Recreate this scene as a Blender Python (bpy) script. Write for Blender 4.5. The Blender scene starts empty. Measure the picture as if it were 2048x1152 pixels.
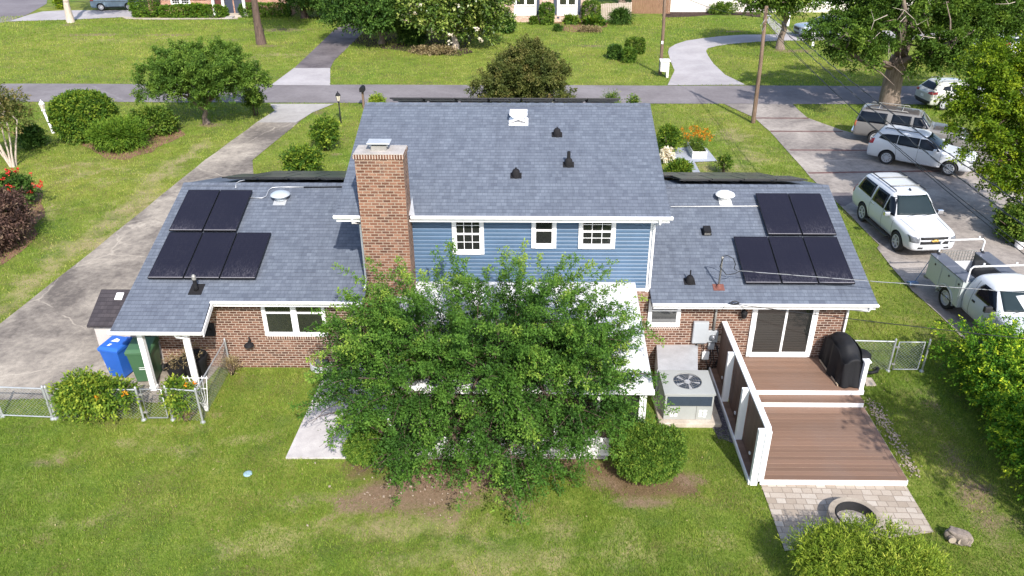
import bpy, bmesh, math, random
import numpy as np
from mathutils import Vector, Matrix, Euler
from mathutils.bvhtree import BVHTree
R = math.radians
SC = bpy.context.scene
COL = SC.collection
random.seed(7)

# ------------------------------------------------------------------ camera geometry (measured from the photograph)
F = 1594.0; PIT = R(28.32); YAW = R(0.6); CH = 13.65
PX = 1065 - F / math.cos(PIT) * math.tan(YAW); PY = 576.0
def ray(px, py):
    u = (px - PX) / F; v = (py - PY) / F
    c, s = math.cos(PIT), math.sin(PIT)
    x = u; y = c - v * s; z = -s - v * c
    cy, sy = math.cos(YAW), math.sin(YAW)
    return (cy * x - sy * y, sy * x + cy * y, z)
def G(px, py, z=0.0):
    r = ray(px, py); k = (z - CH) / r[2]
    return Vector((r[0] * k, r[1] * k, z))
def YP(px, py, Y):
    r = ray(px, py); k = Y / r[1]
    return Vector((r[0] * k, Y, CH + r[2] * k))
def XP(px, py, X):
    r = ray(px, py); k = X / r[0]
    return Vector((X, r[1] * k, CH + r[2] * k))
def PL(px, py, z0, y0, m):
    r = ray(px, py); k = (z0 - m * y0 - CH) / (r[2] - m * r[1])
    return Vector((r[0] * k, r[1] * k, CH + r[2] * k))

# ------------------------------------------------------------------ objects
WM = {}
def tag(o, label=None, cat=None, group=None, kind=None):
    if label: o['label'] = label
    if cat: o['category'] = cat
    if group: o['group'] = group
    if kind: o['kind'] = kind
    return o
def thing(name, label, cat, loc=(0, 0, 0), rz=0.0, group=None):
    o = bpy.data.objects.new(name, None); COL.objects.link(o)
    o.empty_display_size = 0.3
    o.location = loc; o.rotation_euler = (0, 0, rz)
    WM[o] = Matrix.Translation(Vector(loc)) @ Matrix.Rotation(rz, 4, 'Z')
    return tag(o, label, cat, group)
def kids(o): return [c for c in bpy.data.objects if c.parent == o]
def copy_tree(o, loc, rz, label, group=None, scale=None):
    def rec(s, parent):
        c = s.copy(); COL.objects.link(c); c.parent = parent
        for k in [k for k in ALLKIDS.get(s, [])]:
            rec(k, c)
        return c
    r = rec(o, None); r.location = loc; r.rotation_euler = (0, 0, rz)
    if scale: r.scale = scale
    return tag(r, label, None, group)
ALLKIDS = {}
def link(name, me, parent=None):
    o = bpy.data.objects.new(name, me); COL.objects.link(o)
    if parent is not None:
        o.parent = parent; ALLKIDS.setdefault(parent, []).append(o)
    return o

def face_uv(me):
    uvl = me.uv_layers.new(name='UVMap')
    n = len(me.loops)
    co = np.empty(len(me.vertices) * 3); me.vertices.foreach_get('co', co); co = co.reshape(-1, 3)
    li = np.empty(n, dtype=np.int64); me.loops.foreach_get('vertex_index', li)
    nf = len(me.polygons)
    nr = np.empty(nf * 3); me.polygons.foreach_get('normal', nr); nr = nr.reshape(-1, 3)
    lt = np.empty(nf, dtype=np.int64); me.polygons.foreach_get('loop_total', lt)
    ln = np.repeat(nr, lt, axis=0); p = co[li]
    a = np.abs(ln)
    uv = np.empty((n, 2))
    top = a[:, 2] > 0.75
    sx = a[:, 0] >= a[:, 1]
    uv[:, 0] = np.where(top, p[:, 0], np.where(sx, p[:, 1], p[:, 0]))
    cz = np.maximum(a[:, 2], 0.2)
    uv[:, 1] = np.where(top, p[:, 1] / cz, p[:, 2])
    uvl.data.foreach_set('uv', uv.ravel())

class MB:
    def __init__(s): s.v = []; s.f = []; s.m = []; s.cm = 0
    def mi(s, i): s.cm = i; return s
    def add(s, vs, fs):
        b = len(s.v); s.v += [tuple(v) for v in vs]
        for f in fs: s.f.append([b + i for i in f]); s.m.append(s.cm)
        return s
    def box(s, x0, x1, y0, y1, z0, z1):
        v = [(x, y, z) for z in (z0, z1) for y in (y0, y1) for x in (x0, x1)]
        return s.add(v, [(0, 2, 3, 1), (4, 5, 7, 6), (0, 1, 5, 4), (2, 6, 7, 3), (0, 4, 6, 2), (1, 3, 7, 5)])
    def obox(s, c, ax, ay, az):      # oriented box: centre + half axes
        c = Vector(c); ax = Vector(ax); ay = Vector(ay); az = Vector(az)
        v = [c + i * ax + j * ay + k * az for k in (-1, 1) for j in (-1, 1) for i in (-1, 1)]
        return s.add(v, [(0, 2, 3, 1), (4, 5, 7, 6), (0, 1, 5, 4), (2, 6, 7, 3), (0, 4, 6, 2), (1, 3, 7, 5)])
    def quad(s, a, b, c, d): return s.add([a, b, c, d], [(0, 1, 2, 3)])
    def prism(s, pts, d):            # polygon (3-D points, ccw seen from +d) extruded by vector d
        n = len(pts); d = Vector(d); p = [Vector(q) for q in pts]
        v = p + [q + d for q in p]
        f = [tuple(range(n - 1, -1, -1)), tuple(range(n, 2 * n))]
        f += [(i, (i + 1) % n, n + (i + 1) % n, n + i) for i in range(n)]
        return s.add(v, f)
    def tube(s, pts, r, n=8, caps=True):
        P = [Vector(p) for p in pts]; k = len(P)
        rs = r if isinstance(r, (list, tuple)) else [r] * k
        vs = []; t0 = None; u = None
        for i in range(k):
            t = (P[min(i + 1, k - 1)] - P[max(i - 1, 0)])
            if t.length < 1e-9: t = Vector((0, 0, 1))
            t.normalize()
            if u is None:
                u = t.orthogonal().normalized()
            else:
                u = (u - t * u.dot(t))
                if u.length < 1e-6: u = t.orthogonal()
                u.normalize()
            w = t.cross(u)
            for j in range(n):
                a = 2 * math.pi * j / n
                vs.append(P[i] + (u * math.cos(a) + w * math.sin(a)) * rs[i])
        fs = []
        for i in range(k - 1):
            for j in range(n):
                j2 = (j + 1) % n
                fs.append((i * n + j, i * n + j2, (i + 1) * n + j2, (i + 1) * n + j))
        if caps:
            fs.append(tuple(range(n - 1, -1, -1))); fs.append(tuple((k - 1) * n + j for j in range(n)))
        return s.add(vs, fs)
    def lathe(s, prof, c=(0, 0, 0), n=20, axis='Z', cap=True):   # prof: (r, h) pairs
        c = Vector(c); vs = []
        for (r, h) in prof:
            for j in range(n):
                a = 2 * math.pi * j / n
                x, y = r * math.cos(a), r * math.sin(a)
                q = (x, y, h) if axis == 'Z' else ((x, h, y) if axis == 'Y' else (h, x, y))
                vs.append(c + Vector(q))
        k = len(prof); fs = []
        for i in range(k - 1):
            for j in range(n):
                j2 = (j + 1) % n
                q = (i * n + j, i * n + j2, (i + 1) * n + j2, (i + 1) * n + j)
                fs.append(q if axis != 'Y' else q[::-1])
        if cap:
            a = tuple(range(n - 1, -1, -1)); b = tuple((k - 1) * n + j for j in range(n))
            fs.append(a if axis != 'Y' else a[::-1]); fs.append(b if axis != 'Y' else b[::-1])
        return s.add(vs, fs)
    def mesh(s, name, mats, smooth=False, uv=True):
        me = bpy.data.meshes.new(name)
        me.from_pydata(s.v, [], s.f)
        for m in (mats if isinstance(mats, (list, tuple)) else [mats]): me.materials.append(m)
        if s.m and max(s.m) > 0: me.polygons.foreach_set('material_index', s.m)
        if smooth: me.polygons.foreach_set('use_smooth', [True] * len(s.f))
        me.update()
        bm = bmesh.new(); bm.from_mesh(me); bmesh.ops.recalc_face_normals(bm, faces=bm.faces); bm.to_mesh(me); bm.free()
        return me
    def build(s, name, mats, parent=None, world=True, smooth=False, bevel=0.0, angle=None, seg=2):
        me = s.mesh(name, mats, smooth)
        face_uv(me)
        if parent is not None and world and parent in WM: me.transform(WM[parent].inverted())
        o = link(name, me, parent)
        if parent is not None: WM[o] = WM.get(parent, Matrix.Identity(4))
        if bevel:
            b = o.modifiers.new('bevel', 'BEVEL'); b.width = bevel; b.segments = seg; b.limit_method = 'ANGLE'; b.angle_limit = R(40)
        if angle is not None: smooth_angle(me, angle)
        return o
def smooth_angle(me, deg):
    bm = bmesh.new(); bm.from_mesh(me); a = R(deg)
    for f in bm.faces: f.smooth = True
    for e in bm.edges:
        if len(e.link_faces) == 2 and e.calc_face_angle(0) > a: e.smooth = False
    bm.to_mesh(me); bm.free()
def flat_sheet(name, pts, z, mat, kind='structure', thick=0.0, jit=0.0, sub=0.0, rng=None):
    P = [Vector((p[0], p[1])) for p in pts]
    if sub:
        Q = []
        rr = random.Random(len(pts) * 31 + int(abs(P[0].x) * 100))
        for i, a in enumerate(P):
            b = P[(i + 1) % len(P)]; n = max(1, int((b - a).length / sub))
            for k in range(n):
                q = a.lerp(b, k / n)
                Q.append(q + Vector((rr.uniform(-jit, jit), rr.uniform(-jit, jit))))
        P = Q
    ar = sum(P[i].x * P[(i + 1) % len(P)].y - P[(i + 1) % len(P)].x * P[i].y for i in range(len(P)))
    if ar < 0: P = P[::-1]
    m = MB()
    if thick: m.prism([(p.x, p.y, z - thick) for p in P], (0, 0, thick))
    else: m.add([(p.x, p.y, z) for p in P], [tuple(range(len(P)))])
    o = m.build(name, mat)
    if kind: o['kind'] = kind
    return o

# ------------------------------------------------------------------ materials
class NT:
    def __init__(s, name):
        s.m = bpy.data.materials.new(name); s.m.use_nodes = True
        s.t = s.m.node_tree; s.t.nodes.clear()
        s.out = s.n('ShaderNodeOutputMaterial'); s.b = s.n('ShaderNodeBsdfPrincipled')
        s.l(s.b.outputs[0], s.out.inputs[0])
    def n(s, ty, **kw):
        nd = s.t.nodes.new(ty)
        for k, v in kw.items(): setattr(nd, k, v)
        return nd
    def l(s, a, b): s.t.links.new(a, b)
    def set(s, nd, **kw):
        for k, v in kw.items(): nd.inputs[k.replace('_', ' ')].default_value = v
        return nd
    def co(s, kind='Object'):
        return s.n('ShaderNodeTexCoord').outputs[kind]
    def map(s, vec, scale=(1, 1, 1), loc=(0, 0, 0), rot=(0, 0, 0)):
        m = s.n('ShaderNodeMapping'); m.inputs['Scale'].default_value = scale; m.inputs['Location'].default_value = loc; m.inputs['Rotation'].default_value = rot
        s.l(vec, m.inputs['Vector']); return m.outputs[0]
    def noise(s, vec, scale, detail=4, rough=0.6, dist=0.0):
        n = s.n('ShaderNodeTexNoise'); s.set(n, Scale=scale, Detail=detail, Roughness=rough, Distortion=dist)
        if vec is not None: s.l(vec, n.inputs['Vector'])
        return n.outputs['Fac']
    def ramp(s, fac, stops, interp='LINEAR'):
        r = s.n('ShaderNodeValToRGB'); e = r.color_ramp.elements; r.color_ramp.interpolation = interp
        while len(e) < len(stops): e.new(0.5)
        for i, (p, c) in enumerate(stops):
            e[i].position = p
            e[i].color = (c, c, c, 1) if isinstance(c, (int, float)) else (c[0], c[1], c[2], 1)
        s.l(fac, r.inputs[0]); return r.outputs[0]
    def mix(s, fac, a, b, mode='MIX'):
        m = s.n('ShaderNodeMix'); m.data_type = 'RGBA'; m.blend_type = mode
        for sock, v in ((m.inputs[0], fac), (m.inputs[6], a), (m.inputs[7], b)):
            if isinstance(v, (int, float)): sock.default_value = v
            elif isinstance(v, (tuple, list)): sock.default_value = (v[0], v[1], v[2], 1)
            else: s.l(v, sock)
        return m.outputs[2]
    def math(s, op, a, b=None, clamp=False):
        m = s.n('ShaderNodeMath'); m.operation = op; m.use_clamp = clamp
        for i, v in enumerate((a, b)):
            if v is None: continue
            if isinstance(v, (int, float)): m.inputs[i].default_value = v
            else: s.l(v, m.inputs[i])
        return m.outputs[0]
    def bump(s, h, strength=0.3, dist=0.02):
        b = s.n('ShaderNodeBump'); b.inputs['Strength'].default_value = strength; b.inputs['Distance'].default_value = dist
        s.l(h, b.inputs['Height']); s.l(b.outputs[0], s.b.inputs['Normal']); return b
    def color(s, c):
        if isinstance(c, (tuple, list)): s.b.inputs['Base Color'].default_value = (c[0], c[1], c[2], 1)
        else: s.l(c, s.b.inputs['Base Color'])
    def p(s, rough=0.6, metal=0.0, spec=0.5, coat=0.0, ior=1.45):
        s.b.inputs['Roughness'].default_value = rough; s.b.inputs['Metallic'].default_value = metal
        s.b.inputs['Specular IOR Level'].default_value = spec; s.b.inputs['Coat Weight'].default_value = coat
        s.b.inputs['IOR'].default_value = ior
        if coat: s.b.inputs['Coat Roughness'].default_value = 0.04
        return s

def sg(r, g, b):       # sRGB 0-255 -> linear
    f = lambda c: (c / 255 / 12.92) if c <= 10 else (((c / 255) + 0.055) / 1.055) ** 2.4
    return (f(r), f(g), f(b))
def plain(name, c, rough=0.55, metal=0.0, spec=0.5, coat=0.0, var=0.12, scale=6.0, bump=0.0):
    t = NT(name); o = t.co('Object')
    n = t.noise(o, scale, 5, 0.65); n2 = t.noise(o, scale * 9, 3, 0.6)
    f = t.mix(0.35, n, n2)
    lo = tuple(x * (1 - var) for x in c); hi = tuple(min(1, x * (1 + var)) for x in c)
    t.color(t.ramp(f, [(0.3, lo), (0.7, hi)])); t.p(rough, metal, spec, coat)
    if bump: t.bump(n2, bump, 0.01)
    return t.m

def foliage(name, cols, trans=0.3, rough=0.6, spec=0.18):
    t = NT(name)
    a = t.n('ShaderNodeAttribute'); a.attribute_name = 'var'
    c = t.ramp(a.outputs['Fac'], [(i / (len(cols) - 1), k) for i, k in enumerate(cols)])
    t.color(c); t.p(rough, 0, spec)
    tr = t.n('ShaderNodeBsdfTranslucent'); 
    bc = t.mix(1.0, c, (1.5, 1.45, 0.55), 'MULTIPLY'); t.l(bc, tr.inputs[0])
    mx = t.n('ShaderNodeMixShader'); mx.inputs[0].default_value = trans
    t.l(t.b.outputs[0], mx.inputs[1]); t.l(tr.outputs[0], mx.inputs[2]); t.l(mx.outputs[0], t.out.inputs[0])
    return t.m

def mat_shingle(name, a, b, dark, w=0.19, rowh=0.145):
    t = NT(name); uv = t.co('UV')
    def br(ww, off, sq):
        n = t.n('ShaderNodeTexBrick'); n.offset = off; n.offset_frequency = 2; n.squash = sq; n.squash_frequency = 3
        t.set(n, Scale=1.0, Mortar_Size=0.006, Mortar_Smooth=0.2, Bias=0.0, Brick_Width=ww, Row_Height=rowh)
        t.l(uv, n.inputs['Vector']); n.inputs['Color1'].default_value = (0, 0, 0, 1); n.inputs['Color2'].default_value = (1, 1, 1, 1)
        n.inputs['Mortar'].default_value = (0.5, 0.5, 0.5, 1)
        return n
    n1 = br(w, 0.37, 0.7); n2 = br(w * 1.73, 0.61, 1.3)
    f = t.mix(0.45, n1.outputs['Color'], n2.outputs['Color'])
    o = t.co('Object')
    big = t.noise(o, 0.5, 4, 0.6); mid = t.noise(o, 2.2, 4, 0.6); gr = t.noise(o, 120, 2, 0.5)
    f2 = t.mix(0.16, f, t.ramp(mid, [(0.3, 0.0), (0.7, 1.0)]))
    c = t.ramp(f2, [(0.1, a), (0.5, tuple((x + y) / 2 for x, y in zip(a, b))), (0.9, b)])
    c = t.mix(t.ramp(big, [(0.42, 0.0), (0.75, 0.25)]), c, tuple(x * 0.8 + y * 0.2 for x, y in zip(a, (0.25, 0.22, 0.28))))
    c = t.mix(t.ramp(gr, [(0.35, 0.35), (0.65, 0.0)]), c, tuple(x * 0.55 for x in a))
    st = t.noise(t.map(uv, (2.6, 0.22, 1)), 1.6, 5, 0.7)
    c = t.mix(t.ramp(st, [(0.50, 0.0), (0.68, 0.34)]), c, tuple(x * 0.62 for x in a))
    # butt edge of every course: its shadow line, painted as a dark band
    sx = t.n('ShaderNodeSeparateXYZ'); t.l(uv, sx.inputs[0])
    fr = t.math('FRACT', t.math('DIVIDE', sx.outputs['Y'], rowh))
    butt = t.ramp(fr, [(0.0, 1.0), (0.10, 0.9), (0.16, 0.0)])
    wob = t.ramp(t.noise(uv, 9, 2, 0.5), [(0.3, 0.45), (0.62, 1.0)])
    c = t.mix(t.math('MULTIPLY', butt, t.math('MULTIPLY', wob, 0.62)), c, dark)
    c = t.mix(t.math('MULTIPLY', n1.outputs['Fac'], 0.35), c, dark)
    t.color(c); t.p(0.85, 0, 0.3)
    h = t.math('ADD', t.math('MULTIPLY', t.math('SUBTRACT', 1.0, fr), 0.8), t.math('MULTIPLY', gr, 0.3))
    t.bump(h, 0.45, 0.012)
    return t.m

def mat_brick(name, cols, mortar, bw=0.205, rh=0.082, ms=0.011, stain=None, white=0.0):
    t = NT(name); uv = t.co('UV'); o = t.co('Object')
    n = t.n('ShaderNodeTexBrick'); n.offset = 0.5
    t.set(n, Scale=1.0, Mortar_Size=ms, Mortar_Smooth=0.15, Bias=0.0, Brick_Width=bw, Row_Height=rh)
    uvd = t.n('ShaderNodeVectorMath'); uvd.operation = 'ADD'
    nz = t.n('ShaderNodeTexNoise'); t.set(nz, Scale=14, Detail=2); t.l(uv, nz.inputs['Vector'])
    sc = t.n('ShaderNodeVectorMath'); sc.operation = 'SCALE'; sc.inputs['Scale'].default_value = 0.008
    t.l(nz.outputs['Color'], sc.inputs[0]); t.l(uv, uvd.inputs[0]); t.l(sc.outputs[0], uvd.inputs[1])
    t.l(uvd.outputs[0], n.inputs['Vector'])
    n.inputs['Color1'].default_value = (0, 0, 0, 1); n.inputs['Color2'].default_value = (1, 1, 1, 1); n.inputs['Mortar'].default_value = (0.5, 0.5, 0.5, 1)
    mid = t.noise(o, 3.5, 4, 0.6); fine = t.noise(o, 60, 3, 0.6)
    f = t.mix(0.25, n.outputs['Color'], fine)
    c = t.ramp(f, [(0.12 + 0.76 * i / (len(cols) - 1), k) for i, k in enumerate(cols)])
    c = t.mix(t.ramp(mid, [(0.45, 0.0), (0.75, 0.4)]), c, tuple(x * 0.55 for x in cols[0]))
    if stain: c = t.mix(t.ramp(t.noise(o, 1.4, 6, 0.75, 0.4), [(0.52, 0.0), (0.68, 0.8)]), c, stain)
    mc = t.ramp(fine, [(0.3, tuple(x * 0.75 for x in mortar)), (0.7, mortar)])
    c = t.mix(n.outputs['Fac'], c, mc)
    t.color(c); t.p(0.85, 0, 0.3)
    t.bump(t.math('ADD', t.math('MULTIPLY', n.outputs['Fac'], -1.0), t.math('MULTIPLY', fine, 0.3)), 0.5, 0.008)
    return t.m

def mat_concrete(name, lo, hi, scale=0.45, crack=0.0, joint=0.0, dirt=None, thr=(0.38, 0.62)):
    t = NT(name); o = t.co('Object')
    big = t.noise(o, scale, 6, 0.62, 0.5); fine = t.noise(o, 35, 4, 0.7); mid = t.noise(o, 4, 5, 0.7)
    f = t.mix(0.3, big, mid)
    c = t.ramp(f, [(thr[0], lo), (thr[1], hi)])
    c = t.mix(t.ramp(fine, [(0.35, 0.35), (0.6, 0.0)]), c, tuple(x * 0.7 for x in lo))
    if dirt: c = t.mix(t.ramp(t.noise(o, 1.3, 6, 0.75, 1.0), [(0.55, 0.0), (0.72, 0.6)]), c, dirt)
    if crack:
        v = t.n('ShaderNodeTexVoronoi'); v.feature = 'DISTANCE_TO_EDGE'; v.inputs['Scale'].default_value = crack
        nz = t.n('ShaderNodeTexNoise'); t.set(nz, Scale=1.1, Detail=5); t.l(o, nz.inputs['Vector'])
        t.l(t.mix(0.35, o, nz.outputs['Color']), v.inputs['Vector'])
        k = t.ramp(v.outputs['Distance'], [(0.0, 0.7), (0.003, 0.5), (0.007, 0.0)])
        k = t.math('MULTIPLY', k, t.ramp(t.noise(o, 0.8, 3), [(0.42, 0.0), (0.55, 0.9)]))
        c = t.mix(k, c, hi)
    if joint:
        sx = t.n('ShaderNodeSeparateXYZ'); t.l(o, sx.inputs[0])
        fr = t.math('FRACT', t.math('DIVIDE', sx.outputs['Y'], joint))
        k = t.math('MULTIPLY', t.ramp(fr, [(0.0, 0.6), (0.008, 0.0)]), t.ramp(t.noise(o, 0.6, 3), [(0.4, 0.2), (0.6, 1.0)])); c = t.mix(k, c, hi)
    t.color(c); t.p(0.88, 0, 0.25); t.bump(fine, 0.25, 0.01)
    return t.m
M = {}
M['shingle'] = mat_shingle('roof_shingle', (0.096, 0.111, 0.144), (0.166, 0.190, 0.232), (0.028, 0.032, 0.042), w=0.15)
M['shingle_dark'] = mat_shingle('dark_shingle', (0.035, 0.03, 0.035), (0.07, 0.06, 0.065), (0.015, 0.013, 0.015))
M['shingle_grey'] = mat_shingle('grey_shingle', (0.12, 0.11, 0.10), (0.22, 0.20, 0.18), (0.05, 0.045, 0.04))
BR = [(0.070, 0.032, 0.022), (0.122, 0.056, 0.037), (0.162, 0.078, 0.051), (0.208, 0.112, 0.077)]
M['brick'] = mat_brick('red_brown_brick', BR, (0.42, 0.34, 0.28))
M['chimney_brick'] = mat_brick('chimney_brick', [(0.10, 0.044, 0.028), (0.170, 0.077, 0.048), (0.22, 0.105, 0.066), (0.28, 0.152, 0.10)], (0.345, 0.272, 0.21), stain=(0.07, 0.045, 0.04))
M['soldier_brick'] = mat_brick('soldier_brick', BR, (0.56, 0.47, 0.40), bw=0.07, rh=0.5)
M['brick_far_red'] = mat_brick('orange_red_brick', [(0.26, 0.09, 0.055), (0.40, 0.17, 0.10), (0.50, 0.25, 0.16)], (0.6, 0.5, 0.42))
M['brick_far_pink'] = mat_brick('pink_brick', [(0.34, 0.19, 0.14), (0.50, 0.32, 0.25), (0.6, 0.44, 0.36)], (0.66, 0.58, 0.5))
M['brick_white'] = mat_brick('white_painted_brick', [(0.66, 0.6, 0.54), (0.74, 0.69, 0.63), (0.78, 0.74, 0.69)], (0.62, 0.57, 0.52))
M['siding'] = plain('blue_vinyl', (0.068, 0.121, 0.198), 0.5, var=0.14, scale=1.6)
M['siding_white'] = plain('white_siding', (0.74, 0.71, 0.66), 0.5, var=0.05)
M['trim'] = plain('white_trim', (0.80, 0.79, 0.79), 0.45, var=0.04, scale=1.5)
M['trim_old'] = plain('weathered_white', (0.72, 0.71, 0.70), 0.55, var=0.1, scale=3)
M['roof_white'] = plain('white_insulated_roof', (0.62, 0.62, 0.63), 0.45, var=0.10, scale=1.2)
M['crown'] = plain('mortar_crown', (0.36, 0.33, 0.305), 0.85, var=0.35, scale=3)
M['galv'] = plain('galvanised_sheet', (0.46, 0.47, 0.49), 0.45, 0.25, var=0.2, scale=3)
M['steel'] = plain('fence_steel', (0.50, 0.51, 0.53), 0.45, 0.6, var=0.15, scale=9)
M['steel_dull'] = plain('weathered_steel', (0.30, 0.29, 0.27), 0.6, 0.4, var=0.25, scale=9)
M['fan_dome'] = plain('grey_fan_dome', (0.42, 0.46, 0.50), 0.45, 0.1, var=0.08)
M['white_dome'] = plain('white_fan_dome', (0.80, 0.79, 0.76), 0.45, var=0.05)
M['black'] = plain('black_plastic', (0.014, 0.014, 0.016), 0.65, var=0.2, spec=0.25)
M['black_rubber'] = plain('black_rubber_boot', (0.015, 0.0145, 0.016), 0.85, var=0.3, scale=12, spec=0.2)
M['rust'] = plain('rusty_flashing', (0.16, 0.06, 0.045), 0.8, var=0.3, scale=18)
M['cloth'] = plain('black_cover_cloth', (0.013, 0.013, 0.015), 0.7, var=0.3, scale=3, spec=0.3)
M['blue_plastic'] = plain('blue_bin_plastic', (0.025, 0.115, 0.46), 0.45, var=0.1, scale=3)
M['green_plastic'] = plain('green_bin_plastic', (0.055, 0.125, 0.062), 0.45, var=0.12, scale=3)
M['sticker'] = plain('white_sticker', (0.8, 0.8, 0.8), 0.5, var=0.03)
M['ac'] = plain('beige_grey_cabinet', (0.335, 0.345, 0.335), 0.5, var=0.08, scale=2)
M['ac_dark'] = plain('dark_coil', (0.035, 0.05, 0.075), 0.5, 0.2, var=0.25, scale=40)
M['grey_box'] = plain('grey_utility_paint', (0.36, 0.38, 0.40), 0.5, var=0.06)
M['beige_box'] = plain('beige_plastic', (0.46, 0.37, 0.27), 0.6, var=0.08)
M['asphalt'] = mat_concrete('road_asphalt', (0.150, 0.132, 0.135), (0.245, 0.222, 0.225), 0.22, crack=0.12, dirt=(0.13, 0.115, 0.115))
M['asphalt_cross'] = mat_concrete('side_road_asphalt', (0.15, 0.13, 0.14), (0.22, 0.20, 0.21), 0.25)
M['conc_old'] = mat_concrete('stained_concrete', (0.125, 0.107, 0.094), (0.48, 0.42, 0.345), 0.33, crack=0.33, joint=3.05, dirt=(0.09, 0.075, 0.072), thr=(0.40, 0.66))
M['conc_apron'] = mat_concrete('pale_concrete', (0.30, 0.28, 0.265), (0.42, 0.395, 0.37), 0.6)
M['conc_right'] = mat_concrete('parking_concrete', (0.125, 0.108, 0.102), (0.43, 0.38, 0.335), 0.28, crack=0.14, joint=0, dirt=(0.12, 0.10, 0.095), thr=(0.34, 0.62))
M['conc_dark'] = mat_concrete('dark_concrete', (0.095, 0.08, 0.085), (0.20, 0.175, 0.175), 0.4)
M['conc_new'] = mat_concrete('new_concrete', (0.32, 0.295, 0.30), (0.45, 0.42, 0.42), 0.35)
M['conc_patio'] = mat_concrete('patio_concrete', (0.40, 0.37, 0.37), (0.60, 0.57, 0.55), 0.6)
M['conc_pad'] = mat_concrete('pad_concrete', (0.34, 0.28, 0.22), (0.56, 0.50, 0.43), 1.2)
M['walk_grey'] = mat_concrete('blue_grey_paving', (0.27, 0.29, 0.33), (0.36, 0.38, 0.42), 0.8)
M['band'] = mat_concrete('red_brick_band', (0.12, 0.06, 0.055), (0.20, 0.12, 0.11), 1.2)
def mat_mulch(name, a, b, c3):
    t = NT(name); o = t.co('Object')
    v = t.n('ShaderNodeTexVoronoi'); v.inputs['Scale'].default_value = 28; t.l(t.map(o, (1, 2.2, 1), rot=(0, 0, 0.5)), v.inputs['Vector'])
    sp = t.n('ShaderNodeSeparateColor'); t.l(v.outputs['Color'], sp.inputs[0])
    c = t.ramp(sp.outputs[0], [(0.1, a), (0.55, b), (0.95, c3)])
    big = t.noise(o, 1.5, 4, 0.6)
    c = t.mix(t.ramp(big, [(0.4, 0.0), (0.7, 0.6)]), c, tuple(x * 0.45 for x in a))
    t.color(c); t.p(0.95, 0, 0.15); t.bump(sp.outputs[1], 0.7, 0.02); return t.m
M['mulch'] = mat_mulch('leaf_mulch', (0.13, 0.07, 0.045), (0.22, 0.125, 0.08), (0.34, 0.23, 0.16))
M['mulch_dark'] = mat_mulch('dark_mulch', (0.035, 0.022, 0.018), (0.07, 0.045, 0.038), (0.13, 0.085, 0.07))
M['mulch_red'] = mat_mulch('pine_straw', (0.15, 0.075, 0.05), (0.25, 0.14, 0.09), (0.34, 0.22, 0.15))
M['gravel'] = mat_mulch('dark_gravel', (0.05, 0.045, 0.055), (0.10, 0.09, 0.105), (0.2, 0.185, 0.2))
M['pebble'] = plain('pale_pebble', (0.34, 0.27, 0.215), 0.85, var=0.35, scale=9)

def mat_lawn():
    t = NT('lawn_grass'); o = t.co('Object')
    def at(n):
        a = t.n('ShaderNodeAttribute'); a.attribute_name = n; return a.outputs['Fac']
    big = t.noise(o, 0.18, 5, 0.6, 0.6); mid = t.noise(o, 1.1, 6, 0.68, 0.4); fine = t.noise(t.map(o, (1, 0.7, 1)), 26, 4, 0.75); vf = t.noise(o, 90, 2, 0.6)
    green = t.ramp(t.mix(0.5, mid, fine), [(0.36, (0.056, 0.102, 0.013)), (0.52, (0.136, 0.208, 0.030)), (0.66, (0.240, 0.300, 0.06))])
    yel = t.ramp(t.mix(0.5, mid, fine), [(0.36, (0.135, 0.16, 0.022)), (0.52, (0.255, 0.265, 0.052)), (0.66, (0.375, 0.352, 0.105))])
    straw = t.ramp(fine, [(0.32, (0.25, 0.20, 0.095)), (0.68, (0.46, 0.37, 0.21))])
    dirt = t.ramp(t.mix(0.4, fine, vf), [(0.35, (0.155, 0.092, 0.06)), (0.65, (0.33, 0.235, 0.17))])
    fy = t.math('ADD', t.ramp(big, [(0.36, 0.0), (0.66, 0.75)]), t.math('MULTIPLY', at('yellow'), 0.8), True)
    c = t.mix(fy, green, yel)
    pat = t.noise(t.map(o, loc=(7, 3, 0)), 0.55, 6, 0.72, 0.8)
    c = t.mix(t.ramp(pat, [(0.47, 0.0), (0.66, 0.62)]), c, t.ramp(fine, [(0.34, (0.10, 0.085, 0.030)), (0.66, (0.235, 0.195, 0.082))]))
    cool = t.noise(t.map(o, loc=(-4, 9, 0)), 0.8, 5, 0.7, 0.5)
    c = t.mix(t.ramp(cool, [(0.5, 0.0), (0.7, 0.6)]), c, t.ramp(fine, [(0.34, (0.038, 0.078, 0.018)), (0.66, (0.105, 0.165, 0.042))]))
    def thr(a, n, w=0.18):
        s = t.math('ADD', at(a), t.math('MULTIPLY', t.math('SUBTRACT', n, 0.5), 2.1))
        return t.ramp(s, [(0.5 - w, 0.0), (0.5 + w, 0.9)])
    c = t.mix(thr('dry', mid, 0.3), c, straw)
    c = t.mix(thr('litter', t.mix(0.3, mid, fine), 0.2), c, t.ramp(t.mix(0.6, fine, vf), [(0.33, (0.075, 0.042, 0.026)), (0.5, (0.16, 0.095, 0.06)), (0.68, (0.29, 0.20, 0.14))]))
    c = t.mix(thr('bare', t.mix(0.4, mid, fine), 0.16), c, dirt)
    tu = t.noise(t.map(o, (1, 0.55, 1)), 9, 6, 0.8)
    c = t.mix(t.ramp(tu, [(0.38, 0.5), (0.55, 0.0)]), c, t.mix(1.0, c, (0.5, 0.56, 0.45), 'MULTIPLY'))
    c = t.mix(t.ramp(vf, [(0.3, 0.5), (0.58, 0.0)]), c, t.mix(1.0, c, (0.4, 0.46, 0.35), 'MULTIPLY'))
    t.color(c); t.p(0.9, 0, 0.12)
    t.bump(t.math('ADD', fine, t.math('MULTIPLY', vf, 0.5)), 0.55, 0.04)
    return t.m
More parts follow.
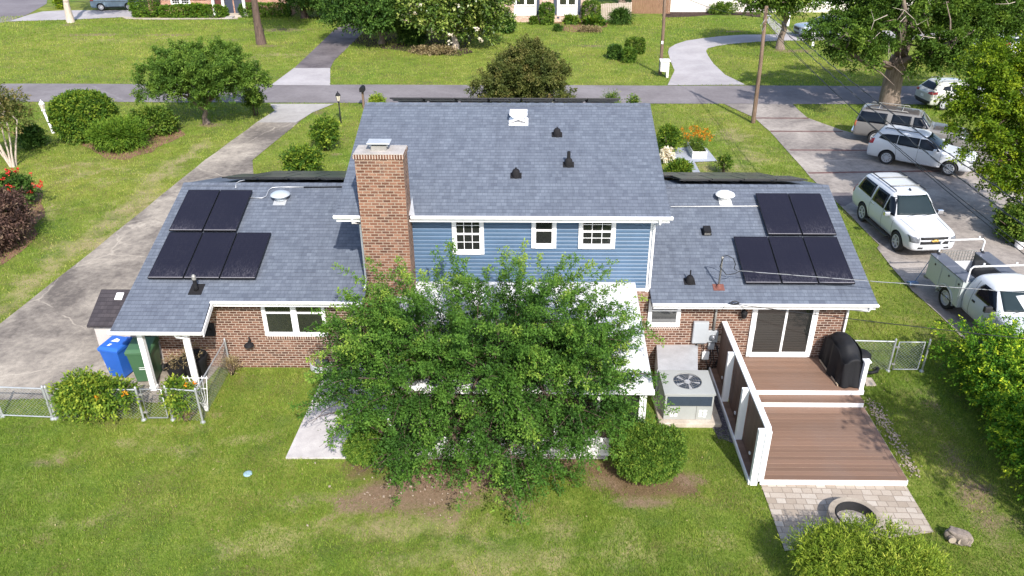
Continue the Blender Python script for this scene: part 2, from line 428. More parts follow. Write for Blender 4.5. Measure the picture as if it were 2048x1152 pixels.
M['lawn'] = mat_lawn()
M['blade'] = foliage('grass_blade', [(0.071, 0.133, 0.013), (0.140, 0.230, 0.028), (0.234, 0.304, 0.048), (0.424, 0.396, 0.128)], 0.35, 0.6, 0.2)

def mat_deck(name, base):
    t = NT(name); o = t.co('Object')
    g = t.noise(t.map(o, (1.2, 45, 10)), 2.0, 5, 0.65, 0.2)
    sx = t.n('ShaderNodeSeparateXYZ'); t.l(o, sx.inputs[0])
    wn = t.n('ShaderNodeTexWhiteNoise'); wn.noise_dimensions = '1D'; t.l(t.math('FLOOR', t.math('DIVIDE', sx.outputs['Y'], 0.14)), wn.inputs['W'])
    big = t.noise(o, 0.9, 4, 0.6)
    c = t.ramp(t.mix(0.4, g, wn.outputs['Value']), [(0.2, tuple(x * 0.78 for x in base)), (0.8, tuple(x * 1.22 for x in base))])
    c = t.mix(t.ramp(big, [(0.45, 0.0), (0.75, 0.35)]), c, tuple(x * 0.6 + 0.07 for x in base))
    t.color(c); t.p(0.62, 0, 0.35); t.bump(g, 0.15, 0.004); return t.m
M['deck'] = mat_deck('brown_composite', (0.190, 0.115, 0.080))
M['deck_panel'] = mat_deck('brown_panel', (0.13, 0.075, 0.055))

def mat_wood(name, a, b, sc=1.0):
    t = NT(name); o = t.co('Object')
    g = t.noise(t.map(o, (7 * sc, 7 * sc, 0.7 * sc)), 2.5, 6, 0.7, 0.6)
    c = t.ramp(g, [(0.32, a), (0.68, b)]); t.color(c); t.p(0.9, 0, 0.2); t.bump(g, 0.6, 0.02); return t.m
M['pole'] = mat_wood('weathered_pole', (0.10, 0.064, 0.045), (0.225, 0.16, 0.115))
M['bark'] = mat_wood('grey_brown_bark', (0.09, 0.065, 0.05), (0.27, 0.215, 0.175))
M['bark_dark'] = mat_wood('dark_bark', (0.05, 0.035, 0.028), (0.15, 0.105, 0.085))
M['bark_pale'] = mat_wood('pale_bark', (0.30, 0.24, 0.19), (0.56, 0.49, 0.42))
M['fence_wood'] = mat_wood('brown_fence_board', (0.15, 0.08, 0.05), (0.31, 0.19, 0.12))
M['fence_pale'] = mat_wood('pale_fence_board', (0.36, 0.29, 0.24), (0.50, 0.42, 0.36))
def mat_glass(name, c=(0.010, 0.012, 0.012), ior=1.75, rough=0.03):
    t = NT(name); o = t.co('Object'); n = t.noise(o, 0.7, 3)
    t.color(t.ramp(n, [(0.3, c), (0.7, tuple(x * 1.6 for x in c))])); t.p(rough, 0, 0.5, ior=ior); t.bump(t.noise(o, 1.3, 2), 0.02, 0.02); return t.m
M['glass'] = mat_glass('window_glass', (0.016, 0.017, 0.016), 1.9)
M['glass_car'] = mat_glass('car_glass', (0.004, 0.006, 0.010), 1.32)
M['glass_clear'] = mat_glass('windscreen', (0.012, 0.019, 0.021), 1.42)
def mat_panel():
    t = NT('photovoltaic_cells'); o = t.co('UV'); oo = t.co('Object')
    sx = t.n('ShaderNodeSeparateXYZ'); t.l(oo, sx.inputs[0])
    ln = t.math('FRACT', t.math('MULTIPLY', sx.outputs['Y'], 11.0))
    lx = t.math('FRACT', t.math('MULTIPLY', sx.outputs['X'], 5.72))
    k = t.math('MAXIMUM', t.ramp(ln, [(0.0, 1.0), (0.06, 0.0)]), t.ramp(lx, [(0.0, 1.0), (0.03, 0.0)]))
    wv = t.n('ShaderNodeNewGeometry')
    d1 = t.noise(t.map(wv.outputs['Position'], (1, 0.25, 0.25)), 34, 4, 0.8); d2 = t.noise(wv.outputs['Position'], 0.9, 4, 0.6)
    low = t.ramp(sx.outputs['Y'], [(0.0, 1.0), (0.55, 0.12), (0.95, 0.0)])
    dust = t.math('MULTIPLY', t.math('MULTIPLY', t.ramp(d1, [(0.46, 0.0), (0.70, 1.0)]), t.ramp(d2, [(0.4, 0.2), (0.65, 1.0)])), t.math('ADD', t.math('MULTIPLY', low, 0.38), 0.035))
    c = t.mix(k, (0.012, 0.0115, 0.020), (0.024, 0.0225, 0.033))
    c = t.mix(dust, c, (0.30, 0.28, 0.31))
    rim = t.ramp(sx.outputs['Y'], [(0.0, 1.0), (0.025, 0.7), (0.055, 0.0)])
    c = t.mix(t.math('MULTIPLY', rim, 0.8), c, (0.42, 0.40, 0.41))
    t.color(c); t.p(0.28, 0, 0.25); return t.m
M['pv'] = mat_panel()
M['wire_lt'] = plain('cable_mid_grey', (0.05, 0.052, 0.055), 0.5, var=0.1)
M['pv_frame'] = plain('black_frame', (0.014, 0.0135, 0.016), 0.4, 0.4, var=0.1)
def mat_paint(name, c, dirt=0.08, rough=0.28, dcol=(0.3, 0.26, 0.22)):
    t = NT(name); o = t.co('Object')
    n = t.noise(o, 1.6, 5, 0.65); f = t.noise(o, 30, 3, 0.6)
    cc = t.mix(t.ramp(t.mix(0.3, n, f), [(0.45, 0.0), (0.75, dirt)]), c, dcol)
    t.color(cc); t.p(rough, 0, 0.5, coat=0.6); return t.m
M['paint_white'] = mat_paint('white_car_paint', (0.56, 0.575, 0.60))
M['paint_tan'] = mat_paint('faded_tan_paint', (0.150, 0.145, 0.140), 0.3, 0.42)
M['roof_tan'] = mat_paint('sunburnt_roof_paint', (0.06, 0.05, 0.045), 0.5, 0.7, (0.14, 0.125, 0.11))
M['paint_silver'] = mat_paint('silver_car_paint', (0.50, 0.50, 0.47), 0.05)
M['paint_steel'] = mat_paint('steel_blue_paint', (0.20, 0.25, 0.31), 0.05)
M['paint_bluegrey'] = mat_paint('blue_grey_paint', (0.17, 0.24, 0.30), 0.05)
M['paint_body'] = mat_paint('utility_body_paint', (0.46, 0.50, 0.495), 0.1, 0.35)
M['cab_top'] = mat_paint('dark_tread_plate', (0.10, 0.11, 0.145), 0.4, 0.45, (0.25, 0.26, 0.3))
M['bed_dark'] = mat_paint('worn_dark_bed', (0.035, 0.037, 0.045), 0.5, 0.6, (0.2, 0.18, 0.16))
M['trim_black'] = plain('car_trim', (0.02, 0.02, 0.022), 0.5, var=0.1)
M['tyre'] = plain('tyre_rubber', (0.018, 0.018, 0.019), 0.8, var=0.2, scale=20)
M['rim'] = plain('alloy_rim', (0.50, 0.51, 0.54), 0.4, 0.2, var=0.08)
M['chrome'] = plain('chrome_trim', (0.7, 0.7, 0.72), 0.18, 0.9, var=0.04)
M['red_lens'] = plain('red_lens', (0.35, 0.02, 0.02), 0.25, var=0.1)
M['orange_lens'] = plain('orange_lens', (0.5, 0.12, 0.04), 0.3, var=0.1)
M['head_lens'] = plain('clear_lens', (0.17, 0.18, 0.20), 0.15, 0.2, var=0.6, scale=14)
M['gold'] = plain('gold_emblem', (0.65, 0.42, 0.12), 0.35, 0.3, var=0.1)
M['seam'] = plain('panel_gap', (0.12, 0.125, 0.135), 0.6, var=0.1)
M['wire'] = plain('cable_black', (0.012, 0.013, 0.015), 0.6, var=0.1)
M['wire_grey'] = plain('cable_grey', (0.30, 0.31, 0.33), 0.5, var=0.1)
M['stone'] = mat_concrete('ring_stone', (0.24, 0.20, 0.16), (0.42, 0.36, 0.29), 1.5)
M['ash'] = mat_mulch('ash_and_stones', (0.25, 0.22, 0.2), (0.4, 0.36, 0.33), (0.55, 0.5, 0.46))
M['soot'] = plain('sooty_steel', (0.02, 0.02, 0.022), 0.8, var=0.3)
M['stump'] = plain('cut_wood_face', (0.36, 0.30, 0.24), 0.85, var=0.25, scale=20)
M['stump_bark'] = plain('weathered_grey_bark', (0.20, 0.165, 0.14), 0.9, var=0.45, scale=11, bump=0.6)
M['shed'] = plain('grey_beige_shed', (0.46, 0.42, 0.40), 0.6, var=0.06)
M['door_red'] = plain('dark_red_door', (0.12, 0.04, 0.035), 0.5, var=0.1)
M['shutter'] = plain('slate_shutter', (0.05, 0.06, 0.09), 0.5, var=0.1)
M['lampglass'] = plain('frosted_lamp_glass', (0.62, 0.55, 0.45), 0.3, var=0.1)
def mat_paver():
    t = NT('tumbled_paver'); o = t.co('Object'); n = t.n('ShaderNodeTexBrick'); n.offset = 0.42; n.offset_frequency = 2; n.squash = 1.55; n.squash_frequency = 3
    t.set(n, Scale=1.0, Mortar_Size=0.011, Mortar_Smooth=0.3, Bias=0, Brick_Width=0.24, Row_Height=0.19)
    nz = t.n('ShaderNodeTexNoise'); t.set(nz, Scale=5, Detail=2); t.l(o, nz.inputs['Vector'])
    a = t.n('ShaderNodeVectorMath'); a.operation = 'ADD'; s = t.n('ShaderNodeVectorMath'); s.operation = 'SCALE'; s.inputs['Scale'].default_value = 0.03
    t.l(nz.outputs['Color'], s.inputs[0]); t.l(t.map(o, rot=(0, 0, 0.03)), a.inputs[0]); t.l(s.outputs[0], a.inputs[1]); t.l(a.outputs[0], n.inputs['Vector'])
    n.inputs['Color1'].default_value = (0, 0, 0, 1); n.inputs['Color2'].default_value = (1, 1, 1, 1); n.inputs['Mortar'].default_value = (0.5, 0.5, 0.5, 1)
    fine = t.noise(o, 40, 4, 0.7); mid = t.noise(o, 3, 5, 0.7)
    c = t.ramp(t.mix(0.35, n.outputs['Color'], mid), [(0.15, (0.32, 0.265, 0.21)), (0.5, (0.41, 0.35, 0.29)), (0.85, (0.48, 0.43, 0.37))])
    c = t.mix(t.ramp(fine, [(0.35, 0.3), (0.6, 0.0)]), c, (0.2, 0.15, 0.12))
    c = t.mix(t.ramp(t.noise(o, 6, 5, 0.8), [(0.64, 0.0), (0.70, 0.7)]), c, (0.13, 0.065, 0.05))
    c = t.mix(t.math('MULTIPLY', n.outputs['Fac'], 0.6), c, (0.16, 0.125, 0.095))
    t.color(c); t.p(0.88, 0, 0.25); t.bump(t.math('MULTIPLY', n.outputs['Fac'], -1), 0.6, 0.012); return t.m
M['paver'] = mat_paver()
# foliage kinds (light and dark leaves mixed at random; young tips are yellower)
M['f_elm'] = foliage('lacy_leaf', [(0.026, 0.070, 0.013), (0.055, 0.130, 0.019), (0.103, 0.203, 0.029), (0.270, 0.354, 0.054)], 0.27)
M['f_shrub'] = foliage('fine_evergreen', [(0.029, 0.073, 0.011), (0.062, 0.131, 0.016), (0.125, 0.204, 0.025), (0.218, 0.277, 0.041)], 0.22)
M['f_hedge'] = foliage('glossy_hedge_leaf', [(0.030, 0.099, 0.010), (0.070, 0.181, 0.013), (0.168, 0.293, 0.018), (0.503, 0.569, 0.031)], 0.25)
M['f_willow'] = foliage('willowy_leaf', [(0.069, 0.132, 0.014), (0.151, 0.227, 0.022), (0.260, 0.337, 0.035), (0.437, 0.455, 0.072)], 0.27)
M['f_vine'] = foliage('vine_leaf', [(0.026, 0.071, 0.011), (0.057, 0.125, 0.015), (0.145, 0.218, 0.022), (0.310, 0.360, 0.042)], 0.27)
M['f_crepe'] = foliage('crepe_leaf', [(0.044, 0.092, 0.016), (0.086, 0.160, 0.022), (0.157, 0.238, 0.036), (0.236, 0.266, 0.061)], 0.24)
M['f_bronze'] = foliage('bronze_leaf', [(0.046, 0.067, 0.018), (0.090, 0.108, 0.026), (0.155, 0.148, 0.044), (0.233, 0.161, 0.066)], 0.22)
M['f_oak'] = foliage('broad_leaf', [(0.032, 0.068, 0.010), (0.063, 0.122, 0.015), (0.127, 0.197, 0.025), (0.242, 0.276, 0.050)], 0.24)
M['f_maple'] = foliage('yellow_green_leaf', [(0.036, 0.087, 0.006), (0.105, 0.176, 0.010), (0.219, 0.282, 0.015), (0.402, 0.422, 0.022)], 0.27)
M['f_dark'] = foliage('dark_leaf', [(0.017, 0.047, 0.010), (0.037, 0.086, 0.014), (0.072, 0.141, 0.022), (0.123, 0.195, 0.036)], 0.20)
M['f_magnolia'] = foliage('magnolia_leaf', [(0.027, 0.060, 0.010), (0.068, 0.122, 0.019), (0.162, 0.228, 0.037), (0.338, 0.356, 0.095)], 0.18, 0.35, 0.5)
M['f_purple'] = foliage('purple_leaf', [(0.030, 0.021, 0.018), (0.068, 0.039, 0.033), (0.128, 0.075, 0.057), (0.195, 0.143, 0.090)], 0.18)
M['f_juniper'] = foliage('juniper_spray', [(0.024, 0.071, 0.009), (0.066, 0.140, 0.014), (0.132, 0.223, 0.022), (0.216, 0.293, 0.036)], 0.22)
M['f_red'] = foliage('red_petal', [(0.450, 0.020, 0.020), (0.620, 0.045, 0.040), (0.700, 0.120, 0.090)], 0.22)
M['f_orange'] = foliage('orange_petal', [(0.468, 0.119, 0.010), (0.612, 0.238, 0.015), (0.663, 0.340, 0.030)], 0.25)
M['f_white'] = foliage('white_petal', [(0.620, 0.520, 0.420), (0.720, 0.660, 0.560), (0.780, 0.740, 0.680)], 0.22)
M['f_dry'] = foliage('dry_stalk', [(0.144, 0.108, 0.060), (0.264, 0.204, 0.108), (0.384, 0.324, 0.168)], 0.18)
# ------------------------------------------------------------------ foliage generator
def norm(a): return a / np.maximum(np.linalg.norm(a, axis=-1, keepdims=True), 1e-9)
def leaf_mesh(name, mat, P, D, N, L, W, var, parent=None):
    n = len(P); D = norm(D); S = norm(np.cross(D, N)); U = np.cross(S, D)
    L = L[:, None]; W = W[:, None]
    V = np.empty((n, 4, 3))
    V[:, 0] = P; V[:, 1] = P + D * L * 0.45 + S * W * 0.5 + U * W * 0.12
    V[:, 2] = P + D * L - U * L * 0.10; V[:, 3] = P + D * L * 0.45 - S * W * 0.5 + U * W * 0.12
    return quads(name, mat, V, var, parent)
def quads(name, mat, V, var, parent):
    n, k = V.shape[0], V.shape[1]
    V = V.reshape(-1, 3)
    if parent is not None and parent in WM:
        mi = np.array(WM[parent].inverted()); V = V @ mi[:3, :3].T + mi[:3, 3]
    me = bpy.data.meshes.new(name)
    me.vertices.add(n * k); me.vertices.foreach_set('co', V.ravel().astype(np.float32))
    me.loops.add(n * k); me.loops.foreach_set('vertex_index', np.arange(n * k, dtype=np.int32))
    me.polygons.add(n); me.polygons.foreach_set('loop_start', np.arange(0, n * k, k, dtype=np.int32))
    me.materials.append(mat)
    at = me.attributes.new('var', 'FLOAT', 'POINT'); at.data.foreach_set('value', np.repeat(np.clip(var, 0, 1), k).astype(np.float32))
    me.update(calc_edges=True)
    o = link(name, me, parent)
    if parent is not None: WM[o] = WM.get(parent, Matrix.Identity(4))
    return o
def auto_lobes(rng, c, r, n, ls=0.42, zlo=-0.45, core=0.72):
    c = np.array(c, float); r = np.array(r, float)
    out = [(c, r * core)]
    for i in range(n):
        d = rng.normal(size=3); d[2] = max(d[2], zlo * 1.0); d = d / np.linalg.norm(d)
        s = ls * rng.uniform(0.75, 1.25)
        out.append((c + r * d * (1 - s * 0.85), r * s * np.array([1, 1, 0.85])))
    return out
def twigs(rng, lobes, n, tl, nl, leaf, wid, droop=0.25, up=0.3, out=0.8, spread=0.9, shell=0.62, p=2.0, zmin=0.05, tip=0.35, flat=0.0, lv=0.25):
    cs = np.array([l[0] for l in lobes]); rs = np.array([l[1] for l in lobes])
    w = np.prod(rs, axis=1) ** (2 / 3); w = w / w.sum()
    li = rng.choice(len(lobes), n, p=w)
    d = norm(rng.normal(size=(n, 3)))
    if p != 2.0:
        q = (np.abs(d) ** p).sum(1) ** (1 / p); e = d / q[:, None]
    else: e = d
    rho = shell + (1 - shell) * rng.random(n) ** 0.7
    B = cs[li] + rs[li] * e * rho[:, None]
    nd = norm(d / np.maximum(rs[li], 1e-3) * rs[li].mean(1, keepdims=True))
    D0 = norm(nd * out + np.array([0, 0, up]) + rng.normal(size=(n, 3)) * 0.35)
    Lt = tl * rng.uniform(0.55, 1.3, n)
    tv = rng.random(n)
    t = rng.random((n, nl))
    P = B[:, None, :] + D0[:, None, :] * (Lt[:, None] * t)[..., None]
    P[..., 2] -= droop * Lt[:, None] * t ** 2
    tang = D0[:, None, :] - np.array([0, 0, 1.0]) * (2 * droop * t)[..., None]
    side = rng.normal(size=(n, nl, 3))
    if flat:
        ax = norm(np.cross(D0, np.array([0, 0, 1.0]) + rng.normal(size=(n, 3)) * 0.45))
        sg = np.where(rng.random((n, nl)) < .5, -1.0, 1.0)
        side = side * (1 - flat) * .6 + ax[:, None, :] * sg[..., None] * 1.3
    D = norm(norm(tang) * 0.75 + side * spread * 0.6)
    P = P + side * leaf * 0.25
    N = norm(rng.normal(size=(n, nl, 3)) * 0.55 + np.array([0, 0, 1.0]) + nd[:, None, :] * 0.5)
    if flat: N = norm(np.cross(ax, D0)[:, None, :] * np.sign(np.cross(ax, D0)[:, None, 2:3] + 1e-6) + rng.normal(size=(n, nl, 3)) * .35)
    Lf = leaf * rng.uniform(0.65, 1.3, (n, nl)); Wf = wid * rng.uniform(0.75, 1.25, (n, nl))
    V = 0.62 * tv[:, None] ** 1.3 + tip * (t - 0.35) + lv * (rng.random((n, nl)) - 0.5) + 0.1
    P = P.reshape(-1, 3); k = P[:, 2] > zmin
    return P[k], D.reshape(-1, 3)[k], N.reshape(-1, 3)[k], Lf.ravel()[k], Wf.ravel()[k], V.ravel()[k], B, D0, Lt
def plumes(rng, lobes, n, bl, nsub, sl, nl, leaf, wid, droop=.3, up=.5, out=.9, shell=.5, zmin=.1, tip=.4, lv=.2, upn=1.0, cut=None):
    """Arching branches that carry side twigs that carry leaves."""
    cs = np.array([l[0] for l in lobes]); rs = np.array([l[1] for l in lobes])
    w = np.prod(rs, axis=1) ** (2 / 3); w = w / w.sum(); li = rng.choice(len(lobes), n, p=w)
    d = norm(rng.normal(size=(n, 3))); rho = shell + (1 - shell) * rng.random(n)
    B = cs[li] + rs[li] * d * rho[:, None]
    A = norm(d * out + np.array([0, 0, up]) + rng.normal(size=(n, 3)) * .3); L = bl * rng.uniform(.6, 1.35, n); tv = rng.random(n)
    t = (np.arange(nsub) + rng.random((n, nsub))) / nsub
    P = B[:, None] + A[:, None] * (L[:, None] * t)[..., None]; P[..., 2] -= droop * L[:, None] * t ** 2
    T = norm(A[:, None] - np.array([0, 0, 1.]) * (2 * droop * t)[..., None])
    sd = norm(np.cross(T, np.array([0, 0, 1.]) + rng.normal(size=(n, nsub, 3)) * .5)) * np.where(np.arange(nsub) % 2 == 0, 1., -1.)[None, :, None]
    S = norm(T * .75 + sd * .85 + rng.normal(size=(n, nsub, 3)) * .3 + np.array([0, 0, .15])); Ls = sl * rng.uniform(.6, 1.3, (n, nsub)) * (1.15 - .65 * t)
    q = rng.random((n, nsub, nl))
    X = P[:, :, None] + S[:, :, None] * (Ls[..., None] * q)[..., None]; X[..., 2] -= .25 * Ls[..., None] * q ** 2
    off = rng.normal(size=X.shape); X = X + off * leaf * .28
    D = norm(S[:, :, None] * .7 + off * .7); N = norm(np.array([0, 0, upn]) + rng.normal(size=X.shape) * .55)
    V = .12 + .42 * tv[:, None, None] ** 1.6 + tip * (t[..., None] - .45) + .25 * tip * (q - .5) + lv * (rng.random(q.shape) - .5)
    X = X.reshape(-1, 3); k = X[:, 2] > zmin
    if cut is not None: k &= ~cut(X)
    m = len(X); Lf = leaf * rng.uniform(.65, 1.3, m); Wf = wid * rng.uniform(.75, 1.25, m)
    return X[k], D.reshape(-1, 3)[k], N.reshape(-1, 3)[k], Lf[k], Wf[k], V.ravel()[k], B, A, L
def crown(name, mat, rng, lobes, parent, **kw):
    P, D, N, L, W, V, B, D0, Lt = twigs(rng, lobes, **kw)
    return leaf_mesh(name, mat, P, D, N, L, W, V, parent)
def limbs(rng, base, top, r0, targets, mat, parent, name='trunk', wig=0.12, n=9, sub=3, flare=1.5, subr=0.35):
    m = MB(); base = Vector(base); top = Vector(top)
    k = 7; pts = []; rr = []
    for i in range(k):
        f = i / (k - 1); q = base.lerp(top, f)
        q += Vector((rng.normal(), rng.normal(), 0)) * r0 * 0.35 * (0 < i < k - 1)
        pts.append(q); rr.append(r0 * ((flare if i == 0 else (1.12 if i == 1 else 1.0)) - 0.38 * f))
    m.tube([pts[0] - Vector((0, 0, 0.1))] + pts, [rr[0] * 1.1] + rr, 10)
    for c in targets:
        c = Vector(c); st = base.lerp(top, rng.uniform(0.72, 1.0)); ln = (c - st).length
        q = []; 
        for i in range(n):
            f = i / (n - 1); b = st.lerp(c, f); b.z += math.sin(f * math.pi) * ln * 0.08
            b += Vector(rng.normal(size=3)) * wig * ln * 0.25 * min(f * 3, 1)
            q.append(b)
        r1 = r0 * rng.uniform(0.36, 0.55)
        m.tube(q, [r1 * (1 - 0.85 * i / (n - 1)) + 0.008 for i in range(n)], 7)
        for s in range(sub):
            i = rng.integers(n // 3, n - 1); a = q[int(i)]; e = a + Vector(norm(rng.normal(size=3) + np.array([0, 0, 0.35]))) * ln * subr
            mid = a.lerp(e, 0.5) + Vector(rng.normal(size=3)) * ln * 0.05
            r2 = r1 * 0.42
            m.tube([a, mid, e], [r2, r2 * 0.6, 0.008], 5)
    return m.build(name, mat, parent, smooth=True)
def px_crown(xl, xr, yt, yb, Y, ry=None):
    """Crown ellipsoid that spans these picture columns and rows at ground depth Y."""
    a = YP(xl, (yt + yb) / 2, Y); b = YP(xr, (yt + yb) / 2, Y)
    cx = (a.x + b.x) / 2; rx = (b.x - a.x) / 2
    ry = ry or rx
    zt = YP((xl + xr) / 2, yt, Y + ry * 0.25).z; zb = YP((xl + xr) / 2, yb, Y - ry * 0.45).z
    zb = max(zb, 0.0)
    return np.array([cx, Y, (zt + zb) / 2]), np.array([rx, ry, max((zt - zb) / 2, 0.25)])
def bush(name, label, cat, base, r, h, mat, seed, n=500, tl=0.3, nl=16, leaf=0.06, wid=0.03, group=None, nlobes=7, p=2.0, bark='bark_dark', **kw):
    rng = np.random.default_rng(seed); base = Vector((base[0], base[1], 0))
    rx, ry = (r if isinstance(r, (tuple, list)) else (r, r))
    t = thing(name, label, cat, base, 0, group)
    c = np.array([base.x, base.y, h * 0.5]); rad = np.array([rx, ry, h * 0.5])
    sh = 1 - min(0.5, 0.6 * tl / min(rx, ry, h))
    lobes = auto_lobes(rng, c, rad * sh, nlobes, 0.45, -0.6, 0.86) if p == 2.0 else [(c, rad * sh)]
    crown('foliage', mat, rng, lobes, t, n=n, tl=tl, nl=nl, leaf=leaf, wid=wid, p=p, **kw)
    m = MB()
    for i in range(6):
        d = rng.normal(size=2) * 0.5
        m.tube([(base.x + d[0] * rx * .2, base.y + d[1] * ry * .2, -0.05), (base.x + d[0] * rx * .4, base.y + d[1] * ry * .4, h * .35), (base.x + d[0] * rx * .8, base.y + d[1] * ry * .8, h * .7)], [0.03, 0.022, 0.008], 6)
    m.build('stems', M[bark], t, smooth=True)
    return t
def tree(name, label, cat, base, c, r, mat, seed, trunk_r, bark, n, tl, nl, leaf, wid, group=None, nlobes=9, th=None, ls=0.42, zlo=-0.45, core=0.72, lean=(0, 0), nlimb=8, sub=3, **kw):
    rng = np.random.default_rng(seed); base = Vector((base[0], base[1], 0))
    t = thing(name, label, cat, base, 0, group)
    lobes = auto_lobes(rng, c, np.array(r) - tl * 0.45, nlobes, ls, zlo, core)
    crown('crown', mat, rng, lobes, t, n=n, tl=tl, nl=nl, leaf=leaf, wid=wid, **kw)
    th = th if th is not None else max(c[2] - r[2] * 0.55, 0.5)
    tg = [Vector(l[0]) + Vector(l[1] * norm(rng.normal(size=3))) * 0.5 for l in (lobes[1:] + lobes[1:])[:nlimb]]
    limbs(rng, base, (base.x + lean[0], base.y + lean[1], th), trunk_r, tg, M[bark], t, sub=sub)
    return t
# ------------------------------------------------------------------ the ground and everything paved on it
def P2(*pp): return [G(x, y) for x, y in pp]
def ground():
    xs = np.unique(np.concatenate([-70 - 40 * 1.6 ** np.arange(6), np.arange(-70, -16, 0.5), np.arange(-16, 14, 0.2), np.arange(14, 56, 0.5), 56 + 40 * 1.6 ** np.arange(6)]))
    ys = np.unique(np.concatenate([-400.0 + 0 * np.arange(1), [-150, -60, -20, 0, 6], np.arange(10, 24, 0.16), np.arange(24, 104, 0.4), 104 + 40 * 1.6 ** np.arange(6)]))
    X, Y = np.meshgrid(xs, ys); nx, ny = len(xs), len(ys)
    co = np.stack([X.ravel(), Y.ravel(), np.zeros(nx * ny)], 1)
    me = bpy.data.meshes.new('ground')
    me.vertices.add(nx * ny); me.vertices.foreach_set('co', co.ravel())
    i = np.arange(nx * ny).reshape(ny, nx)
    q = np.stack([i[:-1, :-1], i[:-1, 1:], i[1:, 1:], i[1:, :-1]], -1).reshape(-1, 4)
    me.loops.add(len(q) * 4); me.loops.foreach_set('vertex_index', q.ravel().astype(np.int32))
    me.polygons.add(len(q)); me.polygons.foreach_set('loop_start', np.arange(0, len(q) * 4, 4, dtype=np.int32))
    me.materials.append(M['lawn'])
    def field(spots):
        v = np.zeros(nx * ny)
        for (px, py, rx, ry, s) in spots:
            c = G(px, py); d = ((co[:, 0] - c.x) / rx) ** 2 + ((co[:, 1] - c.y) / ry) ** 2
            v = np.maximum(v, s * 1.0 * np.exp(-d * 0.9))
        return v
    global BARE, DRY
    BARE = [(835, 988, 2.1, .7, .92), (740, 1005, 1.3, .45, .8), (960, 965, 1.0, .5, .8), (760, 1000, 1.6, 0.5, 0.72), (980, 1000, 1.4, .45, .52), (870, 1025, 1.8, .45, .5), (800, 985, 1.5, 0.55, 0.85), (880, 960, 1.0, 0.5, 0.75), (720, 985, 0.9, 0.5, 0.6), (1290, 1005, 0.9, 0.25, 0.75), (1200, 965, 0.8, 0.35, 0.6), (600, 990, 0.5, 0.2, 0.5), (800, 1040, 2.6, 0.5, 0.38), (1045, 1040, .35, .25, .5), (1380, 960, 0.5, 0.4, 0.6),
        (90, 925, 0.7, 0.25, 0.62), (1045, 980, 0.6, 0.3, 0.4), (1960, 1000, 0.8, 2.4, 0.6), (1900, 900, 0.5, 1.8, 0.5), (1860, 800, 0.5, 1.3, 0.45), (1100, 925, 1.6, .35, .6), (1470, 960, .15, 1.2, .35),
        (180, 70, 3.5, 0.9, 0.62), (330, 70, 4.0, 0.7, 0.55), (560, 60, 3.5, 1.3, 0.6), (450, 80, 1.8, 0.5, 0.5), (530, 92, 2.0, 0.8, 0.55), (1185, 92, 1.5, 0.5, 0.75), (1090, 78, 1.2, .4, .45), (1465, 63, 1.8, 0.6, 0.65), (1590, 102, 2.2, 0.8, 0.7), (145, 50, 1.6, 0.8, 0.55),
        (1445, 350, 1.1, 1.0, 0.5), (1430, 335, .8, .8, .4), (1700, 430, .3, 1.4, .45), (1560, 150, 3, .7, .35), (1700, 140, 2.5, .7, .5), (640, 225, .8, .8, .5), (670, 310, .6, .5, .5), (690, 345, .6, .4, .45), (1860, 245, 1.5, 1, .5), (1840, 665, .5, .6, .45),
        (430, 830, 0.5, 0.25, 0.5), (480, 760, 0.25, 0.5, 0.6), (230, 850, 1.3, 0.15, 0.4), (1670, 545, .2, .5, .3), (420, 250, .9, .5, .8)]
    DRY = [(1000, 1115, 3.2, .7, .5), (820, 1060, 2.6, .6, .55), (640, 1000, 1.0, .5, .45), (1150, 1060, 1.6, .5, .45), (500, 1100, 1.5, .4, .4), (330, 900, .9, .3, .45), (450, 880, 1.2, .3, .42)] + [(400 - 38 * k, 292 + 31 * k, .42, 1.5, .72) for k in range(11)] + [(300 - 30 * k, 440 + 28 * k, .5, .9, .55) for k in range(5)] + [(270, 420, 0.9, 3.2, 0.62), (215, 480, 0.7, 1.6, 0.6), (330, 345, 0.7, 3.0, 0.6), (130, 500, 0.8, 1.6, 0.5), (60, 560, 0.6, 1.6, 0.5), (100, 425, 0.8, .8, .5), (200, 350, 2.5, 1.5, 0.36), (160, 330, 2.0, 1.0, .4), (20, 590, .6, .8, .4),
        (1440, 335, 2.2, 1.6, 0.55), (1470, 270, 1.2, 2.6, 0.5), (1500, 310, 1.0, 2.0, 0.5), (1400, 360, 1.2, .5, .5), (250, 885, 0.4, 0.25, 0.5), (120, 910, 0.5, 0.3, 0.45), (600, 1050, 1.4, 0.5, 0.36), (950, 1080, 2.5, 0.6, 0.38), (700, 1090, 1.2, .4, .33), (360, 860, 1.2, .3, .45), (1300, 1090, 1.5, .5, .35), (560, 110, 3.0, 1.2, 0.4), (620, 110, 1.5, 1.5, 0.4), (250, 80, 6, 1.2, .35), (150, 1050, 1, .4, .3)]
    bare = field(BARE); dry = field(DRY)
    yel = field([(150, 100, 20, 9, 0.9), (1000, 110, 16, 7, 0.45), (1100, 150, 10, 3, 0.6), (150, 350, 7, 6, 0.75), (1420, 240, 4, 4, 0.6), (1500, 130, 8, 4, 0.6), (1750, 640, 2.0, 2.0, 0.5), (1950, 130, 9, 4, 0.6), (1750, 140, 6, 3, .7), (600, 880, 4, 2, 0.22), (1400, 1000, 2, 1.2, 0.25), (1680, 560, 1.2, 3, .55), (640, 270, 2.5, 5, .4), (250, 30, 12, 5, .7), (10, 90, 6, 4, .4)])
